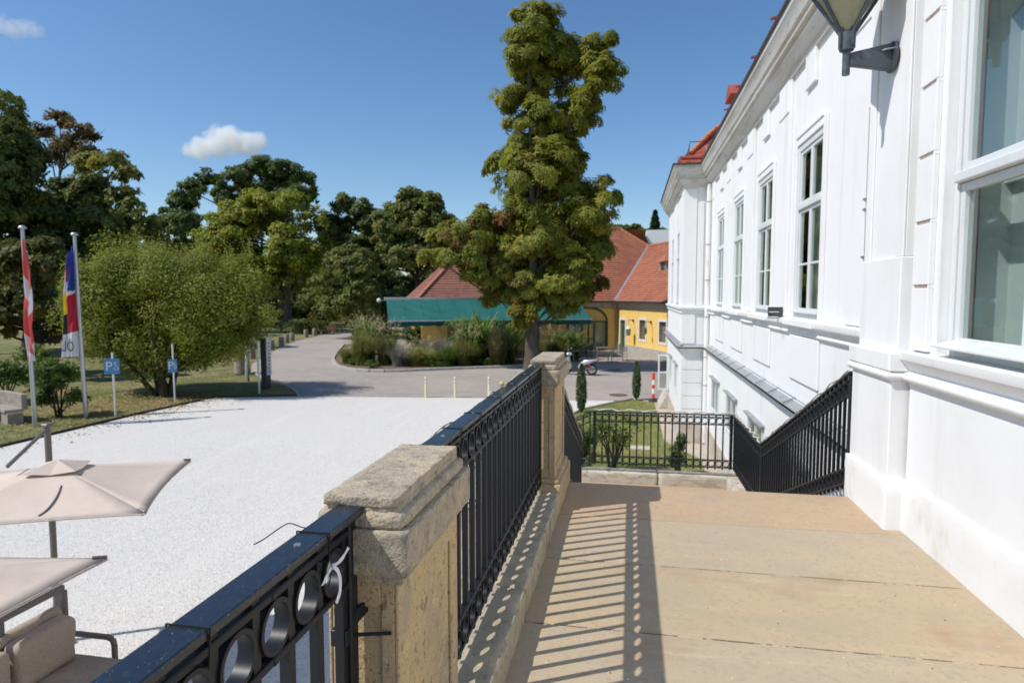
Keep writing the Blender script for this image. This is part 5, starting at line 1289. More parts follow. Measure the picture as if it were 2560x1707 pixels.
# white rooftop plant room of a far building
fb = thing('far_building', 'white rooftop box on a flat dark red building far behind the tiled roof', 'building', (5,96,GZ))
MB().box((0.2,94,2.0),(12,104,7.9)).build('wall', m_redsheet, fb); MB().box((-0.6,93.4,7.9),(12.6,104.6,8.3)).build('roof', m_darkmetal, fb)
MB().box((2.2,95.5,8.3),(6.5,100,11.0)).build('plant_room', m_white, fb); MB().box((0.6,95.0,8.3),(2.2,98,10.3)).build('plant_room', m_white, fb)
for i in range(6): MB().bar((0.3+0.45*i,94.4,8.3),(0.3+0.45*i,94.4,9.4),0.06,0.06).build('rail_post', m_alu, fb)
MB().bar((0.3,94.4,9.4),(2.6,94.4,9.4),0.06,0.06).build('rail', m_alu, fb)
# ---------------------------------------------------------------- yard furniture
# flags
def flag_cloth(w, h, cols, rows, amp, seed, pick, mats, par, name, org, outdir):
    b = MB(); o = Vector(org); d = Vector(outdir).normalized(); nn = Vector((-d.y,d.x,0))
    for j in range(rows+1):
        v = j/rows
        for i in range(cols+1):
            u = i/cols
            narrow = (0.35+0.65*min(1,v*2.2+0.1))
            x = u*w*narrow*(0.88+0.12*math.sin(v*5+seed))
            y = amp*math.sin(u*7.5+v*4+seed)*min(1,0.3+v) + amp*0.5*math.sin(u*13-v*7+seed*2)
            p = o + d*x + nn*y + Vector((0,0,-v*h - 0.14*h*u*(1-v)*0.9 - 0.02*u))
            b.v.append(tuple(p))
    for j in range(rows):
        for i in range(cols):
            a = j*(cols+1)+i
            b.f.append((a,a+1,a+cols+2,a+cols+1)); b.m.append(pick((i+0.5)/cols,(j+0.5)/rows))
    return b.build(name, mats, par, smooth=180, fix=False)
fp = thing('flagpole', 'metal flagpole with a limp red and white striped flag, leftmost', 'flagpole', (-20.15,18.50,GZ), group='flagpoles')
zt = 3.83
MB().tube([(-20.15,18.50,GZ),(-20.23,18.50,zt)],[0.075,0.055],12).build('pole', m_alu, fp, smooth=60)
MB().lathe([(0.10,0),(0.13,0.03),(0.12,0.07),(0.05,0.12)],(-20.23,18.50,zt),14).build('finial', m_alu, fp, smooth=60)
fl = thing('flag', 'limp red and white striped flag hanging on the leftmost pole', 'flag', (-20.2,18.45,0.5), group='flags')
def pick1(u, v):
    s = v*3.6 - 0.8*u + 0.1
    k = s % 2.0
    return 0 if (k < 0.75 or k > 1.45) else 1
flag_cloth(0.46, 4.15, 16, 80, 0.08, 1.0, pick1, [m_flagred, m_flagwhite], fl, 'cloth', (-20.15,18.40,3.55), (1,-0.35,0))
fp2 = thing('flagpole', 'metal flagpole with a limp blue and red banner, beside the round tree', 'flagpole', (-19.84,20.28,GZ), group='flagpoles')
MB().tube([(-19.84,20.28,GZ),(-19.95,20.28,3.76)],[0.075,0.055],12).build('pole', m_alu, fp2, smooth=60)
MB().lathe([(0.10,0),(0.13,0.03),(0.12,0.07),(0.05,0.12)],(-19.95,20.28,3.76),14).build('finial', m_alu, fp2, smooth=60)
fl2 = thing('flag', 'limp banner in blue and red with a white lettered foot', 'flag', (-20.5,20.2,0.5), group='flags')
def pick2(u, v):
    if v > 0.78: return 4
    if u < 0.62:
        if v < 0.40 - 0.02*u: return 1
        if v < 0.425: return 4
        return 0
    if v < 0.15: return 1
    if v < 0.27: return 0 if u < 0.8 else 4
    if v < 0.36: return 4
    if v < 0.44: return 2
    if v < 0.50: return 5 if u < 0.85 else 2
    if v < 0.58: return 2 if u > 0.7 else 4
    return 3
m_borange = mat('banner_orange_cloth', (0.72, 0.16, 0.02), 0.75)
flag_cloth(0.60, 4.15, 18, 80, 0.085, 2.2, pick2, [m_bred, m_bblue, m_byellow, m_bblack, m_flagwhite, m_borange], fl2, 'cloth', (-19.93,20.18,3.5), (-1,-0.25,0))
me = text_mesh('ÖL', 0.52, 0.004); me.materials.append(m_bblack)
o = share('lettering', me, fl2, Vector((-20.12,19.95,-0.28))-WL[fl2.name], (R(90),0,R(10)), (-0.62,1,1))

# blue parking signs
def parking_sign(label, base, h, bz, w, hh, face):
    x, y = base
    t = thing('parking_sign', label, 'sign', (x,y,GZ), group='blue parking signs')
    lean = Vector((-0.03,0,h))
    p0 = Vector((x,y,GZ))
    MB().tube([p0,p0+lean],0.032,10).build('post', m_white, t, smooth=60)
    c = p0 + Vector((-0.02,-0.05,bz)); a = math.atan2(face[1],face[0]); n_ = Vector((face[0],face[1],0)).normalized(); s_ = Vector((-n_.y,n_.x,0))
    bo = MB().obox(c, s_*w/2, Vector((0,0,hh/2)), n_*0.008).build('board', m_signblue, t, bevel=0.006)
    rz = math.atan2(s_.y,s_.x)
    off = WL[t.name]
    me = text_mesh('P', hh*0.80, 0.002); me.materials.append(m_white)
    share('letter_p', me, t, c + n_*0.0105 - s_*w*0.19 - off, (R(90),0,rz))
    b = MB(); q = c + n_*0.011
    pt = lambda u, v: q + s_*u*w + Vector((0,0,v*hh))
    ring = [pt(0.26+0.125*math.cos(R(k*24+130)), -0.12+0.105*math.sin(R(k*24+130))) for k in range(12)]
    b.tube(ring, 0.012, 5); b.tube([pt(0.23,0.17),pt(0.25,0.02),pt(0.36,0.0),pt(0.42,-0.17)],0.012,5); b.tube([pt(0.24,0.10),pt(0.34,0.09)],0.010,5); b.sphere(pt(0.225,0.24),0.026,8,6)
    b.build('wheelchair_symbol', m_white, t)
    return t
parking_sign('blue disabled parking sign on a white post, beside the blue and red banner', (-18.88,20.62), 2.38, 1.86, 0.50, 0.58, (0.55,-0.83))
parking_sign('blue disabled parking sign on a white post, in front of the round tree trunk', (-18.83,23.75), 2.45, 1.55, 0.36, 0.56, (0.80,-0.6))

# signs seen edge-on near the road
def board_sign(name, label, base, h, z0, z1, w, th, dirv, mp, mb, pr, lean=0.0):
    x, y = base
    t = thing(name, label, 'sign', (x,y,GZ))
    p = Vector((x,y,GZ)); d = Vector((*dirv,0)).normalized()
    MB().tube([p,p+Vector((lean,0,h))],pr,8).build('post', mp, t, smooth=60)
    c = p + d*(w/2-0.05) + Vector((lean*0.5,-0.05,(z0+z1)/2))
    MB().obox(c, d*w/2, Vector((-d.y,d.x,0))*th/2, Vector((-lean*0.2,0,(z1-z0)/2))).build('board', mb, t, bevel=0.005)
    return t
board_sign('edge_sign', 'slim white signpost with narrow boards at the gravel corner', (-16.7,26.6), 2.42, 0.92, 1.66, 0.16, 0.04, (0.75,-0.66), m_white, m_white, 0.04)
dk = thing('notice_pillar', 'dark upright notice pillar with a pale edge beside the white signpost', 'sign', (-17.2,28.0,GZ))
MB().box((-17.42,27.92,GZ),(-17.16,28.35,GZ+2.45)).build('pillar', m_darkmetal, dk, bevel=0.01)
MB().box((-17.155,27.98,GZ+0.65),(-17.11,28.33,GZ+2.58)).build('letter_strip', m_white, dk, bevel=0.004)
for i in range(9): MB().box((-17.11,28.1,GZ+0.8+0.17*i),(-17.105,28.2,GZ+0.87+0.17*i)).build('letter', m_darkmetal, dk)
board_sign('leaning_board', 'pale leaning board on a wooden post beside the litter bin', (-19.55,30.2), 2.0, 0.2, 1.85, 0.26, 0.05, (0.8,-0.6), m_wood, m_white, 0.05, lean=-0.2)
bn = thing('litter_bin', 'rusty litter bin on a concrete foot at the lawn edge', 'bin', (-21.9,33.2,GZ))
MB().lathe([(0.40,0),(0.44,0.05),(0.40,0.9),(0.34,0.92)],(-21.9,33.2,GZ),18).build('foot', m_concrete, bn, smooth=40)
MB().lathe([(0.34,0.9),(0.38,1.0),(0.38,1.55),(0.33,1.57)],(-21.9,33.2,GZ),18).build('basket', m_rust, bn, smooth=40)
MB().tube([(-22.2,33.2,GZ+1.5),(-22.22,33.2,GZ+1.85),(-21.9,33.2,GZ+1.92),(-21.58,33.2,GZ+1.85),(-21.6,33.2,GZ+1.5)],0.04,8).build('hood', m_black, bn, smooth=60)

# log bollards along the road
for k, (x, y) in enumerate(((-26.56,41.5),(-27.5,44.3),(-29.3,48.6),(-30.6,52.4),(-32.1,55.9),(-33.0,58.5),(-34.5,64.1),(-34.7,66.4))):
    o = MB().lathe([(0.24,0),(0.25,0.3),(0.235,0.78),(0.20,0.82)],(x,y,GZ-0.03),12).build('log_bollard', m_wood, smooth=40)
    tag(o, 'short weathered log bollard along the road, ' + ('nearest to the camera','second from the camera','third from the camera','fourth from the camera','fourth from the far end','third from the far end','second from the far end','farthest from the camera')[k], 'bollard', 'log bollards along the road')
# cream marker posts along the gravel edge
for k, (x, y, nm) in enumerate(((-8.82,26.9,'left of the three'),(-7.55,27.15,'middle of the three'),(-6.08,27.42,'right of the three'))):
    t = thing('marker_post', f'short cream marker post at the gravel edge, {nm}', 'bollard', (x,y,GZ), group='cream marker posts')
    MB().lathe([(0.055,0),(0.055,0.9),(0.045,0.925),(0.01,0.93)],(x,y,GZ-0.01),12).build('post', m_cream, t, smooth=40)
    for z in (0.62,0.76): MB().lathe([(0.0565,z),(0.0565,z+0.07)],(x,y,GZ),12,cap=False).build('reflector_band', m_silver, t)
# red and white guide post
x, y = 1.03, 27.6
t = thing('guide_post', 'red and white striped guide post on a black rubber foot by the white wing', 'bollard', (x,y,GZ))
MB().lathe([(0.20,0),(0.19,0.04),(0.10,0.12),(0.07,0.14)],(x,y,GZ),16).build('foot', m_black, t, smooth=40)
zz = [0.13,0.33,0.55,0.72,0.92,1.22]
for i, (a, c) in enumerate(zip(zz, zz[1:])):
    MB().lathe([(0.06,a),(0.06,c)],(x,y,GZ),14).build('band', m_red if i % 2 == 0 else m_white, t, smooth=40)
# manhole covers
for x, y, r, lab in ((-0.47,29.1,0.42,'rusty round manhole cover in the road near the white wing'),(-0.85,39.0,0.42,'dark round manhole cover in the shade before the cafe tables'),(0.0,44.8,0.5,'round manhole cover in front of the yellow wall')):
    o = MB().lathe([(r,0),(r,0.012),(r-0.03,0.016)],(x,y,GZ-0.006),28).build('manhole_cover', m_manhole); tag(o, lab, 'manhole cover', 'manhole covers')
sheet('tree_pit', [(-6.1+1.3*math.cos(R(a)),37.6+0.9*math.sin(R(a))) for a in range(0,360,20)], GZ+0.01, m_kerbstone)
# small stone slabs lying in the garden lawn
for x, y, lab in ((0.35,19.0,'pale stone slab set in the garden lawn'),(1.0,13.5,'pale stone slab in the lawn near the landing')):
    o = rough_block('lawn_slab', (x-0.3,y-0.22,GZ-0.03),(x+0.3,y+0.22,GZ+0.035), m_oldkerb, None, cell=0.1, amp=0.01, rnd=0.02, seed=x); tag(o, lab, 'slab')
o = MB().lathe([(0.4,0),(0.4,0.012)],(0.75,16.6,GZ),24).build('manhole_cover', m_manhole); tag(o, 'reddish cover set in the garden lawn beside the path', 'manhole cover', 'manhole covers')

# stone bench at the left edge
bn = thing('stone_bench', 'curved old concrete bench with a backrest under the shrubs, left edge', 'bench', (-22.6,19.3,GZ))
def arc(r0, r1, a0, a1, z0, z1, c, n=10):
    poly = [(c[0]+r0*math.cos(R(a0+(a1-a0)*i/n)), c[1]+r0*math.sin(R(a0+(a1-a0)*i/n))) for i in range(n+1)] + [(c[0]+r1*math.cos(R(a1-(a1-a0)*i/n)), c[1]+r1*math.sin(R(a1-(a1-a0)*i/n))) for i in range(n+1)]
    return MB().prism(poly, z0, z1)
C = (-24.2,13.2)
arc(6.0,6.55,62,92,GZ+0.38,GZ+0.50,C).build('seat', m_concrete, bn, bevel=0.02)
arc(6.50,6.68,62,92,GZ+0.45,GZ+1.0,C).build('backrest', m_concrete, bn, bevel=0.02)
for a in (64,76,90): arc(6.05,6.5,a-3.2,a+3.2,GZ-0.05,GZ+0.385,C,3).build('leg', m_concrete, bn, bevel=0.01)

# far wooden benches
for k, (x, y, lab) in enumerate(((-34.2,68.5,'brown wooden park bench left of the road end'),(-33.6,75.0,'brown wooden park bench at the far road end'))):
    t = thing('park_bench', lab, 'bench', (x,y,GZ), group='far wooden benches')
    for i in range(3): MB().box((x-0.9,y-0.25+0.17*i,GZ+0.44),(x+0.9,y-0.11+0.17*i,GZ+0.48)).build('seat_slat', m_brownwood, t)
    for i in range(3): MB().box((x-0.9,y+0.26+0.03*i,GZ+0.58+0.15*i),(x+0.9,y+0.29+0.03*i,GZ+0.70+0.15*i)).build('back_slat', m_brownwood, t)
    for s in (-0.7,0.7): MB().box((x+s-0.05,y-0.2,GZ-0.02),(x+s+0.05,y+0.25,GZ+0.44)).build('leg', m_concrete, t); MB().bar((x+s,y+0.24,GZ+0.2),(x+s,y+0.36,GZ+1.05),0.05,0.05).build('back_support', m_darkmetal, t)

# ---------------------------------------------------------------- cafe tables and chairs by the yellow house
def cafe_table(label, x, y, rz, w=0.8, l=1.2):
    t = thing('cafe_table', label, 'table', (x,y,GZ), rz=rz, group='cafe tables')
    MB().box((-l/2,-w/2,0.72),(l/2,w/2,0.75)).build('table_top', m_tabletop, t, bevel=0.006)
    MB().box((-l/2+0.04,-w/2+0.04,0.66),(l/2-0.04,w/2-0.04,0.72)).build('apron', m_alu, t)
    for sx in (-1,1):
        for sy in (-1,1): MB().box((sx*(l/2-0.08)-0.03,sy*(w/2-0.08)-0.03,0),(sx*(l/2-0.08)+0.03,sy*(w/2-0.08)+0.03,0.66)).build('leg', m_alu, t)
    return t
def cafe_chair(label, x, y, rz, seat, frame):
    t = thing('cafe_chair', label, 'chair', (x,y,GZ), rz=rz, group='cafe chairs')
    MB().box((-0.22,-0.22,0.43),(0.22,0.22,0.47)).build('seat', seat, t, bevel=0.01)
    for i in range(5): MB().box((-0.20,0.215,0.56+0.065*i),(0.20,0.235,0.60+0.065*i)).build('back_slat', frame, t)
    for sx in (-1,1):
        MB().bar((sx*0.21,0.22,0),(sx*0.21,0.24,0.90),0.025,0.025).build('back_leg', frame, t); MB().bar((sx*0.21,-0.21,0),(sx*0.21,-0.20,0.66),0.025,0.025).build('leg', frame, t)
        MB().bar((sx*0.22,-0.22,0.66),(sx*0.22,0.24,0.66),0.035,0.025).build('armrest', frame, t)
    MB().bar((-0.21,0.24,0.9),(0.21,0.24,0.9),0.025,0.03).build('top_rail', frame, t)
    return t
cafe_table('oak topped cafe table nearest to the scooter', -1.75,43.4,R(24)); cafe_table('oak topped cafe table beside the arched doorway', -1.95,47.0,R(24)); cafe_table('oak topped cafe table between the bed and the scooter', -3.4,44.2,R(24))
for lab, x, y, rz, s in (('cafe chair with a wine red seat right of the nearest table',-0.75,43.5,R(-66),m_seat),('cafe chair left of the table nearest to the scooter',-2.6,43.0,R(114),m_darkmetal),
     ('cafe chair in front of the table by the bed',-3.2,43.2,R(204),m_darkmetal),('cafe chair at the doorway table, right side',-1.0,47.3,R(-66),m_alu),
     ('cafe chair at the doorway table, far side',-2.1,48.0,R(24),m_darkmetal),('cafe chair with a wine red seat at the far left of the tables',-4.0,45.1,R(60),m_seat),('cafe chair closest to the yellow wall',-0.45,44.8,R(-40),m_alu)):
    cafe_chair(lab, x, y, rz, s, m_alu if s is not m_darkmetal else m_darkmetal)

# ---------------------------------------------------------------- scooter (local: x forward, z up)
sct = thing('motor_scooter', 'silver and black motor scooter parked behind the far stone post', 'scooter', (-2.80,36.2,GZ), rz=R(172))
sct.scale = (1.13,1.13,1.13)
def wheel(name, x):
    w = MB(); n = 24; R0 = 0.285
    prof = [(R0-0.10,-0.045),(R0-0.03,-0.062),(R0-0.004,-0.03),(R0,0),(R0-0.004,0.03),(R0-0.03,0.062),(R0-0.10,0.045)]
    w.lathe(prof,(x,0,R0),n,axis='y',cap=False)
    o = w.build(name, m_black, sct, smooth=50)
    MB().lathe([(R0-0.095,-0.04),(0.05,-0.05),(0.03,-0.06),(0.03,0.06),(0.05,0.05),(R0-0.095,0.04)],(x,0,R0),20,axis='y').build('rim', m_alu, o, smooth=40)
    return o
wheel('rear_wheel',-0.66); wheel('front_wheel',0.66)
# tail and side body
def loft(sections, m, name, n=12, par=None):
    b = MB()
    for (x, zc, hy, hz) in sections:
        for j in range(n):
            a = 2*math.pi*j/n; c, s = math.cos(a), math.sin(a)
            b.v.append((x, hy*math.copysign(abs(c)**0.7,c), zc+hz*math.copysign(abs(s)**0.7,s)))
    for i in range(len(sections)-1):
        for j in range(n):
            a = i*n+j; d = i*n+(j+1) % n
            b.f.append((a,d,d+n,a+n)); b.m.append(0)
    b.f.append(tuple(range(n))); b.m.append(0); b.f.append(tuple(range((len(sections)-1)*n,len(sections)*n))); b.m.append(0)
    return b.build(name, m, par or sct, smooth=50)
loft([(-0.95,0.80,0.05,0.03),(-0.85,0.77,0.12,0.06),(-0.6,0.70,0.17,0.12),(-0.3,0.62,0.19,0.16),(-0.08,0.48,0.17,0.15),(0.02,0.38,0.12,0.08)], m_scoot, 'side_body')
loft([(0.0,0.30,0.17,0.05),(0.2,0.27,0.18,0.045),(0.4,0.28,0.17,0.05)], m_black, 'footboard')
loft([(-0.60,0.42,0.10,0.10),(-0.35,0.36,0.14,0.12),(-0.1,0.33,0.13,0.10)], m_darkmetal, 'engine')
loft([(-0.85,0.86,0.10,0.03),(-0.6,0.85,0.15,0.05),(-0.25,0.80,0.15,0.055),(-0.02,0.76,0.10,0.04)], m_black, 'seat')
b = MB(); b.add([(0.38,-0.20,0.30),(0.38,0.20,0.30),(0.48,0.22,0.60),(0.48,-0.22,0.60),(0.50,-0.17,0.92),(0.50,0.17,0.92),(0.60,0.0,0.88),(0.66,0.0,0.55),(0.52,0.0,0.30)],[(0,1,2,3),(3,2,5,4),(4,5,6),(3,4,6,7),(5,2,7,6),(0,3,7,8),(2,1,8,7),(1,0,8)]); b.build('leg_shield', m_scoot, sct, smooth=60)
loft([(0.36,0.56,0.05,0.03),(0.55,0.62,0.08,0.06),(0.75,0.60,0.09,0.05),(0.93,0.50,0.05,0.03)], m_scoot, 'front_mudguard')
MB().tube([(0.66,0.07,0.285),(0.56,0.05,0.62),(0.48,0,0.98)],0.03,8).build('fork', m_alu, sct, smooth=60)
loft([(0.38,1.02,0.10,0.06),(0.50,1.05,0.13,0.09),(0.62,1.02,0.10,0.07)], m_scoot, 'headlamp_cowl')
MB().tube([(0.40,-0.36,1.06),(0.47,-0.15,1.04),(0.47,0.15,1.04),(0.40,0.36,1.06)],0.02,8).build('handlebar', m_black, sct, smooth=60)
for s in (-1,1):
    MB().tube([(0.45,s*0.26,1.05),(0.47,s*0.33,1.24)],0.010,6).build('mirror_stem', m_black, sct); MB().sphere((0.47,s*0.35,1.28),0.07,12,8,sq=(0.4,1,0.75)).build('mirror', m_alu, sct, smooth=60)
MB().tube([(-0.15,0.15,0.28),(-0.35,0.19,0.26),(-0.5,0.20,0.32),(-0.88,0.20,0.36)],[0.025,0.035,0.05,0.045],12).build('exhaust', m_darkmetal, sct, smooth=60)
MB().box((-1.0,-0.10,0.74),(-0.90,0.10,0.82)).build('tail_light', m_red, sct, bevel=0.02)
MB().bar((-0.66,0.14,0.30),(-0.5,0.14,0.62),0.04,0.04).build('spring', m_red, sct)
loft([(-0.98,0.62,0.06,0.02),(-0.82,0.64,0.08,0.03),(-0.66,0.62,0.09,0.03)], m_black, 'rear_mudguard')

# a second bike's pale cover peeking over the post, low behind the bed corner
# ---------------------------------------------------------------- cantilever parasols and garden sofa at the lower left
def parasol(label, corners, peakz, edgez, mast, mz, hub):
    c = [Vector((x,y,edgez)) for x, y in corners]; ctr = sum(c, Vector())/4
    pk = Vector((ctr.x,ctr.y,peakz))
    t = thing('cantilever_parasol', label, 'parasol', (mast[0],mast[1],GZ), group='beige cantilever parasols')
    # canopy: four panels meeting on ridges, a sagging edge and a thin hem
    b = MB(); n = 10
    for k in range(4):
        A, B = c[k], c[(k+1) % 4]
        for i in range(n+1):
            v = i/n
            for j in range(n+1):
                u = j/n
                e = A.lerp(B,u); e = e - (e-ctr)*0.055*math.sin(math.pi*u)**0.8
                p = e.lerp(pk, v)
                p.z -= 0.06*math.sin(math.pi*u)*math.sin(math.pi*min(1,v*1.1))*(1-v) 
                b.v.append(tuple(p))
        base = k*(n+1)*(n+1)
        for i in range(n):
            for j in range(n):
                a = base+i*(n+1)+j; b.f.append((a,a+1,a+n+2,a+n+1)); b.m.append(0)
    cn = b.build('canopy', m_canvas, t, smooth=40, fix=False)
    sol = cn.modifiers.new('cloth', 'SOLIDIFY'); sol.thickness = 0.004
    hem = MB()
    for k in range(4):
        A, B = c[k], c[(k+1) % 4]; pts = []
        for j in range(n+1):
            u = j/n; e = A.lerp(B,u); e = e - (e-ctr)*0.055*math.sin(math.pi*u)**0.8; pts.append(e-Vector((0,0,0.012)))
        hem.tube(pts, 0.010, 5)
    hem.build('hem', m_canvas, t)
    for k in range(4):
        MB().tube([c[k]+Vector((0,0,0.012)), c[k].lerp(pk,0.06)+Vector((0,0,0.012))],0.014,6).build('corner_pocket', m_taupe, t)
        MB().tube([c[k].lerp(pk,0.02)-Vector((0,0,0.03)), pk-Vector((0,0,0.10))],0.012,6).build('rib', m_taupe, t)
    # vent cap: small raised square on top
    vc = MB(); q = [pk + (p-ctr)*0.22 for p in c]; q = [Vector((p.x,p.y,peakz-(peakz-edgez)*0.22+0.045)) for p in q]
    tp = pk + Vector((0,0,0.07))
    for k in range(4):
        A, B = q[k], q[(k+1) % 4]; m2 = (A+B)/2 - ((A+B)/2-tp)*0.06 - Vector((0,0,0.035))
        vc.add([A, m2, B, tp], [(0,1,3),(1,2,3)])
    vo = vc.build('vent_cap', m_canvas, t, fix=False); s2 = vo.modifiers.new('cloth','SOLIDIFY'); s2.thickness = 0.004
    m0 = Vector((mast[0],mast[1],GZ)); mt = Vector((mast[0],mast[1],mz))
    MB().tube([m0,mt],0.038,12).build('mast', m_taupe, t, smooth=50)
    MB().box((mast[0]-0.052,mast[1]-0.052,mz-0.02),(mast[0]+0.052,mast[1]+0.052,mz+0.035)).build('mast_head', m_taupe, t, bevel=0.015)
    MB().bar(mt+Vector((0,0,-0.03)), Vector((hub[0],hub[1],hub[2])),0.03,0.045).build('arm', m_taupe, t, bevel=0.006)
    for a in (0,1): MB().box((mast[0]-(0.22 if a else 0.04),mast[1]-(0.04 if a else 0.22),GZ-0.01),(mast[0]+(0.22 if a else 0.04),mast[1]+(0.04 if a else 0.22),GZ+0.04+0.003*a)).build('base_bar', m_taupe, t, bevel=0.006)
    return t
tip = Vector((-5.80,7.57)); cor_ = Vector((-4.85,5.62)); u_ = (cor_-tip).normalized(); v_ = Vector((u_.y,-u_.x)); s_ = (cor_-tip).length
c4 = [tip, cor_, cor_+v_*2.3, tip+v_*2.3]
p1 = parasol('large beige cantilever parasol over the gravel, upper of the two', [tuple(p) for p in c4], -0.33, -0.62, (-7.28,6.85), -0.06, (-7.0,6.05,-0.36))
# strap hanging on the front panel
fc = (cor_ + v_*1.05); 
A_, B_ = Vector((*cor_,-0.62)), Vector((*(cor_+v_*2.3),-0.62)); pk_ = (A_+B_)/2 + Vector((*(-u_*s_/2),0.29))
def on_panel(u, v): p = A_.lerp(B_,u); p = p.lerp(pk_, v); return p + Vector((0,0,0.004-0.06*math.sin(math.pi*u)*math.sin(math.pi*min(1,v*1.1))*(1-v)))
tube_thing('parasol_strap', 'narrow strap lying on the front panel of the upper parasol', 'strap', [on_panel(0.30,0.62),on_panel(0.34,0.45),on_panel(0.39,0.22),on_panel(0.42,0.12)], 0.009, m_taupe, 5)
tip2 = Vector((-4.29,4.53)); u2 = Vector((0.10,-0.995)); v2 = Vector((-0.995,-0.10)); s2_ = 2.5
c42 = [tip2, tip2+u2*s2_, tip2+u2*s2_+v2*s2_, tip2+v2*s2_]
parasol('beige cantilever parasol at the lower left corner, above the garden sofa', [tuple(p) for p in c42], -0.28, -0.60, (-7.6,2.2), 0.0, (-6.5,2.8,-0.2))

so = thing('garden_sofa', 'taupe metal garden sofa with beige cushions under the lower parasol', 'sofa', (-6.0,4.8,GZ))
bx, yf, yn = -6.30, 6.02, 3.6
MB().bar((bx,yf,GZ+1.19),(bx,yn,GZ+1.19),0.06,0.07).build('back_rail', m_taupe, so, bevel=0.008)
for z in (0.74,0.95): MB().tube([(bx+0.0,yf-0.1,GZ+z),(bx,yn,GZ+z)],0.075,12).build('back_slat', m_cushion, so, smooth=60)
for y in (yf,yf-0.75,yf-1.5,yn): MB().box((bx-0.03,y-0.03,GZ),(bx+0.03,y+0.03,GZ+1.155)).build('back_post', m_taupe, so, bevel=0.006)
MB().bar((bx,yf,GZ+0.62),(bx,yn,GZ+0.62),0.04,0.05).build('back_rail', m_taupe, so)
for y in (yf,yn):
    pts = [(bx+0.02,y,GZ+0.66),(bx+0.56,y,GZ+0.66),(bx+0.62,y,GZ+0.64),(bx+0.64,y,GZ+0.58),(bx+0.64,y,GZ+0.0)]
    q = MB()
    for a, c in zip(pts, pts[1:]): q.bar(a, c, 0.05, 0.05, up=(0,1,0))
    q.build('armrest', m_taupe, so, bevel=0.006)
rough_block('seat_cushion', (bx+0.05,yn+0.05,GZ+0.30),(bx+0.98,yf-0.04,GZ+0.47), m_cushion, so, cell=0.08, amp=0.008, rnd=0.05, freq=3, seed=2)
MB().box((bx,yn,GZ+0.22),(bx+1.0,yf+0.02,GZ+0.30)).build('seat_frame', m_taupe, so, bevel=0.01)
for x in (bx+0.95,):
    for y in (yf-0.05,yn+0.05): MB().box((x-0.03,y-0.03,GZ),(x+0.03,y+0.03,GZ+0.22)).build('leg', m_taupe, so)
for k in range(3):
    c = rough_block('back_cushion', (bx+0.08,yf-0.10-0.76*(k+1)+0.03,GZ+0.47),(bx+0.30,yf-0.10-0.76*k-0.02,GZ+0.98), m_cushion, so, cell=0.06, amp=0.014, rnd=0.09, freq=4, seed=k*4)
# a visitor on the far road end, mostly hidden by the small round tree
pv = thing('person', 'distant person in blue trousers and pale top at the far road end', 'person', (-28.0,82.0,GZ))
px_, py_ = -28.0, 82.0
sk = bpy.data.meshes.new('body')
J = {'pel':(0,0,0.93),'ch':(0,0,1.25),'nk':(0,0,1.47),'hd':(0,-0.01,1.62),'ht':(0,0,1.74),'ls':(-0.18,0,1.40),'le':(-0.23,0.02,1.12),'lh':(-0.24,-0.05,0.86),'rs':(0.18,0,1.40),'re':(0.23,0.02,1.12),'rh':(0.24,-0.05,0.86),
     'll':(-0.10,0,0.88),'lk':(-0.11,-0.03,0.48),'la':(-0.12,0,0.08),'lt':(-0.13,-0.16,0.04),'rl':(0.10,0,0.88),'rk':(0.13,-0.06,0.48),'ra':(0.14,0.04,0.08),'rt':(0.15,-0.12,0.04)}
K = list(J); E_ = [('pel','ch'),('ch','nk'),('nk','hd'),('hd','ht'),('ch','ls'),('ls','le'),('le','lh'),('ch','rs'),('rs','re'),('re','rh'),('pel','ll'),('ll','lk'),('lk','la'),('la','lt'),('pel','rl'),('rl','rk'),('rk','ra'),('ra','rt')]
sk.from_pydata([J[k] for k in K], [(K.index(a),K.index(b)) for a, b in E_], [])
rad = dict(pel=0.15,ch=0.16,nk=0.06,hd=0.10,ht=0.07,ls=0.07,le=0.05,lh=0.04,rs=0.07,re=0.05,rh=0.04,ll=0.09,lk=0.065,la=0.05,lt=0.04,rl=0.09,rk=0.065,ra=0.05,rt=0.04)
bo = bpy.data.objects.new('body', sk); COL.objects.link(bo); bo.parent = pv
md = bo.modifiers.new('skin','SKIN'); sv = sk.skin_vertices[0].data
for i, k in enumerate(K): sv[i].radius = (rad[k],rad[k]); sv[i].use_root = (k == 'pel')
sb = bo.modifiers.new('sub','SUBSURF'); sb.levels = 1; sb.render_levels = 1
pm = bpy.data.materials.new('clothes_and_skin'); pm.use_nodes = True
n_ = pm.node_tree.nodes; l_ = pm.node_tree.links; tc = n_.new('ShaderNodeTexCoord'); sx = n_.new('ShaderNodeSeparateXYZ'); cr = n_.new('ShaderNodeValToRGB'); cr.color_ramp.interpolation = 'CONSTANT'
l_.new(tc.outputs['Object'], sx.inputs[0]); dv = n_.new('ShaderNodeMath'); dv.operation = 'DIVIDE'; dv.inputs[1].default_value = 1.8; l_.new(sx.outputs['Z'], dv.inputs[0]); l_.new(dv.outputs[0], cr.inputs[0]); l_.new(cr.outputs[0], n_['Principled BSDF'].inputs['Base Color'])
el = cr.color_ramp.elements; el[0].position = 0; el[0].color = (0.03,0.03,0.03,1); el[1].position = 0.05; el[1].color = (0.03,0.07,0.16,1)
for p, c in ((0.52,(0.6,0.6,0.62,1)),(0.80,(0.5,0.3,0.22,1)),(0.93,(0.06,0.04,0.03,1))): e = el.new(p); e.color = c
sk.materials.append(pm)
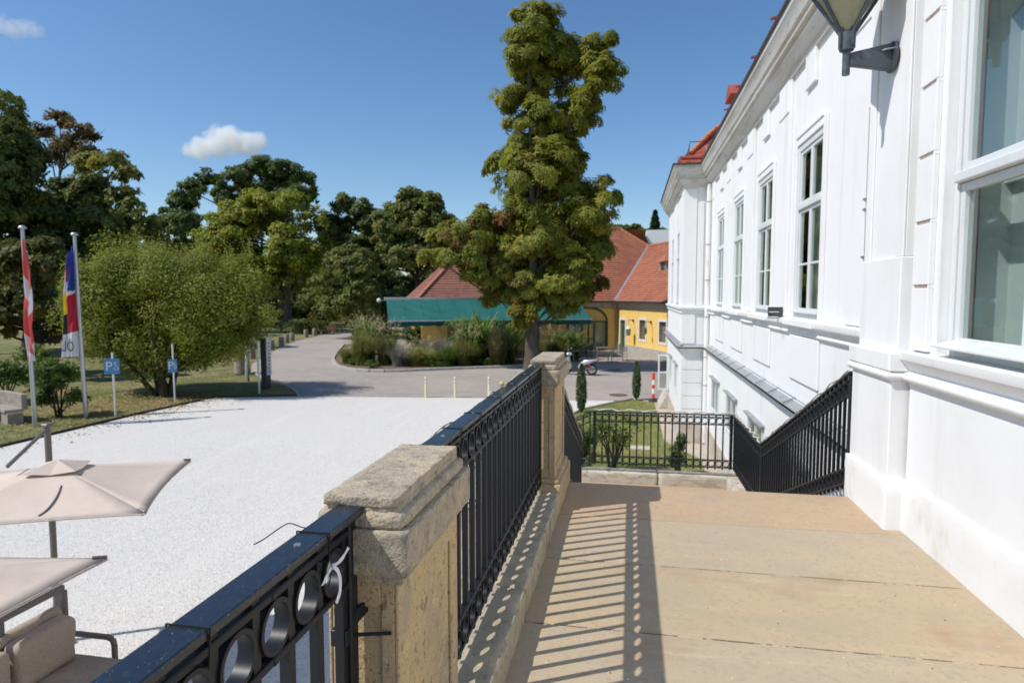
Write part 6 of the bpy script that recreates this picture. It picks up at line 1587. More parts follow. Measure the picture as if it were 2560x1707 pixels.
# crown lobes: x, y, z, rx, ry, rz, colour shift
CHESTNUT = [(-5.7,37.32,17.37,1.28,1.21,1.15,0.04),(-5.45,38.12,16.66,1.96,1.76,1.57,0.12),(-6.05,37.66,15.18,1.56,1.56,1.56,0.04),(-3.96,38.27,15.49,1.56,1.43,1.3,0.04),(-2.18,38.33,15.5,1.35,1.26,1.17,0.04),(-1.71,36.87,13.76,1.2,1.28,1.37,0.04),(-2.44,36.73,12.35,1.25,1.25,1.25,0.04),(-5.98,38.88,13.86,2.01,1.88,1.74,0.1),(-6.97,37.37,12.96,0.99,1.04,1.09,0.04),(-5.18,37.31,11.99,1.75,1.49,1.24,0.04),(-3.47,39.29,12.44,1.48,1.34,1.21,0.04),(-2.86,37.92,11.13,0.73,0.78,0.83,0.04),(-5.97,38.88,10.57,2.11,1.75,1.4,0.04),(-4.15,37.94,10.05,1.52,1.36,1.2,0.04),(-7.59,38.36,9.58,1.4,1.18,0.97,0.04),(-5.14,37.09,8.78,2.32,2.0,1.67,0.04),(-3.08,38.35,9.18,0.95,0.95,0.95,0.04),(-6.25,38.96,8.1,2.04,1.81,1.58,0.04),(-3.61,38.06,7.87,1.89,1.63,1.37,0.04),(-1.98,38.63,7.52,1.11,1.16,1.22,0.04),(-5.32,38.45,6.57,2.15,1.85,1.56,0.04),(-2.42,36.87,6.08,1.68,1.55,1.42,0.1),(-6.79,38.67,5.84,1.85,1.58,1.31,-0.15),(-9.01,38.24,5.84,1.41,1.28,1.14,-0.08),(-10.13,37.48,4.9,1.77,1.45,1.13,-0.1),(-11.69,36.78,3.92,1.12,0.85,0.59,0.25),(-8.6,38.95,4.46,2.08,1.81,1.55,-0.2),(-5.81,37.93,4.35,2.13,1.84,1.55,0.04),(-3.35,38.57,4.51,1.93,1.71,1.5,0.05),(-1.72,38.98,4.9,0.97,1.02,1.07,0.04),(-7.94,38.56,3.16,1.86,1.64,1.42,-0.2),(-5.39,39.09,3.02,2.2,1.81,1.43,0.04),(-2.85,37.73,3.07,1.62,1.49,1.36,0.04),(-2.08,38.78,2.01,0.75,0.81,0.86,-0.2),(-7.21,37.86,1.58,1.67,1.4,1.13,-0.15),(-5.39,39.13,1.43,1.65,1.41,1.16,0.04),(-4.07,38.98,1.14,1.26,1.2,1.15,0.04),(-5.92,36.95,0.2,1.05,1.0,0.94,-0.15),(-6.5,37.05,0.47,0.95,0.89,0.84,-0.2),(-8.79,37.26,2.74,1.33,1.2,1.07,0.04),(-9.5,39.21,4.04,1.68,1.47,1.26,0.04),(-4.08,37.83,2.5,1.85,1.59,1.32,0.04),(-11.05,38.33,4.62,1.43,1.21,0.99,0.04),(-9.7,37.48,3.94,1.66,1.42,1.18,0.04),(-8.96,38.02,4.93,1.62,1.43,1.25,0.04),(-11.38,37.7,3.73,1.09,0.87,0.65,0.04),(-3.11,37.61,1.79,1.31,1.18,1.05,0.04),(-6.29,38.22,2.03,1.89,1.62,1.35,0.04),(-4.85,38.22,4.88,2.14,1.87,1.6,0.04),(-6.93,39.05,4.49,1.93,1.79,1.65,0.04),(-4.16,38.47,5.84,2.14,1.87,1.6,0.04),(-4.5,39.12,11.39,1.62,1.41,1.21,0.04),(-4.74,38.93,14.85,1.6,1.47,1.33,0.04)]
ROUND = [(-17.23,25.22,1.11,1.1,1.07,1.05,0.11),(-23.86,27.15,1.95,1.17,1.13,1.08,0.02),(-18.53,24.94,-0.34,1.38,1.15,0.92,-0.04),(-22.57,24.61,0.22,1.21,1.13,1.06,0.09),(-23.48,27.06,2.44,1.26,1.12,0.99,0.01),(-24.83,26.13,1.05,1.23,1.02,0.8,0.02),(-16.83,26.49,1.8,1.16,1.0,0.83,0.05),(-22.32,25.56,-1.36,1.57,1.24,0.91,-0.01),(-23.67,25.45,-0.64,1.45,1.13,0.81,0.11),(-21.17,27.36,-1.12,1.45,1.28,1.11,-0.02),(-23.85,25.02,1.25,1.05,0.99,0.93,0.02),(-23.08,27.38,-0.49,1.12,1.07,1.01,-0.04),(-21.74,24.82,2.6,1.44,1.23,1.03,-0.11),(-18.85,24.56,1.32,1.22,1.1,0.98,-0.05),(-21.89,27.63,-0.61,1.22,1.06,0.9,0.02),(-20.08,24.62,2.3,1.48,1.3,1.11,0.04),(-21.59,27.74,-0.44,1.5,1.18,0.85,-0.08),(-21.81,24.59,2.07,1.38,1.25,1.11,0.04),(-24.3,25.49,0.04,1.15,1.03,0.9,0.04),(-23.0,24.68,0.5,1.11,1.04,0.97,-0.07),(-19.64,27.68,-0.47,1.49,1.24,0.99,0.07),(-23.08,24.88,1.99,1.34,1.21,1.09,-0.01),(-23.24,24.85,0.05,1.28,1.2,1.12,-0.08),(-24.48,25.46,0.62,1.42,1.19,0.97,0.01),(-20.08,27.22,-1.23,1.51,1.26,1.0,0.0),(-24.43,25.61,1.67,1.56,1.33,1.1,0.11),(-19.86,27.83,2.14,1.54,1.27,1.01,0.1),(-22.23,24.52,1.53,1.47,1.15,0.82,-0.05),(-17.53,25.05,0.75,1.04,1.06,1.08,-0.09),(-20.79,25.35,-1.42,1.31,1.18,1.05,-0.04),(-17.92,25.51,-0.67,1.08,0.96,0.83,-0.05),(-19.78,27.85,2.03,1.38,1.22,1.07,-0.11),(-20.67,25.02,-1.11,1.33,1.05,0.78,-0.04),(-18.3,25.39,2.82,1.03,0.89,0.76,-0.0),(-19.34,27.79,2.03,1.3,1.08,0.86,-0.04),(-22.85,27.59,-0.21,1.22,1.04,0.87,0.12),(-18.41,25.02,-0.4,1.42,1.15,0.89,-0.1),(-17.79,24.95,0.5,1.38,1.16,0.94,0.03),(-22.69,27.51,2.32,1.25,1.1,0.95,0.05),(-17.88,24.91,1.56,1.02,0.92,0.82,-0.06),(-18.05,27.5,0.21,1.25,1.16,1.07,0.1),(-17.5,25.08,1.39,1.5,1.14,0.78,0.05),(-22.58,25.61,3.14,1.49,1.25,1.01,0.06),(-24.36,26.98,1.46,1.47,1.21,0.95,-0.06),(-18.67,24.61,0.64,1.07,1.07,1.07,-0.08),(-22.83,25.37,-1.06,1.06,0.93,0.81,-0.0),(-17.53,25.1,1.6,1.46,1.1,0.75,0.06),(-23.08,24.7,1.26,1.36,1.08,0.8,0.01),(-22.18,24.97,-0.84,1.52,1.19,0.85,-0.08),(-24.11,27.19,0.33,1.61,1.24,0.87,0.02),(-24.46,25.87,1.9,1.27,1.06,0.86,0.1),(-17.81,24.91,1.37,1.33,1.14,0.95,0.1),(-24.1,25.14,0.74,1.58,1.2,0.83,-0.1),(-24.22,25.22,0.73,1.61,1.3,0.99,0.09),(-20.94,24.64,-0.49,1.37,1.12,0.88,-0.06),(-24.25,25.36,1.54,1.44,1.27,1.1,0.02),(-22.81,27.67,1.82,1.16,0.97,0.77,-0.0),(-19.71,27.41,-0.94,1.16,1.05,0.93,0.09),(-17.62,24.98,1.09,1.35,1.13,0.91,0.08),(-23.5,24.94,1.68,1.46,1.28,1.09,-0.02),(-19.18,24.58,1.82,1.53,1.3,1.08,0.04),(-18.48,24.71,0.36,1.16,1.12,1.07,0.07),(-19.35,25.15,-1.03,1.52,1.3,1.09,-0.06),(-21.84,27.57,-0.71,1.46,1.13,0.79,-0.1),(-17.77,27.45,0.58,1.42,1.14,0.86,-0.11),(-23.54,27.47,0.21,1.17,1.08,0.99,0.11),(-18.8,27.62,-0.18,1.52,1.15,0.77,-0.02),(-17.63,26.72,2.62,1.06,1.07,1.08,-0.03),(-20.43,27.62,2.67,1.41,1.2,0.99,0.07),(-17.6,25.66,-0.54,1.2,1.08,0.95,0.01),(-23.43,24.8,0.9,1.46,1.24,1.02,0.02),(-22.75,27.11,2.84,1.12,1.01,0.9,0.1),(-17.88,25.6,-0.71,1.09,0.98,0.87,0.05),(-23.0,24.74,0.17,1.15,1.05,0.95,0.07),(-17.48,27.14,0.08,1.44,1.19,0.94,0.06),(-18.61,27.65,0.07,1.05,0.92,0.8,-0.01),(-20.66,25.21,-1.3,1.24,1.06,0.88,-0.02),(-19.85,24.59,2.18,1.3,1.21,1.12,-0.08),(-18.94,24.62,0.22,1.46,1.24,1.02,-0.08),(-23.8,25.18,1.9,1.27,1.21,1.14,-0.09),(-18.96,24.84,-0.42,1.13,1.04,0.94,0.02),(-18.7,27.54,2.3,1.18,1.11,1.05,-0.01),(-17.96,24.88,1.55,1.32,1.14,0.95,0.03),(-21.58,24.77,2.55,1.52,1.23,0.94,0.02),(-24.5,25.92,-0.49,1.12,0.9,0.67,-0.07850345109335113),(-23.17,26.21,-1.03,1.24,0.94,0.64,-0.05324080066103856),(-20.34,24.82,-1.11,1.06,0.78,0.49,0.025004013568957817),(-18.8,24.88,-1.05,1.08,0.8,0.52,0.056430379345339426),(-17.26,24.91,-0.71,1.07,0.83,0.59,0.06254455521769381),(-17.2,26.62,-0.17,1.03,0.88,0.73,0.08934610850248076),(-19.56,24.67,0.35,1.91,1.65,1.39,-0.04334938681271394),(-22.47,25.98,0.46,1.67,1.57,1.48,-0.06947815994085703),(-18.43,25.52,0.5,1.6,1.51,1.42,-0.0822529455672534),(-21.04,26.62,1.94,2.24,1.96,1.68,-0.09489657676234692),(-15.92,25.88,0.68,0.71,0.71,0.71,0.0011907787290756505),(-24.78,25.6,0.45,0.74,0.83,0.93,-0.09621997337069726)]
LEFTBACK_A = [(-48.77,38.37,6.31,1.26,1.94,2.62,-0.15),(-46.86,38.31,11.12,1.09,1.98,2.87,0.07),(-44.08,39.34,10.66,1.28,1.95,2.62,-0.05),(-46.45,41.35,12.37,1.53,2.06,2.59,-0.08),(-47.9,41.21,12.71,1.29,1.92,2.54,-0.1),(-50.43,41.05,7.74,1.32,1.86,2.4,-0.16),(-49.15,38.44,6.53,1.37,1.95,2.53,-0.12),(-46.33,38.5,11.79,1.25,1.99,2.73,-0.04),(-46.95,38.26,6.34,1.28,1.69,2.1,-0.16),(-49.18,41.33,11.21,1.16,1.95,2.75,-0.07),(-50.12,38.84,6.69,1.09,1.72,2.35,-0.07),(-44.24,40.61,11.34,1.17,1.72,2.27,-0.12),(-48.88,41.43,11.25,1.12,1.55,1.98,0.0),(-43.77,39.57,9.15,1.49,2.15,2.81,-0.05),(-47.91,38.6,4.8,1.43,1.85,2.28,-0.15),(-49.07,38.31,7.83,1.42,1.73,2.05,-0.01),(-46.61,38.22,6.9,1.08,1.82,2.56,0.05),(-44.52,39.12,11.4,1.23,1.79,2.35,-0.09),(-45.06,41.47,7.99,1.39,2.11,2.82,-0.15),(-46.46,41.59,5.89,1.34,1.9,2.46,-0.04),(-46.07,38.65,5.32,1.48,2.11,2.74,-0.04),(-49.17,41.54,6.4,1.19,1.95,2.71,-0.05),(-45.85,41.24,12.34,1.47,2.12,2.78,-0.0),(-45.39,38.41,7.95,1.48,2.09,2.7,-0.15),(-47.94,38.35,11.16,1.18,1.96,2.74,-0.02),(-45.27,41.3,11.44,1.55,2.08,2.6,-0.09),(-43.62,39.0,15.06,1.13,1.02,0.9,0.1),(-43.28,39.39,14.04,0.97,0.88,0.8,0.1),(-45.19,40.57,13.14,1.33,1.18,1.03,0.1),(-44.19,40.83,11.57,1.48,1.33,1.18,0.1)]
LEFTBACK_B = [(-57.79,57.68,19.54,1.64,1.4,1.15,0.0),(-55.2,57.62,18.2,1.55,1.31,1.06,0.0),(-60.04,57.9,18.29,1.58,1.25,0.91,0.0),(-58.2,58.64,16.95,2.3,1.94,1.59,0.0),(-54.68,57.42,15.54,1.63,1.53,1.43,0.0),(-61.75,58.38,18.68,0.84,0.67,0.5,0.0),(-54.82,58.95,17.9,0.58,0.58,0.58,0.0),(-60.22,58.87,15.84,1.69,1.48,1.27,0.0)]
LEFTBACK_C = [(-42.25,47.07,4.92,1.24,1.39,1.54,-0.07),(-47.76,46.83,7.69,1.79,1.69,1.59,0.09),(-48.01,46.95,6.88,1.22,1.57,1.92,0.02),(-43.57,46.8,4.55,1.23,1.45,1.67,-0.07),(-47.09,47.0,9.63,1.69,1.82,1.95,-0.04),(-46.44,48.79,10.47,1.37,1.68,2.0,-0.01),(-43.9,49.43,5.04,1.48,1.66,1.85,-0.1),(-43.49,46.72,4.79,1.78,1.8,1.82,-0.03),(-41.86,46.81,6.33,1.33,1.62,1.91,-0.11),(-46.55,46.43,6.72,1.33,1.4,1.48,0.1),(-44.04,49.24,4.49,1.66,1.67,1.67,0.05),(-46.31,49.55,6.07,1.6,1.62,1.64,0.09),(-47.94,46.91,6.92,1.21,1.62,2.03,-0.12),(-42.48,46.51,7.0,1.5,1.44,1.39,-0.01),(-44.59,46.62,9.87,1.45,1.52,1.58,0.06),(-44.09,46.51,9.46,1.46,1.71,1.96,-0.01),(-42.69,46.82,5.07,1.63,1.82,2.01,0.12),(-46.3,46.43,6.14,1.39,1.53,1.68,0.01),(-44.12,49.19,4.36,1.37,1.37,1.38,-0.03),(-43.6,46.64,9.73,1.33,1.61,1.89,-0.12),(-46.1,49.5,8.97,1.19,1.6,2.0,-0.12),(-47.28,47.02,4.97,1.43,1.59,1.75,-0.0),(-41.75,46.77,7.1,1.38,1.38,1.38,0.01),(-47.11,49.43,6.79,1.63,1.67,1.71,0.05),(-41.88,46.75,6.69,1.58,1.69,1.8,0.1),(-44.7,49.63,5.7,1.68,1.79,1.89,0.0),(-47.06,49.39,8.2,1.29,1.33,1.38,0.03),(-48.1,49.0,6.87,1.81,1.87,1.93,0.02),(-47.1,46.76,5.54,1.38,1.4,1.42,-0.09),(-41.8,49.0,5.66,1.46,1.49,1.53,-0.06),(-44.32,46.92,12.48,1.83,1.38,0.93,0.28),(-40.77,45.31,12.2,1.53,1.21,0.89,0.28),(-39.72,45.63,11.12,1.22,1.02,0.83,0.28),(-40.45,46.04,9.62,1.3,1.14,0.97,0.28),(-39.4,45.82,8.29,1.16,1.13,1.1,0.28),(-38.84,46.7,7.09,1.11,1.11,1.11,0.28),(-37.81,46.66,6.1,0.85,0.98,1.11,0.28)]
LEFTBACK_D = [(-42.65,45.39,6.86,1.61,1.77,1.93,-0.09),(-43.44,42.53,3.15,2.27,1.99,1.71,-0.12),(-50.12,42.16,3.49,2.45,2.37,2.29,-0.07),(-48.52,41.91,3.25,2.22,2.24,2.26,-0.12),(-47.88,45.66,2.02,2.48,2.13,1.78,-0.13),(-43.04,42.28,4.79,1.96,2.07,2.18,-0.1),(-47.07,42.75,9.29,1.71,1.85,2.0,-0.19),(-41.62,44.36,6.89,2.19,2.0,1.82,0.02),(-47.6,42.01,2.7,1.66,1.69,1.72,0.01),(-44.18,42.34,2.96,2.22,2.05,1.87,-0.12),(-45.3,41.78,4.08,2.29,1.97,1.65,-0.17),(-44.93,41.87,6.88,2.46,2.19,1.92,-0.13),(-49.98,46.07,4.62,1.65,1.64,1.62,-0.19),(-44.35,45.95,3.7,2.42,2.0,1.57,-0.17),(-41.33,44.32,5.39,1.8,1.78,1.76,0.01),(-42.85,45.27,3.4,2.01,2.04,2.07,-0.09),(-50.72,45.67,6.86,2.12,2.0,1.88,-0.09),(-45.68,42.1,2.72,2.45,2.31,2.17,-0.18),(-49.31,42.33,2.46,1.75,1.88,2.01,-0.21),(-44.76,41.94,7.05,1.61,1.89,2.17,-0.03),(-48.47,45.56,8.64,2.31,1.95,1.6,-0.09),(-49.23,42.12,2.92,1.83,1.86,1.89,-0.08),(-48.69,41.93,3.27,2.17,2.23,2.29,0.0),(-44.94,42.13,7.82,2.47,2.09,1.71,-0.19),(-46.11,45.59,1.98,2.27,2.0,1.72,-0.12),(-51.12,42.3,4.67,2.12,2.18,2.23,0.02),(-52.69,43.83,6.07,1.69,1.78,1.88,-0.09),(-46.32,46.13,7.53,2.37,2.09,1.81,0.02),(-49.68,46.16,5.61,2.08,1.85,1.63,-0.04),(-47.67,45.79,8.4,1.88,1.89,1.91,-0.12)]
RUST = [(-30.06,28.81,2.77,0.79,0.93,1.07,-0.04),(-33.64,31.62,0.37,0.82,0.87,0.92,-0.04),(-31.68,32.14,0.7,1.07,1.04,1.01,-0.01),(-30.73,29.14,3.69,1.13,1.09,1.05,0.04),(-34.66,29.41,1.71,0.86,0.9,0.94,-0.05),(-31.22,31.58,-0.13,1.01,0.96,0.91,-0.11),(-33.61,28.29,0.55,1.19,1.14,1.09,-0.09),(-33.97,28.39,1.7,1.03,1.1,1.17,-0.02),(-33.44,28.91,3.36,1.13,1.02,0.9,0.09),(-30.73,28.01,1.62,0.75,0.91,1.07,-0.02),(-31.12,28.29,3.09,0.93,1.02,1.12,0.09),(-33.48,29.55,3.64,0.78,0.94,1.1,0.1),(-34.15,28.59,1.87,0.8,0.89,0.98,-0.01),(-33.52,28.17,0.75,0.96,1.13,1.3,-0.07),(-32.93,31.55,-0.26,0.82,0.97,1.11,0.03),(-33.15,31.54,-0.16,1.01,1.11,1.2,0.01),(-30.28,28.37,1.04,0.88,0.91,0.95,0.09),(-31.53,27.91,0.63,0.95,1.11,1.28,0.0),(-33.1,28.36,-0.07,0.9,0.94,0.99,0.09),(-31.32,32.0,2.65,0.92,0.98,1.03,-0.08),(-32.81,32.11,0.78,1.17,1.18,1.2,-0.07),(-34.08,28.51,0.99,0.87,1.03,1.19,-0.07),(-33.16,31.97,0.66,1.05,1.08,1.11,0.02),(-33.78,31.31,2.81,0.95,0.93,0.9,0.07),(-34.21,28.6,1.46,0.88,1.08,1.28,0.04),(-33.67,28.31,0.59,0.97,1.02,1.06,0.03)]
LOCUST = [(-60.81,81.69,16.08,2.25,1.97,1.69,0.0),(-59.54,83.52,18.02,2.29,1.89,1.49,0.0),(-65.92,86.19,14.58,2.39,2.27,2.15,0.0),(-55.98,81.86,14.87,2.24,2.24,2.24,0.0),(-54.1,82.93,18.3,2.81,2.25,1.69,0.0),(-51.1,83.09,19.06,3.36,2.46,1.57,0.0),(-46.77,81.88,18.41,2.85,2.19,1.53,0.0),(-44.33,82.79,17.41,1.98,1.82,1.65,0.0),(-49.72,84.78,16.81,3.98,3.13,2.28,0.0),(-43.03,81.91,15.07,1.09,1.25,1.42,0.0),(-55.26,86.53,16.1,2.93,2.64,2.35,0.0),(-62.82,83.25,11.27,2.88,2.74,2.6,0.0),(-45.33,81.25,14.5,2.72,2.45,2.17,0.0)]
YELLOW = [(-47.31,69.87,3.36,2.4,2.4,2.4,0.16),(-46.24,70.02,2.34,2.66,2.46,2.26,0.17),(-47.63,72.77,11.13,2.19,2.22,2.26,0.11),(-49.3,73.83,5.96,2.03,2.22,2.4,0.07),(-44.94,69.78,10.19,1.92,2.24,2.56,0.05),(-47.12,69.48,4.81,2.18,2.23,2.29,-0.04),(-48.43,70.49,9.63,1.94,2.15,2.36,-0.04),(-50.28,71.22,7.81,2.65,2.45,2.24,0.03),(-49.7,70.42,5.95,2.02,2.02,2.02,-0.02),(-48.8,69.92,5.96,2.04,2.34,2.64,-0.03),(-42.69,72.63,12.04,2.4,2.18,1.96,-0.01),(-44.54,71.14,12.04,1.85,2.11,2.37,0.11),(-39.77,69.82,6.71,1.85,2.16,2.46,-0.04),(-46.0,69.7,9.62,2.27,2.18,2.09,0.14),(-48.84,73.94,4.87,2.36,2.51,2.65,0.03),(-49.14,70.22,7.76,2.17,1.99,1.82,-0.03),(-38.2,70.75,6.28,1.86,2.12,2.37,-0.02),(-44.58,74.14,10.41,1.8,2.02,2.24,0.11),(-43.08,69.35,4.01,2.73,2.57,2.41,0.05),(-44.96,74.7,4.11,2.1,2.3,2.49,0.11),(-40.64,69.94,3.57,2.62,2.25,1.87,-0.07),(-47.45,73.9,9.74,2.47,2.37,2.26,0.09),(-44.66,69.75,2.53,1.77,1.89,2.02,0.1),(-39.76,69.82,6.21,2.46,2.46,2.47,0.02),(-42.49,74.1,10.25,2.54,2.34,2.14,0.09),(-47.3,69.96,9.52,2.0,1.89,1.77,-0.02),(-47.0,69.4,5.26,2.09,2.19,2.28,0.06),(-44.0,74.72,4.11,2.17,2.22,2.28,-0.02),(-47.74,69.68,7.98,2.53,2.42,2.31,0.09),(-42.83,74.31,2.9,2.39,2.43,2.47,-0.03),(-47.44,74.54,6.42,2.7,2.49,2.29,0.08),(-48.3,74.26,6.9,2.3,2.14,1.98,0.06),(-40.59,74.17,4.01,2.22,2.09,1.97,0.15),(-41.13,74.6,6.09,2.36,2.08,1.8,0.05),(-41.46,74.57,7.91,2.41,2.21,2.01,0.04),(-42.84,70.78,11.66,2.05,2.14,2.24,0.03),(-37.95,71.27,5.13,1.92,1.87,1.81,0.11),(-43.96,73.44,11.54,1.89,1.89,1.9,0.16),(-50.59,71.45,6.92,1.79,1.82,1.85,0.09),(-49.2,70.3,4.58,2.35,2.24,2.13,0.04),(-40.08,69.8,7.8,2.21,2.25,2.29,0.12),(-44.34,74.54,3.35,2.41,2.42,2.42,0.16),(-43.79,70.55,11.53,2.34,2.34,2.33,0.17),(-47.05,69.65,8.74,1.95,1.9,1.86,-0.03),(-46.59,70.36,10.84,2.64,2.4,2.16,0.1),(-42.85,70.29,11.92,2.14,1.97,1.8,0.1),(-39.22,70.26,12.06,2.12,1.95,1.79,0.1),(-36.98,70.73,9.97,2.12,2.12,2.12,0.1),(-48.88,70.13,9.67,1.44,1.69,1.93,0.1),(-36.42,71.46,6.26,1.67,2.03,2.39,0.1)]
DARK_A = [(-41.22,84.75,7.72,1.81,2.1,2.39,-0.13),(-38.14,84.18,8.03,1.63,1.88,2.13,-0.07),(-36.6,84.81,12.87,1.79,1.9,2.01,-0.1),(-40.86,84.29,9.22,1.81,1.99,2.17,-0.05),(-37.26,84.64,7.0,2.13,2.17,2.21,0.02),(-41.21,87.47,8.48,1.58,1.65,1.73,-0.17),(-40.73,84.26,10.72,1.83,2.14,2.45,-0.18),(-37.09,87.43,12.68,1.72,1.85,1.98,0.0),(-41.84,84.78,11.12,1.76,1.93,2.1,-0.17),(-39.04,87.89,8.36,2.21,2.02,1.84,-0.17),(-38.12,84.58,6.83,1.75,1.82,1.88,-0.17),(-37.66,84.49,7.17,1.47,1.82,2.16,-0.02),(-35.14,85.05,11.47,2.13,1.9,1.68,-0.16),(-39.35,84.24,7.85,1.65,1.73,1.8,-0.07),(-41.1,84.36,9.44,1.92,1.94,1.97,-0.08),(-37.39,87.35,6.92,1.73,1.95,2.18,-0.19),(-39.34,85.13,13.87,2.11,1.97,1.82,-0.04),(-40.3,87.82,10.91,2.2,2.06,1.92,-0.18),(-34.98,85.04,9.04,1.96,1.82,1.68,-0.01),(-39.44,87.68,7.59,2.12,2.06,2.0,-0.04),(-34.79,85.11,9.89,1.76,2.04,2.31,-0.15),(-37.63,84.32,7.66,1.86,2.03,2.2,-0.04)]
DARK_B = [(-27.18,75.55,5.96,1.79,1.65,1.52,-0.05),(-23.97,75.24,5.2,1.46,1.8,2.15,-0.03),(-26.69,72.29,6.17,1.38,1.53,1.67,0.01),(-23.58,75.76,8.43,1.65,1.61,1.57,0.11),(-27.4,72.42,6.23,1.38,1.62,1.86,0.03),(-27.54,72.24,8.88,2.06,1.82,1.57,-0.05),(-26.26,72.44,5.51,1.4,1.53,1.67,0.1),(-22.75,72.92,6.0,1.92,1.83,1.74,0.04),(-26.49,72.26,6.2,2.11,2.13,2.15,0.1),(-23.14,75.62,8.64,1.81,1.7,1.59,0.13),(-28.5,75.44,8.62,1.74,1.86,1.98,0.15),(-23.87,75.56,10.27,1.54,1.58,1.61,0.15),(-24.65,75.6,10.64,2.06,1.98,1.89,0.0),(-25.13,73.11,12.05,1.59,1.57,1.55,0.15),(-26.59,72.34,5.96,2.12,2.01,1.89,0.13),(-26.84,72.19,9.59,1.94,1.89,1.83,-0.06),(-28.98,72.85,7.54,1.85,1.91,1.98,0.05),(-25.64,73.11,12.09,1.93,2.03,2.13,0.17),(-24.34,72.25,9.91,1.74,1.78,1.82,0.1),(-23.32,73.0,11.13,2.09,2.13,2.16,-0.01),(-22.39,75.14,9.52,1.54,1.76,1.99,-0.04),(-27.58,74.82,11.59,1.89,1.7,1.5,0.04),(-28.81,74.57,10.7,1.87,1.98,2.1,-0.03),(-28.26,72.67,9.91,2.04,1.97,1.9,0.01),(-24.99,72.12,6.75,2.05,1.8,1.56,0.13),(-23.33,72.32,7.75,1.43,1.78,2.13,0.07)]
DARK_C = [(-35.04,92.74,12.24,1.8,1.69,1.59,-0.09),(-30.62,97.89,12.5,1.59,1.68,1.76,-0.01),(-34.08,97.89,13.5,1.71,1.92,2.13,-0.21),(-30.64,95.85,15.46,1.91,1.98,2.05,0.01),(-34.5,97.65,11.62,1.39,1.86,2.34,-0.03),(-32.52,97.46,15.07,2.05,2.11,2.17,-0.06),(-30.43,97.72,12.01,1.66,1.78,1.9,-0.06),(-32.62,94.13,16.07,1.91,1.88,1.85,-0.1),(-30.22,97.48,13.23,1.9,1.85,1.79,-0.18),(-31.34,91.91,13.56,1.87,1.91,1.95,-0.17),(-30.08,95.46,15.07,1.95,1.96,1.98,-0.02),(-31.04,92.15,13.84,2.01,2.11,2.22,0.02),(-34.02,92.07,11.52,1.89,1.82,1.74,-0.04),(-34.49,92.84,10.63,1.58,1.91,2.24,-0.05)]
SMALLROUND = [(-30.88,64.39,0.56,1.24,1.37,1.5,0.0),(-26.8,61.55,2.22,1.31,1.44,1.56,0.05),(-29.25,62.24,5.24,1.34,1.29,1.24,0.05),(-28.68,61.64,-0.47,1.13,1.2,1.27,0.1),(-27.25,61.36,2.21,1.3,1.47,1.65,0.04),(-31.64,63.95,0.73,1.53,1.57,1.61,0.01),(-29.84,61.36,0.36,1.4,1.3,1.2,0.1),(-28.09,61.71,4.47,1.4,1.37,1.34,0.01),(-30.09,64.15,4.56,1.42,1.41,1.4,-0.07),(-26.36,61.82,1.86,1.25,1.2,1.15,-0.02),(-30.46,64.47,3.64,1.44,1.38,1.33,0.1),(-27.42,61.7,4.05,1.09,1.29,1.5,-0.01),(-27.05,61.63,0.65,1.46,1.45,1.45,-0.04),(-27.7,61.84,4.51,1.33,1.31,1.3,-0.02),(-27.53,61.27,2.29,1.09,1.17,1.25,0.07),(-30.57,61.54,0.39,1.04,1.2,1.36,0.0),(-26.49,62.24,3.93,1.09,1.32,1.55,-0.02),(-27.69,61.29,1.18,1.02,1.27,1.53,0.04),(-28.21,61.28,0.64,1.37,1.27,1.17,-0.0),(-27.85,61.34,0.71,1.34,1.31,1.28,0.09),(-27.46,61.46,3.42,1.15,1.32,1.5,0.09),(-27.71,61.57,0.09,1.0,1.09,1.19,0.07),(-27.02,62.27,4.57,1.28,1.44,1.61,0.05),(-28.37,62.54,5.39,1.14,1.25,1.36,0.0),(-26.63,62.08,0.22,1.3,1.42,1.54,0.09),(-30.56,63.63,4.87,1.28,1.23,1.18,-0.01),(-26.71,61.61,1.71,1.44,1.43,1.42,0.09),(-26.27,62.19,0.66,1.0,1.33,1.66,-0.06),(-27.55,62.61,5.15,1.24,1.37,1.51,-0.05),(-28.21,61.59,4.28,1.3,1.22,1.13,-0.03),(-27.12,64.55,1.34,1.0,1.14,1.28,0.05),(-31.01,63.7,4.45,1.45,1.49,1.53,-0.03),(-30.72,61.77,-0.05,1.19,1.35,1.5,-0.1),(-29.9,61.59,-0.22,1.2,1.28,1.35,-0.1),(-28.36,61.53,-0.17,1.52,1.43,1.35,0.11),(-26.9,62.07,4.2,1.28,1.29,1.29,-0.06),(-31.6,61.83,2.34,1.25,1.38,1.51,0.1),(-28.24,61.38,3.78,1.37,1.42,1.47,0.11),(-28.86,64.59,0.01,1.24,1.39,1.54,-0.02),(-29.02,64.25,4.7,1.15,1.25,1.35,-0.03)]
FAR_A = [(1.68,142.0,13.36,2.2,1.57,0.95,0.01),(-3.25,136.76,14.83,2.07,1.47,0.86,0.04),(-2.32,141.42,15.81,1.79,1.33,0.86,0.07),(-0.75,136.58,13.02,1.66,1.42,1.18,0.22),(-0.99,143.57,14.95,2.18,1.54,0.9,-0.01),(-3.68,136.87,13.55,2.39,1.78,1.18,0.08),(-0.46,136.19,13.5,2.52,1.76,0.99,0.01),(0.23,137.84,15.42,2.23,1.55,0.86,0.12),(1.68,141.1,14.98,2.31,1.63,0.96,-0.01),(-3.47,137.72,15.32,2.19,1.6,1.02,0.16)]
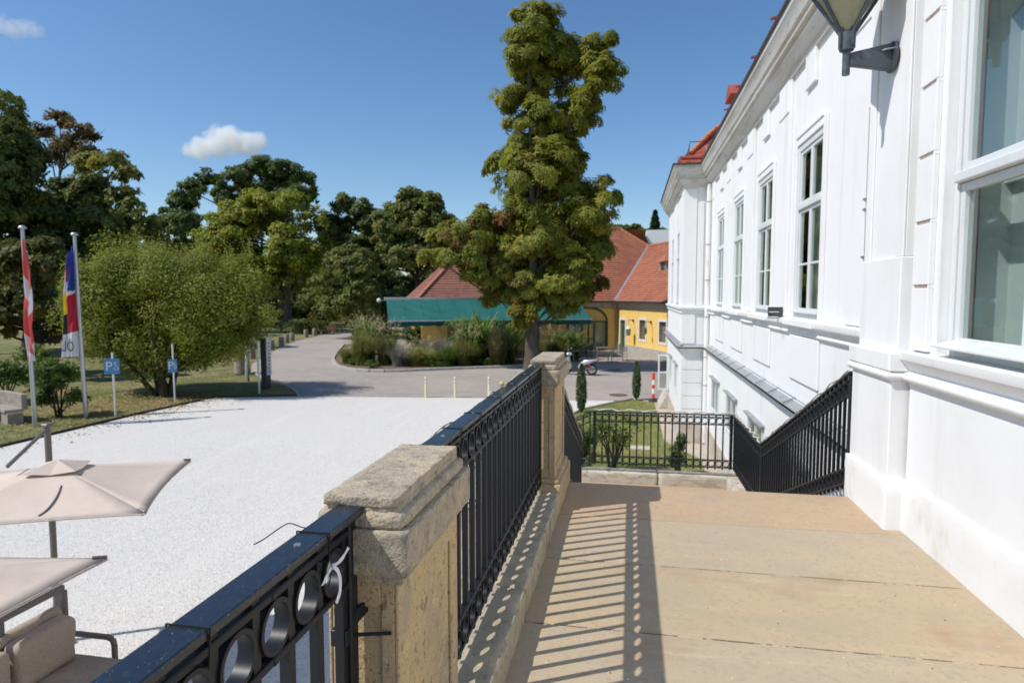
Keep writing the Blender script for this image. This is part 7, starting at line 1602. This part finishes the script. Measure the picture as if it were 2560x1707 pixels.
FAR_B = [(5.62,133.33,12.45,1.77,1.84,1.9,0.21),(8.9,133.7,12.69,1.55,1.46,1.36,0.13),(6.32,132.61,13.01,1.47,1.72,1.96,0.11),(6.02,132.75,13.02,1.68,1.53,1.38,-0.0),(7.08,132.55,12.73,1.63,1.58,1.53,0.17),(5.13,133.96,12.64,1.4,1.52,1.64,0.19),(5.49,136.47,12.4,1.72,1.58,1.44,0.21),(6.0,137.13,12.7,1.24,1.57,1.9,0.09)]
GAP_A = [(-68.9,92.23,12.1,1.26,1.67,2.07,-0.01),(-71.77,88.06,12.04,1.55,1.62,1.69,-0.07),(-68.02,88.16,11.76,1.37,1.7,2.04,-0.07),(-67.31,88.55,10.63,1.73,1.75,1.76,0.05),(-69.3,87.7,8.29,1.42,1.74,2.06,-0.06),(-68.68,87.86,12.05,1.21,1.58,1.95,0.1),(-72.42,88.55,8.48,1.46,1.63,1.79,-0.04),(-73.15,89.27,9.38,1.79,1.91,2.02,0.05),(-70.65,87.63,12.16,1.84,1.7,1.56,-0.01),(-69.2,88.0,7.96,1.45,1.47,1.48,0.11),(-71.92,87.51,10.24,1.66,1.55,1.44,-0.11),(-70.66,92.07,7.88,1.41,1.73,2.04,-0.08),(-71.39,89.74,13.21,1.42,1.76,2.1,0.02),(-69.73,92.62,8.66,1.42,1.73,2.04,-0.1)]
FILL_A = [(-60.5,68.27,-1.38,2.0,1.92,1.84,-0.08),(-65.31,71.74,1.78,2.16,1.92,1.68,-0.22),(-60.03,67.76,3.33,1.88,1.89,1.9,-0.25),(-56.21,71.27,2.58,2.01,1.89,1.78,-0.21),(-64.43,68.66,3.85,1.94,1.78,1.62,-0.18),(-64.38,67.97,2.34,2.88,2.22,1.56,-0.07),(-60.53,72.4,0.08,2.0,1.79,1.59,-0.06),(-56.94,68.18,1.39,2.56,2.18,1.79,-0.16),(-63.13,67.94,-0.47,2.15,1.92,1.69,-0.22),(-65.87,68.94,2.83,2.51,2.2,1.88,-0.11),(-61.94,72.31,3.12,2.75,2.26,1.77,-0.19),(-60.68,71.92,4.1,1.88,1.81,1.74,-0.16),(-63.13,67.69,2.5,2.45,2.0,1.54,-0.04),(-62.52,68.16,-1.1,2.35,1.93,1.5,-0.2),(-63.33,67.8,0.07,2.11,2.14,2.16,-0.19),(-65.53,68.37,1.16,1.95,1.71,1.46,-0.14),(-65.41,71.57,0.38,2.76,2.25,1.74,-0.13),(-64.48,68.28,-0.38,2.51,2.28,2.05,-0.17)]
FILL_B = [(-46.42,103.5,-1.33,3.31,2.43,1.55,-0.32),(-53.97,95.11,0.19,2.62,2.3,1.97,-0.2),(-53.4,101.75,0.23,2.4,2.06,1.73,-0.3),(-44.77,92.7,0.89,3.13,2.34,1.54,-0.34),(-43.03,95.29,1.92,3.05,2.5,1.95,-0.24),(-54.02,95.4,-0.48,3.53,2.59,1.66,-0.15),(-53.13,94.21,0.97,2.74,2.32,1.91,-0.17),(-52.9,101.55,1.52,3.25,2.41,1.58,-0.28),(-43.56,101.57,1.84,2.6,2.02,1.43,-0.23),(-44.47,102.26,1.95,2.35,1.84,1.32,-0.21),(-48.34,94.32,3.06,2.83,2.17,1.51,-0.26),(-48.04,103.25,2.13,3.42,2.39,1.35,-0.36),(-51.65,93.35,-1.34,3.04,2.42,1.81,-0.29),(-45.56,92.9,1.77,2.99,2.3,1.61,-0.15),(-51.89,93.57,-1.39,2.7,2.29,1.89,-0.18),(-51.2,93.83,2.23,3.15,2.52,1.89,-0.25),(-44.02,101.88,-1.57,3.43,2.46,1.49,-0.18),(-49.92,103.34,1.76,3.32,2.62,1.92,-0.27)]
FILL_D = [(-37.52,95.15,7.5,2.31,2.04,1.77,-0.26),(-36.49,98.1,9.08,3.2,2.5,1.8,-0.23),(-32.47,99.45,8.34,3.27,2.77,2.27,-0.14),(-39.01,94.35,4.05,2.67,2.19,1.71,-0.25),(-40.29,96.49,2.13,3.15,2.66,2.18,-0.11),(-41.59,98.57,7.18,2.36,2.14,1.92,-0.3),(-39.93,103.45,7.58,3.3,2.5,1.7,-0.1),(-33.51,95.26,6.91,2.99,2.4,1.8,-0.23),(-36.34,95.24,1.73,2.84,2.33,1.83,-0.23),(-36.24,95.45,1.56,2.37,2.27,2.18,-0.23),(-38.35,95.72,1.67,3.47,2.81,2.15,-0.31),(-35.82,96.01,8.22,3.17,2.67,2.16,-0.23),(-32.47,104.3,2.87,3.51,2.68,1.86,-0.17),(-38.82,95.34,7.23,2.56,2.44,2.32,-0.1),(-40.97,103.69,2.96,3.32,2.67,2.03,-0.14),(-42.01,97.02,4.26,2.76,2.39,2.03,-0.12),(-38.14,105.68,3.24,2.93,2.51,2.09,-0.26),(-40.41,95.31,5.72,3.36,2.72,2.07,-0.2),(-41.51,101.14,7.34,2.75,2.34,1.92,-0.14),(-41.61,96.35,4.68,2.65,2.21,1.77,-0.19)]
FILL_C = [(-57.71,97.3,-0.28,2.49,2.36,2.24,-0.14),(-60.71,98.52,4.44,2.17,2.01,1.85,-0.13),(-68.01,97.54,2.46,3.05,2.6,2.15,-0.25),(-57.91,98.46,2.4,2.06,1.85,1.63,-0.16),(-66.1,99.06,-0.42,2.61,2.28,1.95,-0.24),(-63.97,93.43,5.28,3.12,2.41,1.7,-0.2),(-59.99,98.34,4.31,2.51,2.3,2.09,-0.27),(-61.53,89.93,3.24,2.86,2.48,2.1,-0.15),(-60.45,98.32,4.48,3.06,2.48,1.9,-0.29),(-66.87,92.25,3.71,2.33,2.29,2.24,-0.11),(-61.37,91.14,4.38,2.65,2.1,1.56,-0.27),(-61.65,90.47,-0.95,2.53,2.39,2.25,-0.17),(-64.8,100.26,0.55,2.63,2.13,1.62,-0.09),(-65.44,92.82,4.74,2.86,2.36,1.85,-0.14),(-59.81,90.81,3.56,2.53,2.16,1.79,-0.22),(-57.11,92.95,2.59,2.47,2.03,1.58,-0.26)]
# ---------------------------------------------------------------- trees
tree('chestnut_tree', 'tall narrow chestnut tree with yellowing leaves in front of the yellow house', (-5.75,37.97,GZ), CHESTNUT, 52000, 0.34, lf_chest, 0.42, m_bark, tpl=PALM, limb=0.16, clump=(0.26,0.48), shell=(0.15,1.08), up=0.6, flat=0.68, droop=0.3, clumps=950)
tree('round_tree', 'broad round tree with yellow-green leaves at the gravel edge', (-20.4,25.2,GZ), ROUND, 150000, 0.115, lf_round, 0.20, m_darkbark, clump=(0.34,0.6), shell=(0.2,1.0), up=0.3, flat=1.2, limb=0.3)
tree('dark_park_tree', 'dark tall tree at the left edge of the park', (-54,40,GZ), LEFTBACK_A, 37400, 0.380, lf_dark, 0.5, m_darkbark, group='park trees', clump=(0.25,0.45))
tree('brown_park_tree', 'thin browning treetop rising behind the left park trees', (-60,58,GZ), LEFTBACK_B, 7140, 0.345, lf_brown, 0.45, m_darkbark, group='park trees', clump=(0.25,0.5), shell=(0.2,1.05), limb=0.45)
tree('leafy_park_tree', 'large park tree with a sunlit yellow-green top, left of the sky gap', (-42,48,GZ), LEFTBACK_C, 44200, 0.380, lf_dark, 0.5, m_darkbark, group='park trees', clump=(0.22,0.42))
tree('dark_park_tree', 'dark dense tree behind the flagpoles', (-48,44,GZ), LEFTBACK_D, 40800, 0.380, lf_dark, 0.5, m_darkbark, group='park trees', clump=(0.22,0.42))
tree('rusty_tree', 'smaller chestnut with rust-tipped leaves just behind the flags', (-33.2,30.6,GZ), RUST, 28900, 0.299, lf_rust, 0.35, m_darkbark, group='park trees', clump=(0.24,0.45))
tree('locust_tree', 'tall airy locust tree with a feathery top under the cloud', (-52,84,GZ), LOCUST, 28900, 0.460, lf_acacia, 0.6, m_darkbark, group='park trees', clump=(0.22,0.45), shell=(0.3,1.05), limb=0.5)
tree('yellowing_tree', 'broad tree with bright yellow-green leaves beside the road', (-41.0,71.6,GZ), YELLOW, 51000, 0.414, lf_yel, 0.62, m_bark, group='park trees', clump=(0.22,0.42))
tree('dark_park_tree', 'dark green tree right of the yellow-green tree', (-38,86,GZ), DARK_A, 28900, 0.483, lf_dark, 0.5, m_darkbark, group='park trees', clump=(0.22,0.42))
tree('dark_park_tree', 'dark green tree left of the tall chestnut', (-25,75,GZ), DARK_B, 35700, 0.437, lf_mid, 0.5, m_darkbark, group='park trees', clump=(0.22,0.42))
tree('dark_park_tree', 'dark treetop peeking out behind the tree left of the tall chestnut', (-32,95,GZ), DARK_C, 17000, 0.483, lf_dark, 0.5, m_darkbark, group='park trees')
tree('small_round_tree', 'small round-headed tree at the bend of the road', (-28.4,63.0,GZ), SMALLROUND, 35700, 0.322, lf_mid, 0.26, m_darkbark, group='park trees', clump=(0.24,0.46))
tree('far_tree', 'low far tree behind the orange roof ridge', (-1.5,140,GZ), FAR_A, 10200, 0.632, lf_mid, 0.5, m_darkbark, group='far trees')
tree('far_tree', 'far leafy tree beside the white wing, behind the rooftop box', (7.5,135,GZ), FAR_B, 10200, 0.575, lf_mid, 0.5, m_darkbark, group='far trees')
tree('park_tree', 'hazy green tree in the gap below the small sky opening', (-63,90,GZ), GAP_A, 15300, 0.483, lf_acacia, 0.5, m_darkbark, group='park trees')
tree('dark_park_tree', 'dark tree filling the shade behind the round tree', (-54,70,GZ), FILL_A, 20400, 0.517, lf_dark, 0.5, m_darkbark, group='park trees')
tree('dark_park_tree', 'dark low tree closing the view at the road end', (-45,98,GZ), FILL_B, 20400, 0.575, lf_dark, 0.5, m_darkbark, group='park trees')
tree('dark_park_tree', 'dark tree closing the gap left of the brown hip roof', (-30,100,GZ), FILL_D, 16000, 0.5, lf_dark, 0.5, m_darkbark, group='park trees')
tree('dark_park_tree', 'dark low tree behind the trunk of the yellow-green tree', (-60,95,GZ), FILL_C, 18700, 0.575, lf_dark, 0.5, m_darkbark, group='park trees')
# the wood that closes the view behind the park
n = 85000
x = nrg.uniform(-170, -4, n); top = 7.5 + 3.0*np.sin(x*0.21) + 2.0*np.sin(x*0.53+1) + 1.2*np.sin(x*1.3)
P = np.column_stack([x, nrg.uniform(106, 116, n) - 1.6*np.maximum(0, -100-x), GZ + (top-GZ)*nrg.uniform(0, 1, n)**0.8])
N = nrg.normal(size=(n,3))*0.5 + np.array([-0.3,-0.7,0.5])
wt = np.clip(0.40 + 0.18*np.sin(x*0.9) + 0.15*np.sin(x*0.31+2) + nrg.normal(size=n)*0.12, 0, 1)
tag(link_mesh('far_wood', leaf_mesh('far_wood', P, N, nrg.uniform(0.5,1.1,n), wt), lf_dark), 'dense dark wood closing the view behind the park', 'wood', kind='stuff')
# extra stems of the round tree
rt = [o for o in bpy.data.objects if o.name == 'round_tree'][0]
b = MB()
for dx, dy, tx, ty in ((-0.35,0.1,-1.6,0.5),(0.3,-0.1,1.4,-0.6),(-0.1,0.3,-0.4,1.6),(0.15,-0.2,0.5,-1.4),(-0.5,-0.1,-2.4,-0.6)):
    p = Vector((-20.4+dx,25.2+dy,GZ)); b.tube([p, p+Vector((tx*0.25,ty*0.25,0.9)), p+Vector((tx*0.6,ty*0.6,2.0)), p+Vector((tx,ty,3.2))],[0.13,0.10,0.08,0.04],8)
b.build('stem', m_darkbark, rt, smooth=60)
# upright shoots standing out of the round tree's top
n = 1500; P = []; T = []
for lb in ROUND:
    if lb[2] < 1.9: continue
    for k in range(8):
        bx_, by_, bz_ = lb[0]+rng.uniform(-1,1)*lb[3]*0.8, lb[1]+rng.uniform(-1,1)*lb[4]*0.8, lb[2]+lb[5]*0.7
        h = rng.uniform(0.4,1.15); lx, ly_ = rng.uniform(-0.15,0.15), rng.uniform(-0.15,0.15)
        for i in range(16):
            f = i/16; P.append((bx_+lx*f+rng.uniform(-.07,.07), by_+ly_*f+rng.uniform(-.07,.07), bz_+h*f)); T.append(rng.uniform(0.5,0.95))
P = np.array(P); link_mesh('shoots', leaf_mesh('shoots', P, nrg.normal(size=(len(P),3))+np.array([0,0,0.3]), nrg.uniform(0.07,0.13,len(P)), T, KITE, (-20.4,25.2,GZ)), lf_round, rt)
# spruce among the far trees
sp = thing('spruce_tree', 'dark spruce standing above the orange roof ridge', 'tree', (4.6,128,GZ), group='far trees')
P = []; N = []
for i in range(7000):
    f = nrg.uniform(0,1)**0.7; r = 2.9*(1-f)**0.8*(0.55+0.45*abs(math.sin(f*30)))*nrg.uniform(0.4,1); a = nrg.uniform(0,2*math.pi)
    P.append((4.6+r*math.cos(a), 128+r*math.sin(a), 7.5+10.3*f*1.0-0.3*r)); N.append((math.cos(a)*0.4, math.sin(a)*0.4, 0.8))
P = np.array(P); link_mesh('crown', leaf_mesh('crown', P, np.array(N)+nrg.normal(size=(len(P),3))*0.4, 0.5, nrg.uniform(0,0.7,len(P)), KITE, (4.6,128,GZ)), lf_cyp, sp)
MB().tube([(4.6,128,GZ),(4.6,128,17.6)],[0.35,0.03],8).build('trunk', m_darkbark, sp)

# ---------------------------------------------------------------- shrubs and bed plants
def shrub(name, label, base, rx, ry, h, n, size, m, cat='shrub', group=None, lobes=9, z0=0.25, tpl=KITE, up=0.35):
    x, y = base; L = []
    for i in range(lobes):
        a = 2*math.pi*i/lobes + rng.uniform(-.4,.4); t = rng.uniform(0.2,0.75)
        L.append((x+rx*t*math.cos(a), y+ry*t*math.sin(a), GZ+h*rng.uniform(z0,0.8), rx*rng.uniform(.32,.5), ry*rng.uniform(.32,.5), h*rng.uniform(.2,.32), rng.uniform(-.1,.1)))
    t = thing(name, label, cat, (x,y,GZ), group=group)
    P, N, T = crown_points(L, n, clump=(0.3,0.6), shell=(0.2,1.0), up=up)
    P[:,2] = np.maximum(P[:,2], GZ+0.02)
    link_mesh('foliage', leaf_mesh('foliage', P, N, nrg.uniform(.7,1.3,len(P))*size, T, tpl, (x,y,GZ)), m, t)
    b = MB()
    for l in L: b.tube([(x+rng.uniform(-.1,.1),y+rng.uniform(-.1,.1),GZ-0.03),((x+l[0])/2,(y+l[1])/2,GZ+(l[2]-GZ)*0.6),l[:3]],[0.035,0.025,0.01],5)
    b.build('stems', m_darkbark, t)
    return t
shrub('laurel_shrub', 'dark green shrub behind the stone bench, left edge', (-25.6,22.3), 1.9, 1.4, 2.3, 5000, 0.13, lf_shrub)
shrub('laurel_shrub', 'rounded green shrub between the two flagpoles', (-20.9,20.2), 1.0, 0.9, 2.25, 5200, 0.11, lf_shrub)
shrub('dark_bush', 'clipped dark bush under the left end of the green awning', (-16.8,48.4), 1.1, 1.0, 2.3, 4200, 0.12, lf_cyp)
shrub('green_bush', 'light green bushy plant left of the clipped dark bush', (-18.6,46.4), 1.6, 1.2, 2.2, 3600, 0.15, lf_shrub)
shrub('green_bush', 'low green plant at the left tip of the planting bed', (-18.4,39.9), 0.7, 0.7, 0.9, 1800, 0.10, lf_shrub)
shrub('rose_bush', 'yellow-flecked rose bush behind the far landing railing', (-0.35,16.4), 0.75, 0.45, 1.55, 1300, 0.075, lf_rose)
shrub('rose_bush', 'green bush at the left end of the far landing railing', (-1.12,16.0), 0.4, 0.4, 1.3, 1500, 0.08, lf_shrub)
shrub('small_conifer', 'small dark conifer behind the right part of the landing railing', (1.24,16.3), 0.26, 0.26, 1.15, 2600, 0.06, lf_cyp, up=0.6)
shrub('ivy_patch', 'low green ground shrubs at the far left of the road end', (-38,70), 4.5, 2.5, 1.6, 6000, 0.22, lf_dark)
for k, (x, y) in enumerate(((-42,84),(-50,86),(-34,88),(-58,82),(-28,90),(-66,80))):
    shrub('park_hedge', 'dark undergrowth between the park trunks, ' + ('third from the left','second of the row behind the yellow-green tree','right of the yellow-green trunk','second from the left','nearest to the awning','leftmost')[k], (x,y), 5.0, 3.0, 5.5, 5200, 0.40, lf_dark, group='dark undergrowth of the park')

def cypress(label, x, y, h, r):
    t = thing('young_cypress', label, 'tree', (x,y,GZ), group='young cypresses')
    n = 5200; f = nrg.uniform(0,1,n); a = nrg.uniform(0,2*math.pi,n)
    prof = r*np.interp(f,[0,0.08,0.3,0.6,0.85,1],[0.35,0.7,1.0,0.95,0.55,0.05])*(0.82+0.25*np.sin(a*5+f*22))
    rr = prof*nrg.uniform(0.5,1.05,n)**0.5
    P = np.column_stack([x+rr*np.cos(a), y+rr*np.sin(a), GZ+0.12+(h-0.12)*f]); N = np.column_stack([np.cos(a),np.sin(a),0.5+0*a])+nrg.normal(size=(n,3))*0.45
    link_mesh('foliage', leaf_mesh('foliage', P, N, nrg.uniform(.05,.10,n), np.clip(nrg.normal(0.45,0.2,n),0,1), KITE, (x,y,GZ)), lf_cyp, t)
    MB().tube([(x,y,GZ-0.05),(x,y,GZ+h*0.5)],[0.04,0.02],6).build('trunk', m_bark, t)
cypress('slim young cypress nearest to the stairs, in front of the gravel', -1.79,24.5,1.85,0.20)
cypress('slim young cypress beside the red and white guide post', 0.33,27.9,1.62,0.17)

def blades(name, label, base, n, L, spread, w, m, z=GZ+0.04, group=None, cat='grass', arch=1.0, seeds=0, tb=0.5):
    """clump of arching blades, each a tapered strip of four segments"""
    x, y = base; t = thing(name, label, cat, (x,y,z), group=group)
    V = []; F = []; T = []
    for i in range(n):
        a = nrg.uniform(0,2*math.pi); r0 = spread*0.45*math.sqrt(nrg.uniform()); l = L*nrg.uniform(0.55,1.1)
        bx_, by_ = r0*math.cos(a*1.7), r0*math.sin(a*1.7); lean = nrg.uniform(0.1,1.0)**0.7*spread*1.25; tt = np.clip(tb+nrg.normal()*0.2,0,1)
        sx, sy = -math.sin(a)*w, math.cos(a)*w; k = len(V); S = 5
        for s in range(S+1):
            f = s/S; ww = (1-f)**0.7+0.04 if s < S else 0.03
            h = l*(f-(0.30+0.28*lean/(spread+0.01))*arch*f*f*f); rr = lean*f**1.25
            px2, py2 = bx_+rr*math.cos(a), by_+rr*math.sin(a)
            V += [(px2+sx*ww,py2+sy*ww,h),(px2-sx*ww,py2-sy*ww,h)]; T += [tt,tt]
        for s in range(S): F += [(k+2*s,k+2*s+1,k+2*s+3,k+2*s+2)]
    for i in range(seeds):
        a = nrg.uniform(0,2*math.pi); l = L*nrg.uniform(0.9,1.25); lean = nrg.uniform(0.3,0.9)*spread
        for s in range(10):
            f = 0.75+0.25*s/10; px2, py2, h = lean*f**1.3*math.cos(a), lean*f**1.3*math.sin(a), l*(f-0.2*f**3)
            k = len(V); d = nrg.normal(size=3)*0.05
            V += [(px2,py2,h),(px2+d[0],py2+d[1],h+0.05),(px2-d[1],py2+d[0],h+0.02)]; T += [0.95]*3; F += [(k,k+1,k+2)]
    me = bpy.data.meshes.new('blades'); me.from_pydata(V, [], F); at = me.attributes.new('tint','FLOAT','POINT'); at.data.foreach_set('value', np.array(T,np.float32)); me.update()
    link_mesh('blades', me, m, t)
    return t
BG = 'ornamental plants of the bed'
blades('pampas_grass', 'big straw-green ornamental grass at the left end of the bed', (-16.6,38.4), 837, 3.51, 1.52, 0.020, lf_straw, group=BG, seeds=60, tb=0.42)
blades('pampas_grass', 'straw-green ornamental grass beside the left awning post', (-15.3,39.0), 651, 3.10, 1.38, 0.020, lf_straw, group=BG, seeds=40, tb=0.35)
blades('reed_clump', 'broad-leaved reed clump behind the left end of the bed', (-19.6,45.6), 120, 4.86, 1.66, 0.084, lf_reed, group=BG, tb=0.5)
blades('lavender_clump', 'purple-grey lavender clump near the left awning post', (-14.0,38.2), 390, 1.73, 1.46, 0.018, lf_lav, group=BG, tb=0.6, arch=0.3)
blades('lime_grass', 'bright lime ornamental grass in the middle of the bed', (-13.0,38.9), 744, 2.00, 1.72, 0.020, lf_lime, group=BG, seeds=20)
blades('lavender_clump', 'tall purple lavender clump right of the lime grass', (-11.7,39.6), 390, 2.01, 1.24, 0.018, lf_lav, group=BG, tb=0.62, arch=0.3)
blades('lavender_clump', 'purple lavender clump behind the lime grass', (-13.2,41.2), 353, 1.95, 1.46, 0.018, lf_lav, group=BG, tb=0.6, arch=0.3)
blades('lime_grass', 'low lime-green grass between the lavender clumps', (-12.3,39.5), 465, 1.49, 1.04, 0.018, lf_lime, group=BG)
blades('reed_clump', 'tall bright green reed clump in front of the awning, left of the chestnut trunk', (-9.7,41.0), 306, 5.40, 2.62, 0.084, lf_reed, group=BG, tb=0.55)
blades('reed_clump', 'second green reed clump close to the chestnut trunk', (-8.2,41.2), 223, 4.59, 2.07, 0.076, lf_reed, group=BG, tb=0.65)
blades('fountain_grass', 'feathery straw grass before the tall reeds', (-10.1,39.2), 930, 2.84, 1.38, 0.018, lf_straw, group=BG, seeds=50, tb=0.35)
blades('fountain_grass', 'green feathery grass before the tall reeds, left one', (-11.0,38.7), 651, 2.16, 1.10, 0.018, lf_shrub, group=BG, tb=0.7)
blades('brown_reeds', 'brown dry reed stalks beside the chestnut trunk', (-8.3,39.9), 390, 3.24, 0.97, 0.024, lf_straw, group=BG, tb=0.9, arch=0.5)
blades('fountain_grass', 'feathery straw grass right of the chestnut trunk', (-4.8,43.0), 837, 2.56, 1.52, 0.019, lf_straw, group=BG, seeds=50, tb=0.4)
blades('reed_clump', 'leafy green reeds right of the chestnut trunk', (-3.95,44.4), 158, 3.65, 1.38, 0.068, lf_reed, group=BG, tb=0.45)
shrub('bed_shrub', 'leafy green plant right of the chestnut trunk, behind the feathery grass', (-4.6,44.8), 1.2, 0.9, 2.0, 3200, 0.12, lf_shrub, group=BG)
blades('pampas_grass', 'yellowish grass at the bend of the bed kerb', (-18.0,39.2), 465, 1.76, 1.10, 0.018, lf_straw, group=BG, tb=0.3)
for k, (x, y) in enumerate(((-15.6,37.0),(-12.0,38.0),(-9.0,39.3),(-17.3,38.2))): shrub('ground_cover', 'low green ground cover along the bed kerb, ' + ('below the pampas grass','below the lime grass','close to the chestnut trunk','at the kerb bend')[k], (x,y), 0.8, 0.5, 0.55, 1200, 0.07, lf_shrub, group='ground cover along the bed kerb')
sl_ = MB().lathe([(0.05,0),(0.05,0.75),(0.10,0.77),(0.10,0.95),(0.03,1.0)],(-18.6,40.5,GZ),10).build('garden_light', m_white, smooth=40); tag(sl_, 'small white garden light on a post at the bed corner', 'garden light')

# fallen leaves on the lawn and along the gravel edge
n = 5000
x = -19.5 + nrg.normal(size=n)*3.0; y = 23.5 + nrg.normal(size=n)*4.0
keep = (x < -17.6+nrg.exponential(0.5,n)) & (y < 26.0+0.0*x); x, y = x[keep], y[keep]
P = np.column_stack([x, y, np.full(len(x), GZ+0.012)])
m_fallen = mat('fallen_leaf', (0.3,0.2,0.1), 0.8, tint=((0.0,(0.16,0.08,0.035)),(0.5,(0.32,0.20,0.075)),(1.0,(0.46,0.34,0.10))))
tag(link_mesh('fallen_leaves', leaf_mesh('fallen_leaves', P, np.column_stack([nrg.normal(size=(len(x),2))*0.3, np.ones(len(x))]), nrg.uniform(0.06,0.13,len(x)), nrg.uniform(0,1,len(x))), m_fallen), 'brown fallen leaves strewn on the lawn and gravel edge under the round tree', 'leaves', kind='stuff')

# ---------------------------------------------------------------- clouds
def cloud(label, c, size, blobs, dens, seed):
    """one closed shell with a heterogeneous scattering volume"""
    m = bpy.data.materials.new('cloud_vapour'); m.use_nodes = True
    n = m.node_tree.nodes; l = m.node_tree.links
    n.remove(n['Principled BSDF'])
    tc = n.new('ShaderNodeTexCoord'); acc = None
    for (bx_, by_, bz_, r) in blobs:
        d = n.new('ShaderNodeVectorMath'); d.operation = 'DISTANCE'; l.new(tc.outputs['Object'], d.inputs[0]); d.inputs[1].default_value = (bx_,by_,bz_)
        mr = n.new('ShaderNodeMapRange'); mr.inputs['From Min'].default_value = r; mr.inputs['From Max'].default_value = 0; mr.inputs['To Min'].default_value = 0; mr.inputs['To Max'].default_value = 1
        l.new(d.outputs['Value'], mr.inputs['Value'])
        if acc is None: acc = mr.outputs[0]
        else:
            mx = n.new('ShaderNodeMath'); mx.operation = 'MAXIMUM'; l.new(acc, mx.inputs[0]); l.new(mr.outputs[0], mx.inputs[1]); acc = mx.outputs[0]
    ns = n.new('ShaderNodeTexNoise'); ns.inputs['Scale'].default_value = 0.055; ns.inputs['Detail'].default_value = 6; ns.inputs['Roughness'].default_value = 0.6
    l.new(tc.outputs['Object'], ns.inputs['Vector'])
    sb = n.new('ShaderNodeMath'); sb.operation = 'MULTIPLY_ADD'; l.new(ns.outputs[0], sb.inputs[0]); sb.inputs[1].default_value = 1.5; sb.inputs[2].default_value = -1.02
    ad = n.new('ShaderNodeMath'); l.new(acc, ad.inputs[0]); l.new(sb.outputs[0], ad.inputs[1])
    mr = n.new('ShaderNodeMapRange'); mr.interpolation_type = 'SMOOTHSTEP'; mr.inputs['From Min'].default_value = 0.0; mr.inputs['From Max'].default_value = 0.35; mr.inputs['To Max'].default_value = dens
    l.new(ad.outputs[0], mr.inputs['Value'])
    pv_ = n.new('ShaderNodeVolumeScatter'); pv_.inputs['Color'].default_value = (0.99,0.99,0.99,1); pv_.inputs['Anisotropy'].default_value = 0.1; l.new(mr.outputs[0], pv_.inputs['Density'])
    l.new(pv_.outputs[0], n['Material Output'].inputs['Volume'])
    o = MB().sphere((0,0,0),1,20,12,sq=size).build('cloud', m); o.location = c
    return tag(o, label, 'cloud')
cloud('small white cumulus cloud in the blue sky above the park trees', (-612,900,233), (82,55,34),
      [(-56,0,-9,20),(-40,0,-7,26),(-20,0,-2,30),(-4,0,5,34),(8,0,8,32),(24,0,-2,30),(42,0,-4,26),(58,0,0,20)], 0.075, 1)
cloud('thin wisp of cloud in the upper left corner of the sky', (-975,900,430), (75,45,26),
      [(-50,0,8,22),(-25,0,4,26),(0,0,-2,24),(24,0,-6,22),(42,0,-8,16)], 0.022, 2)
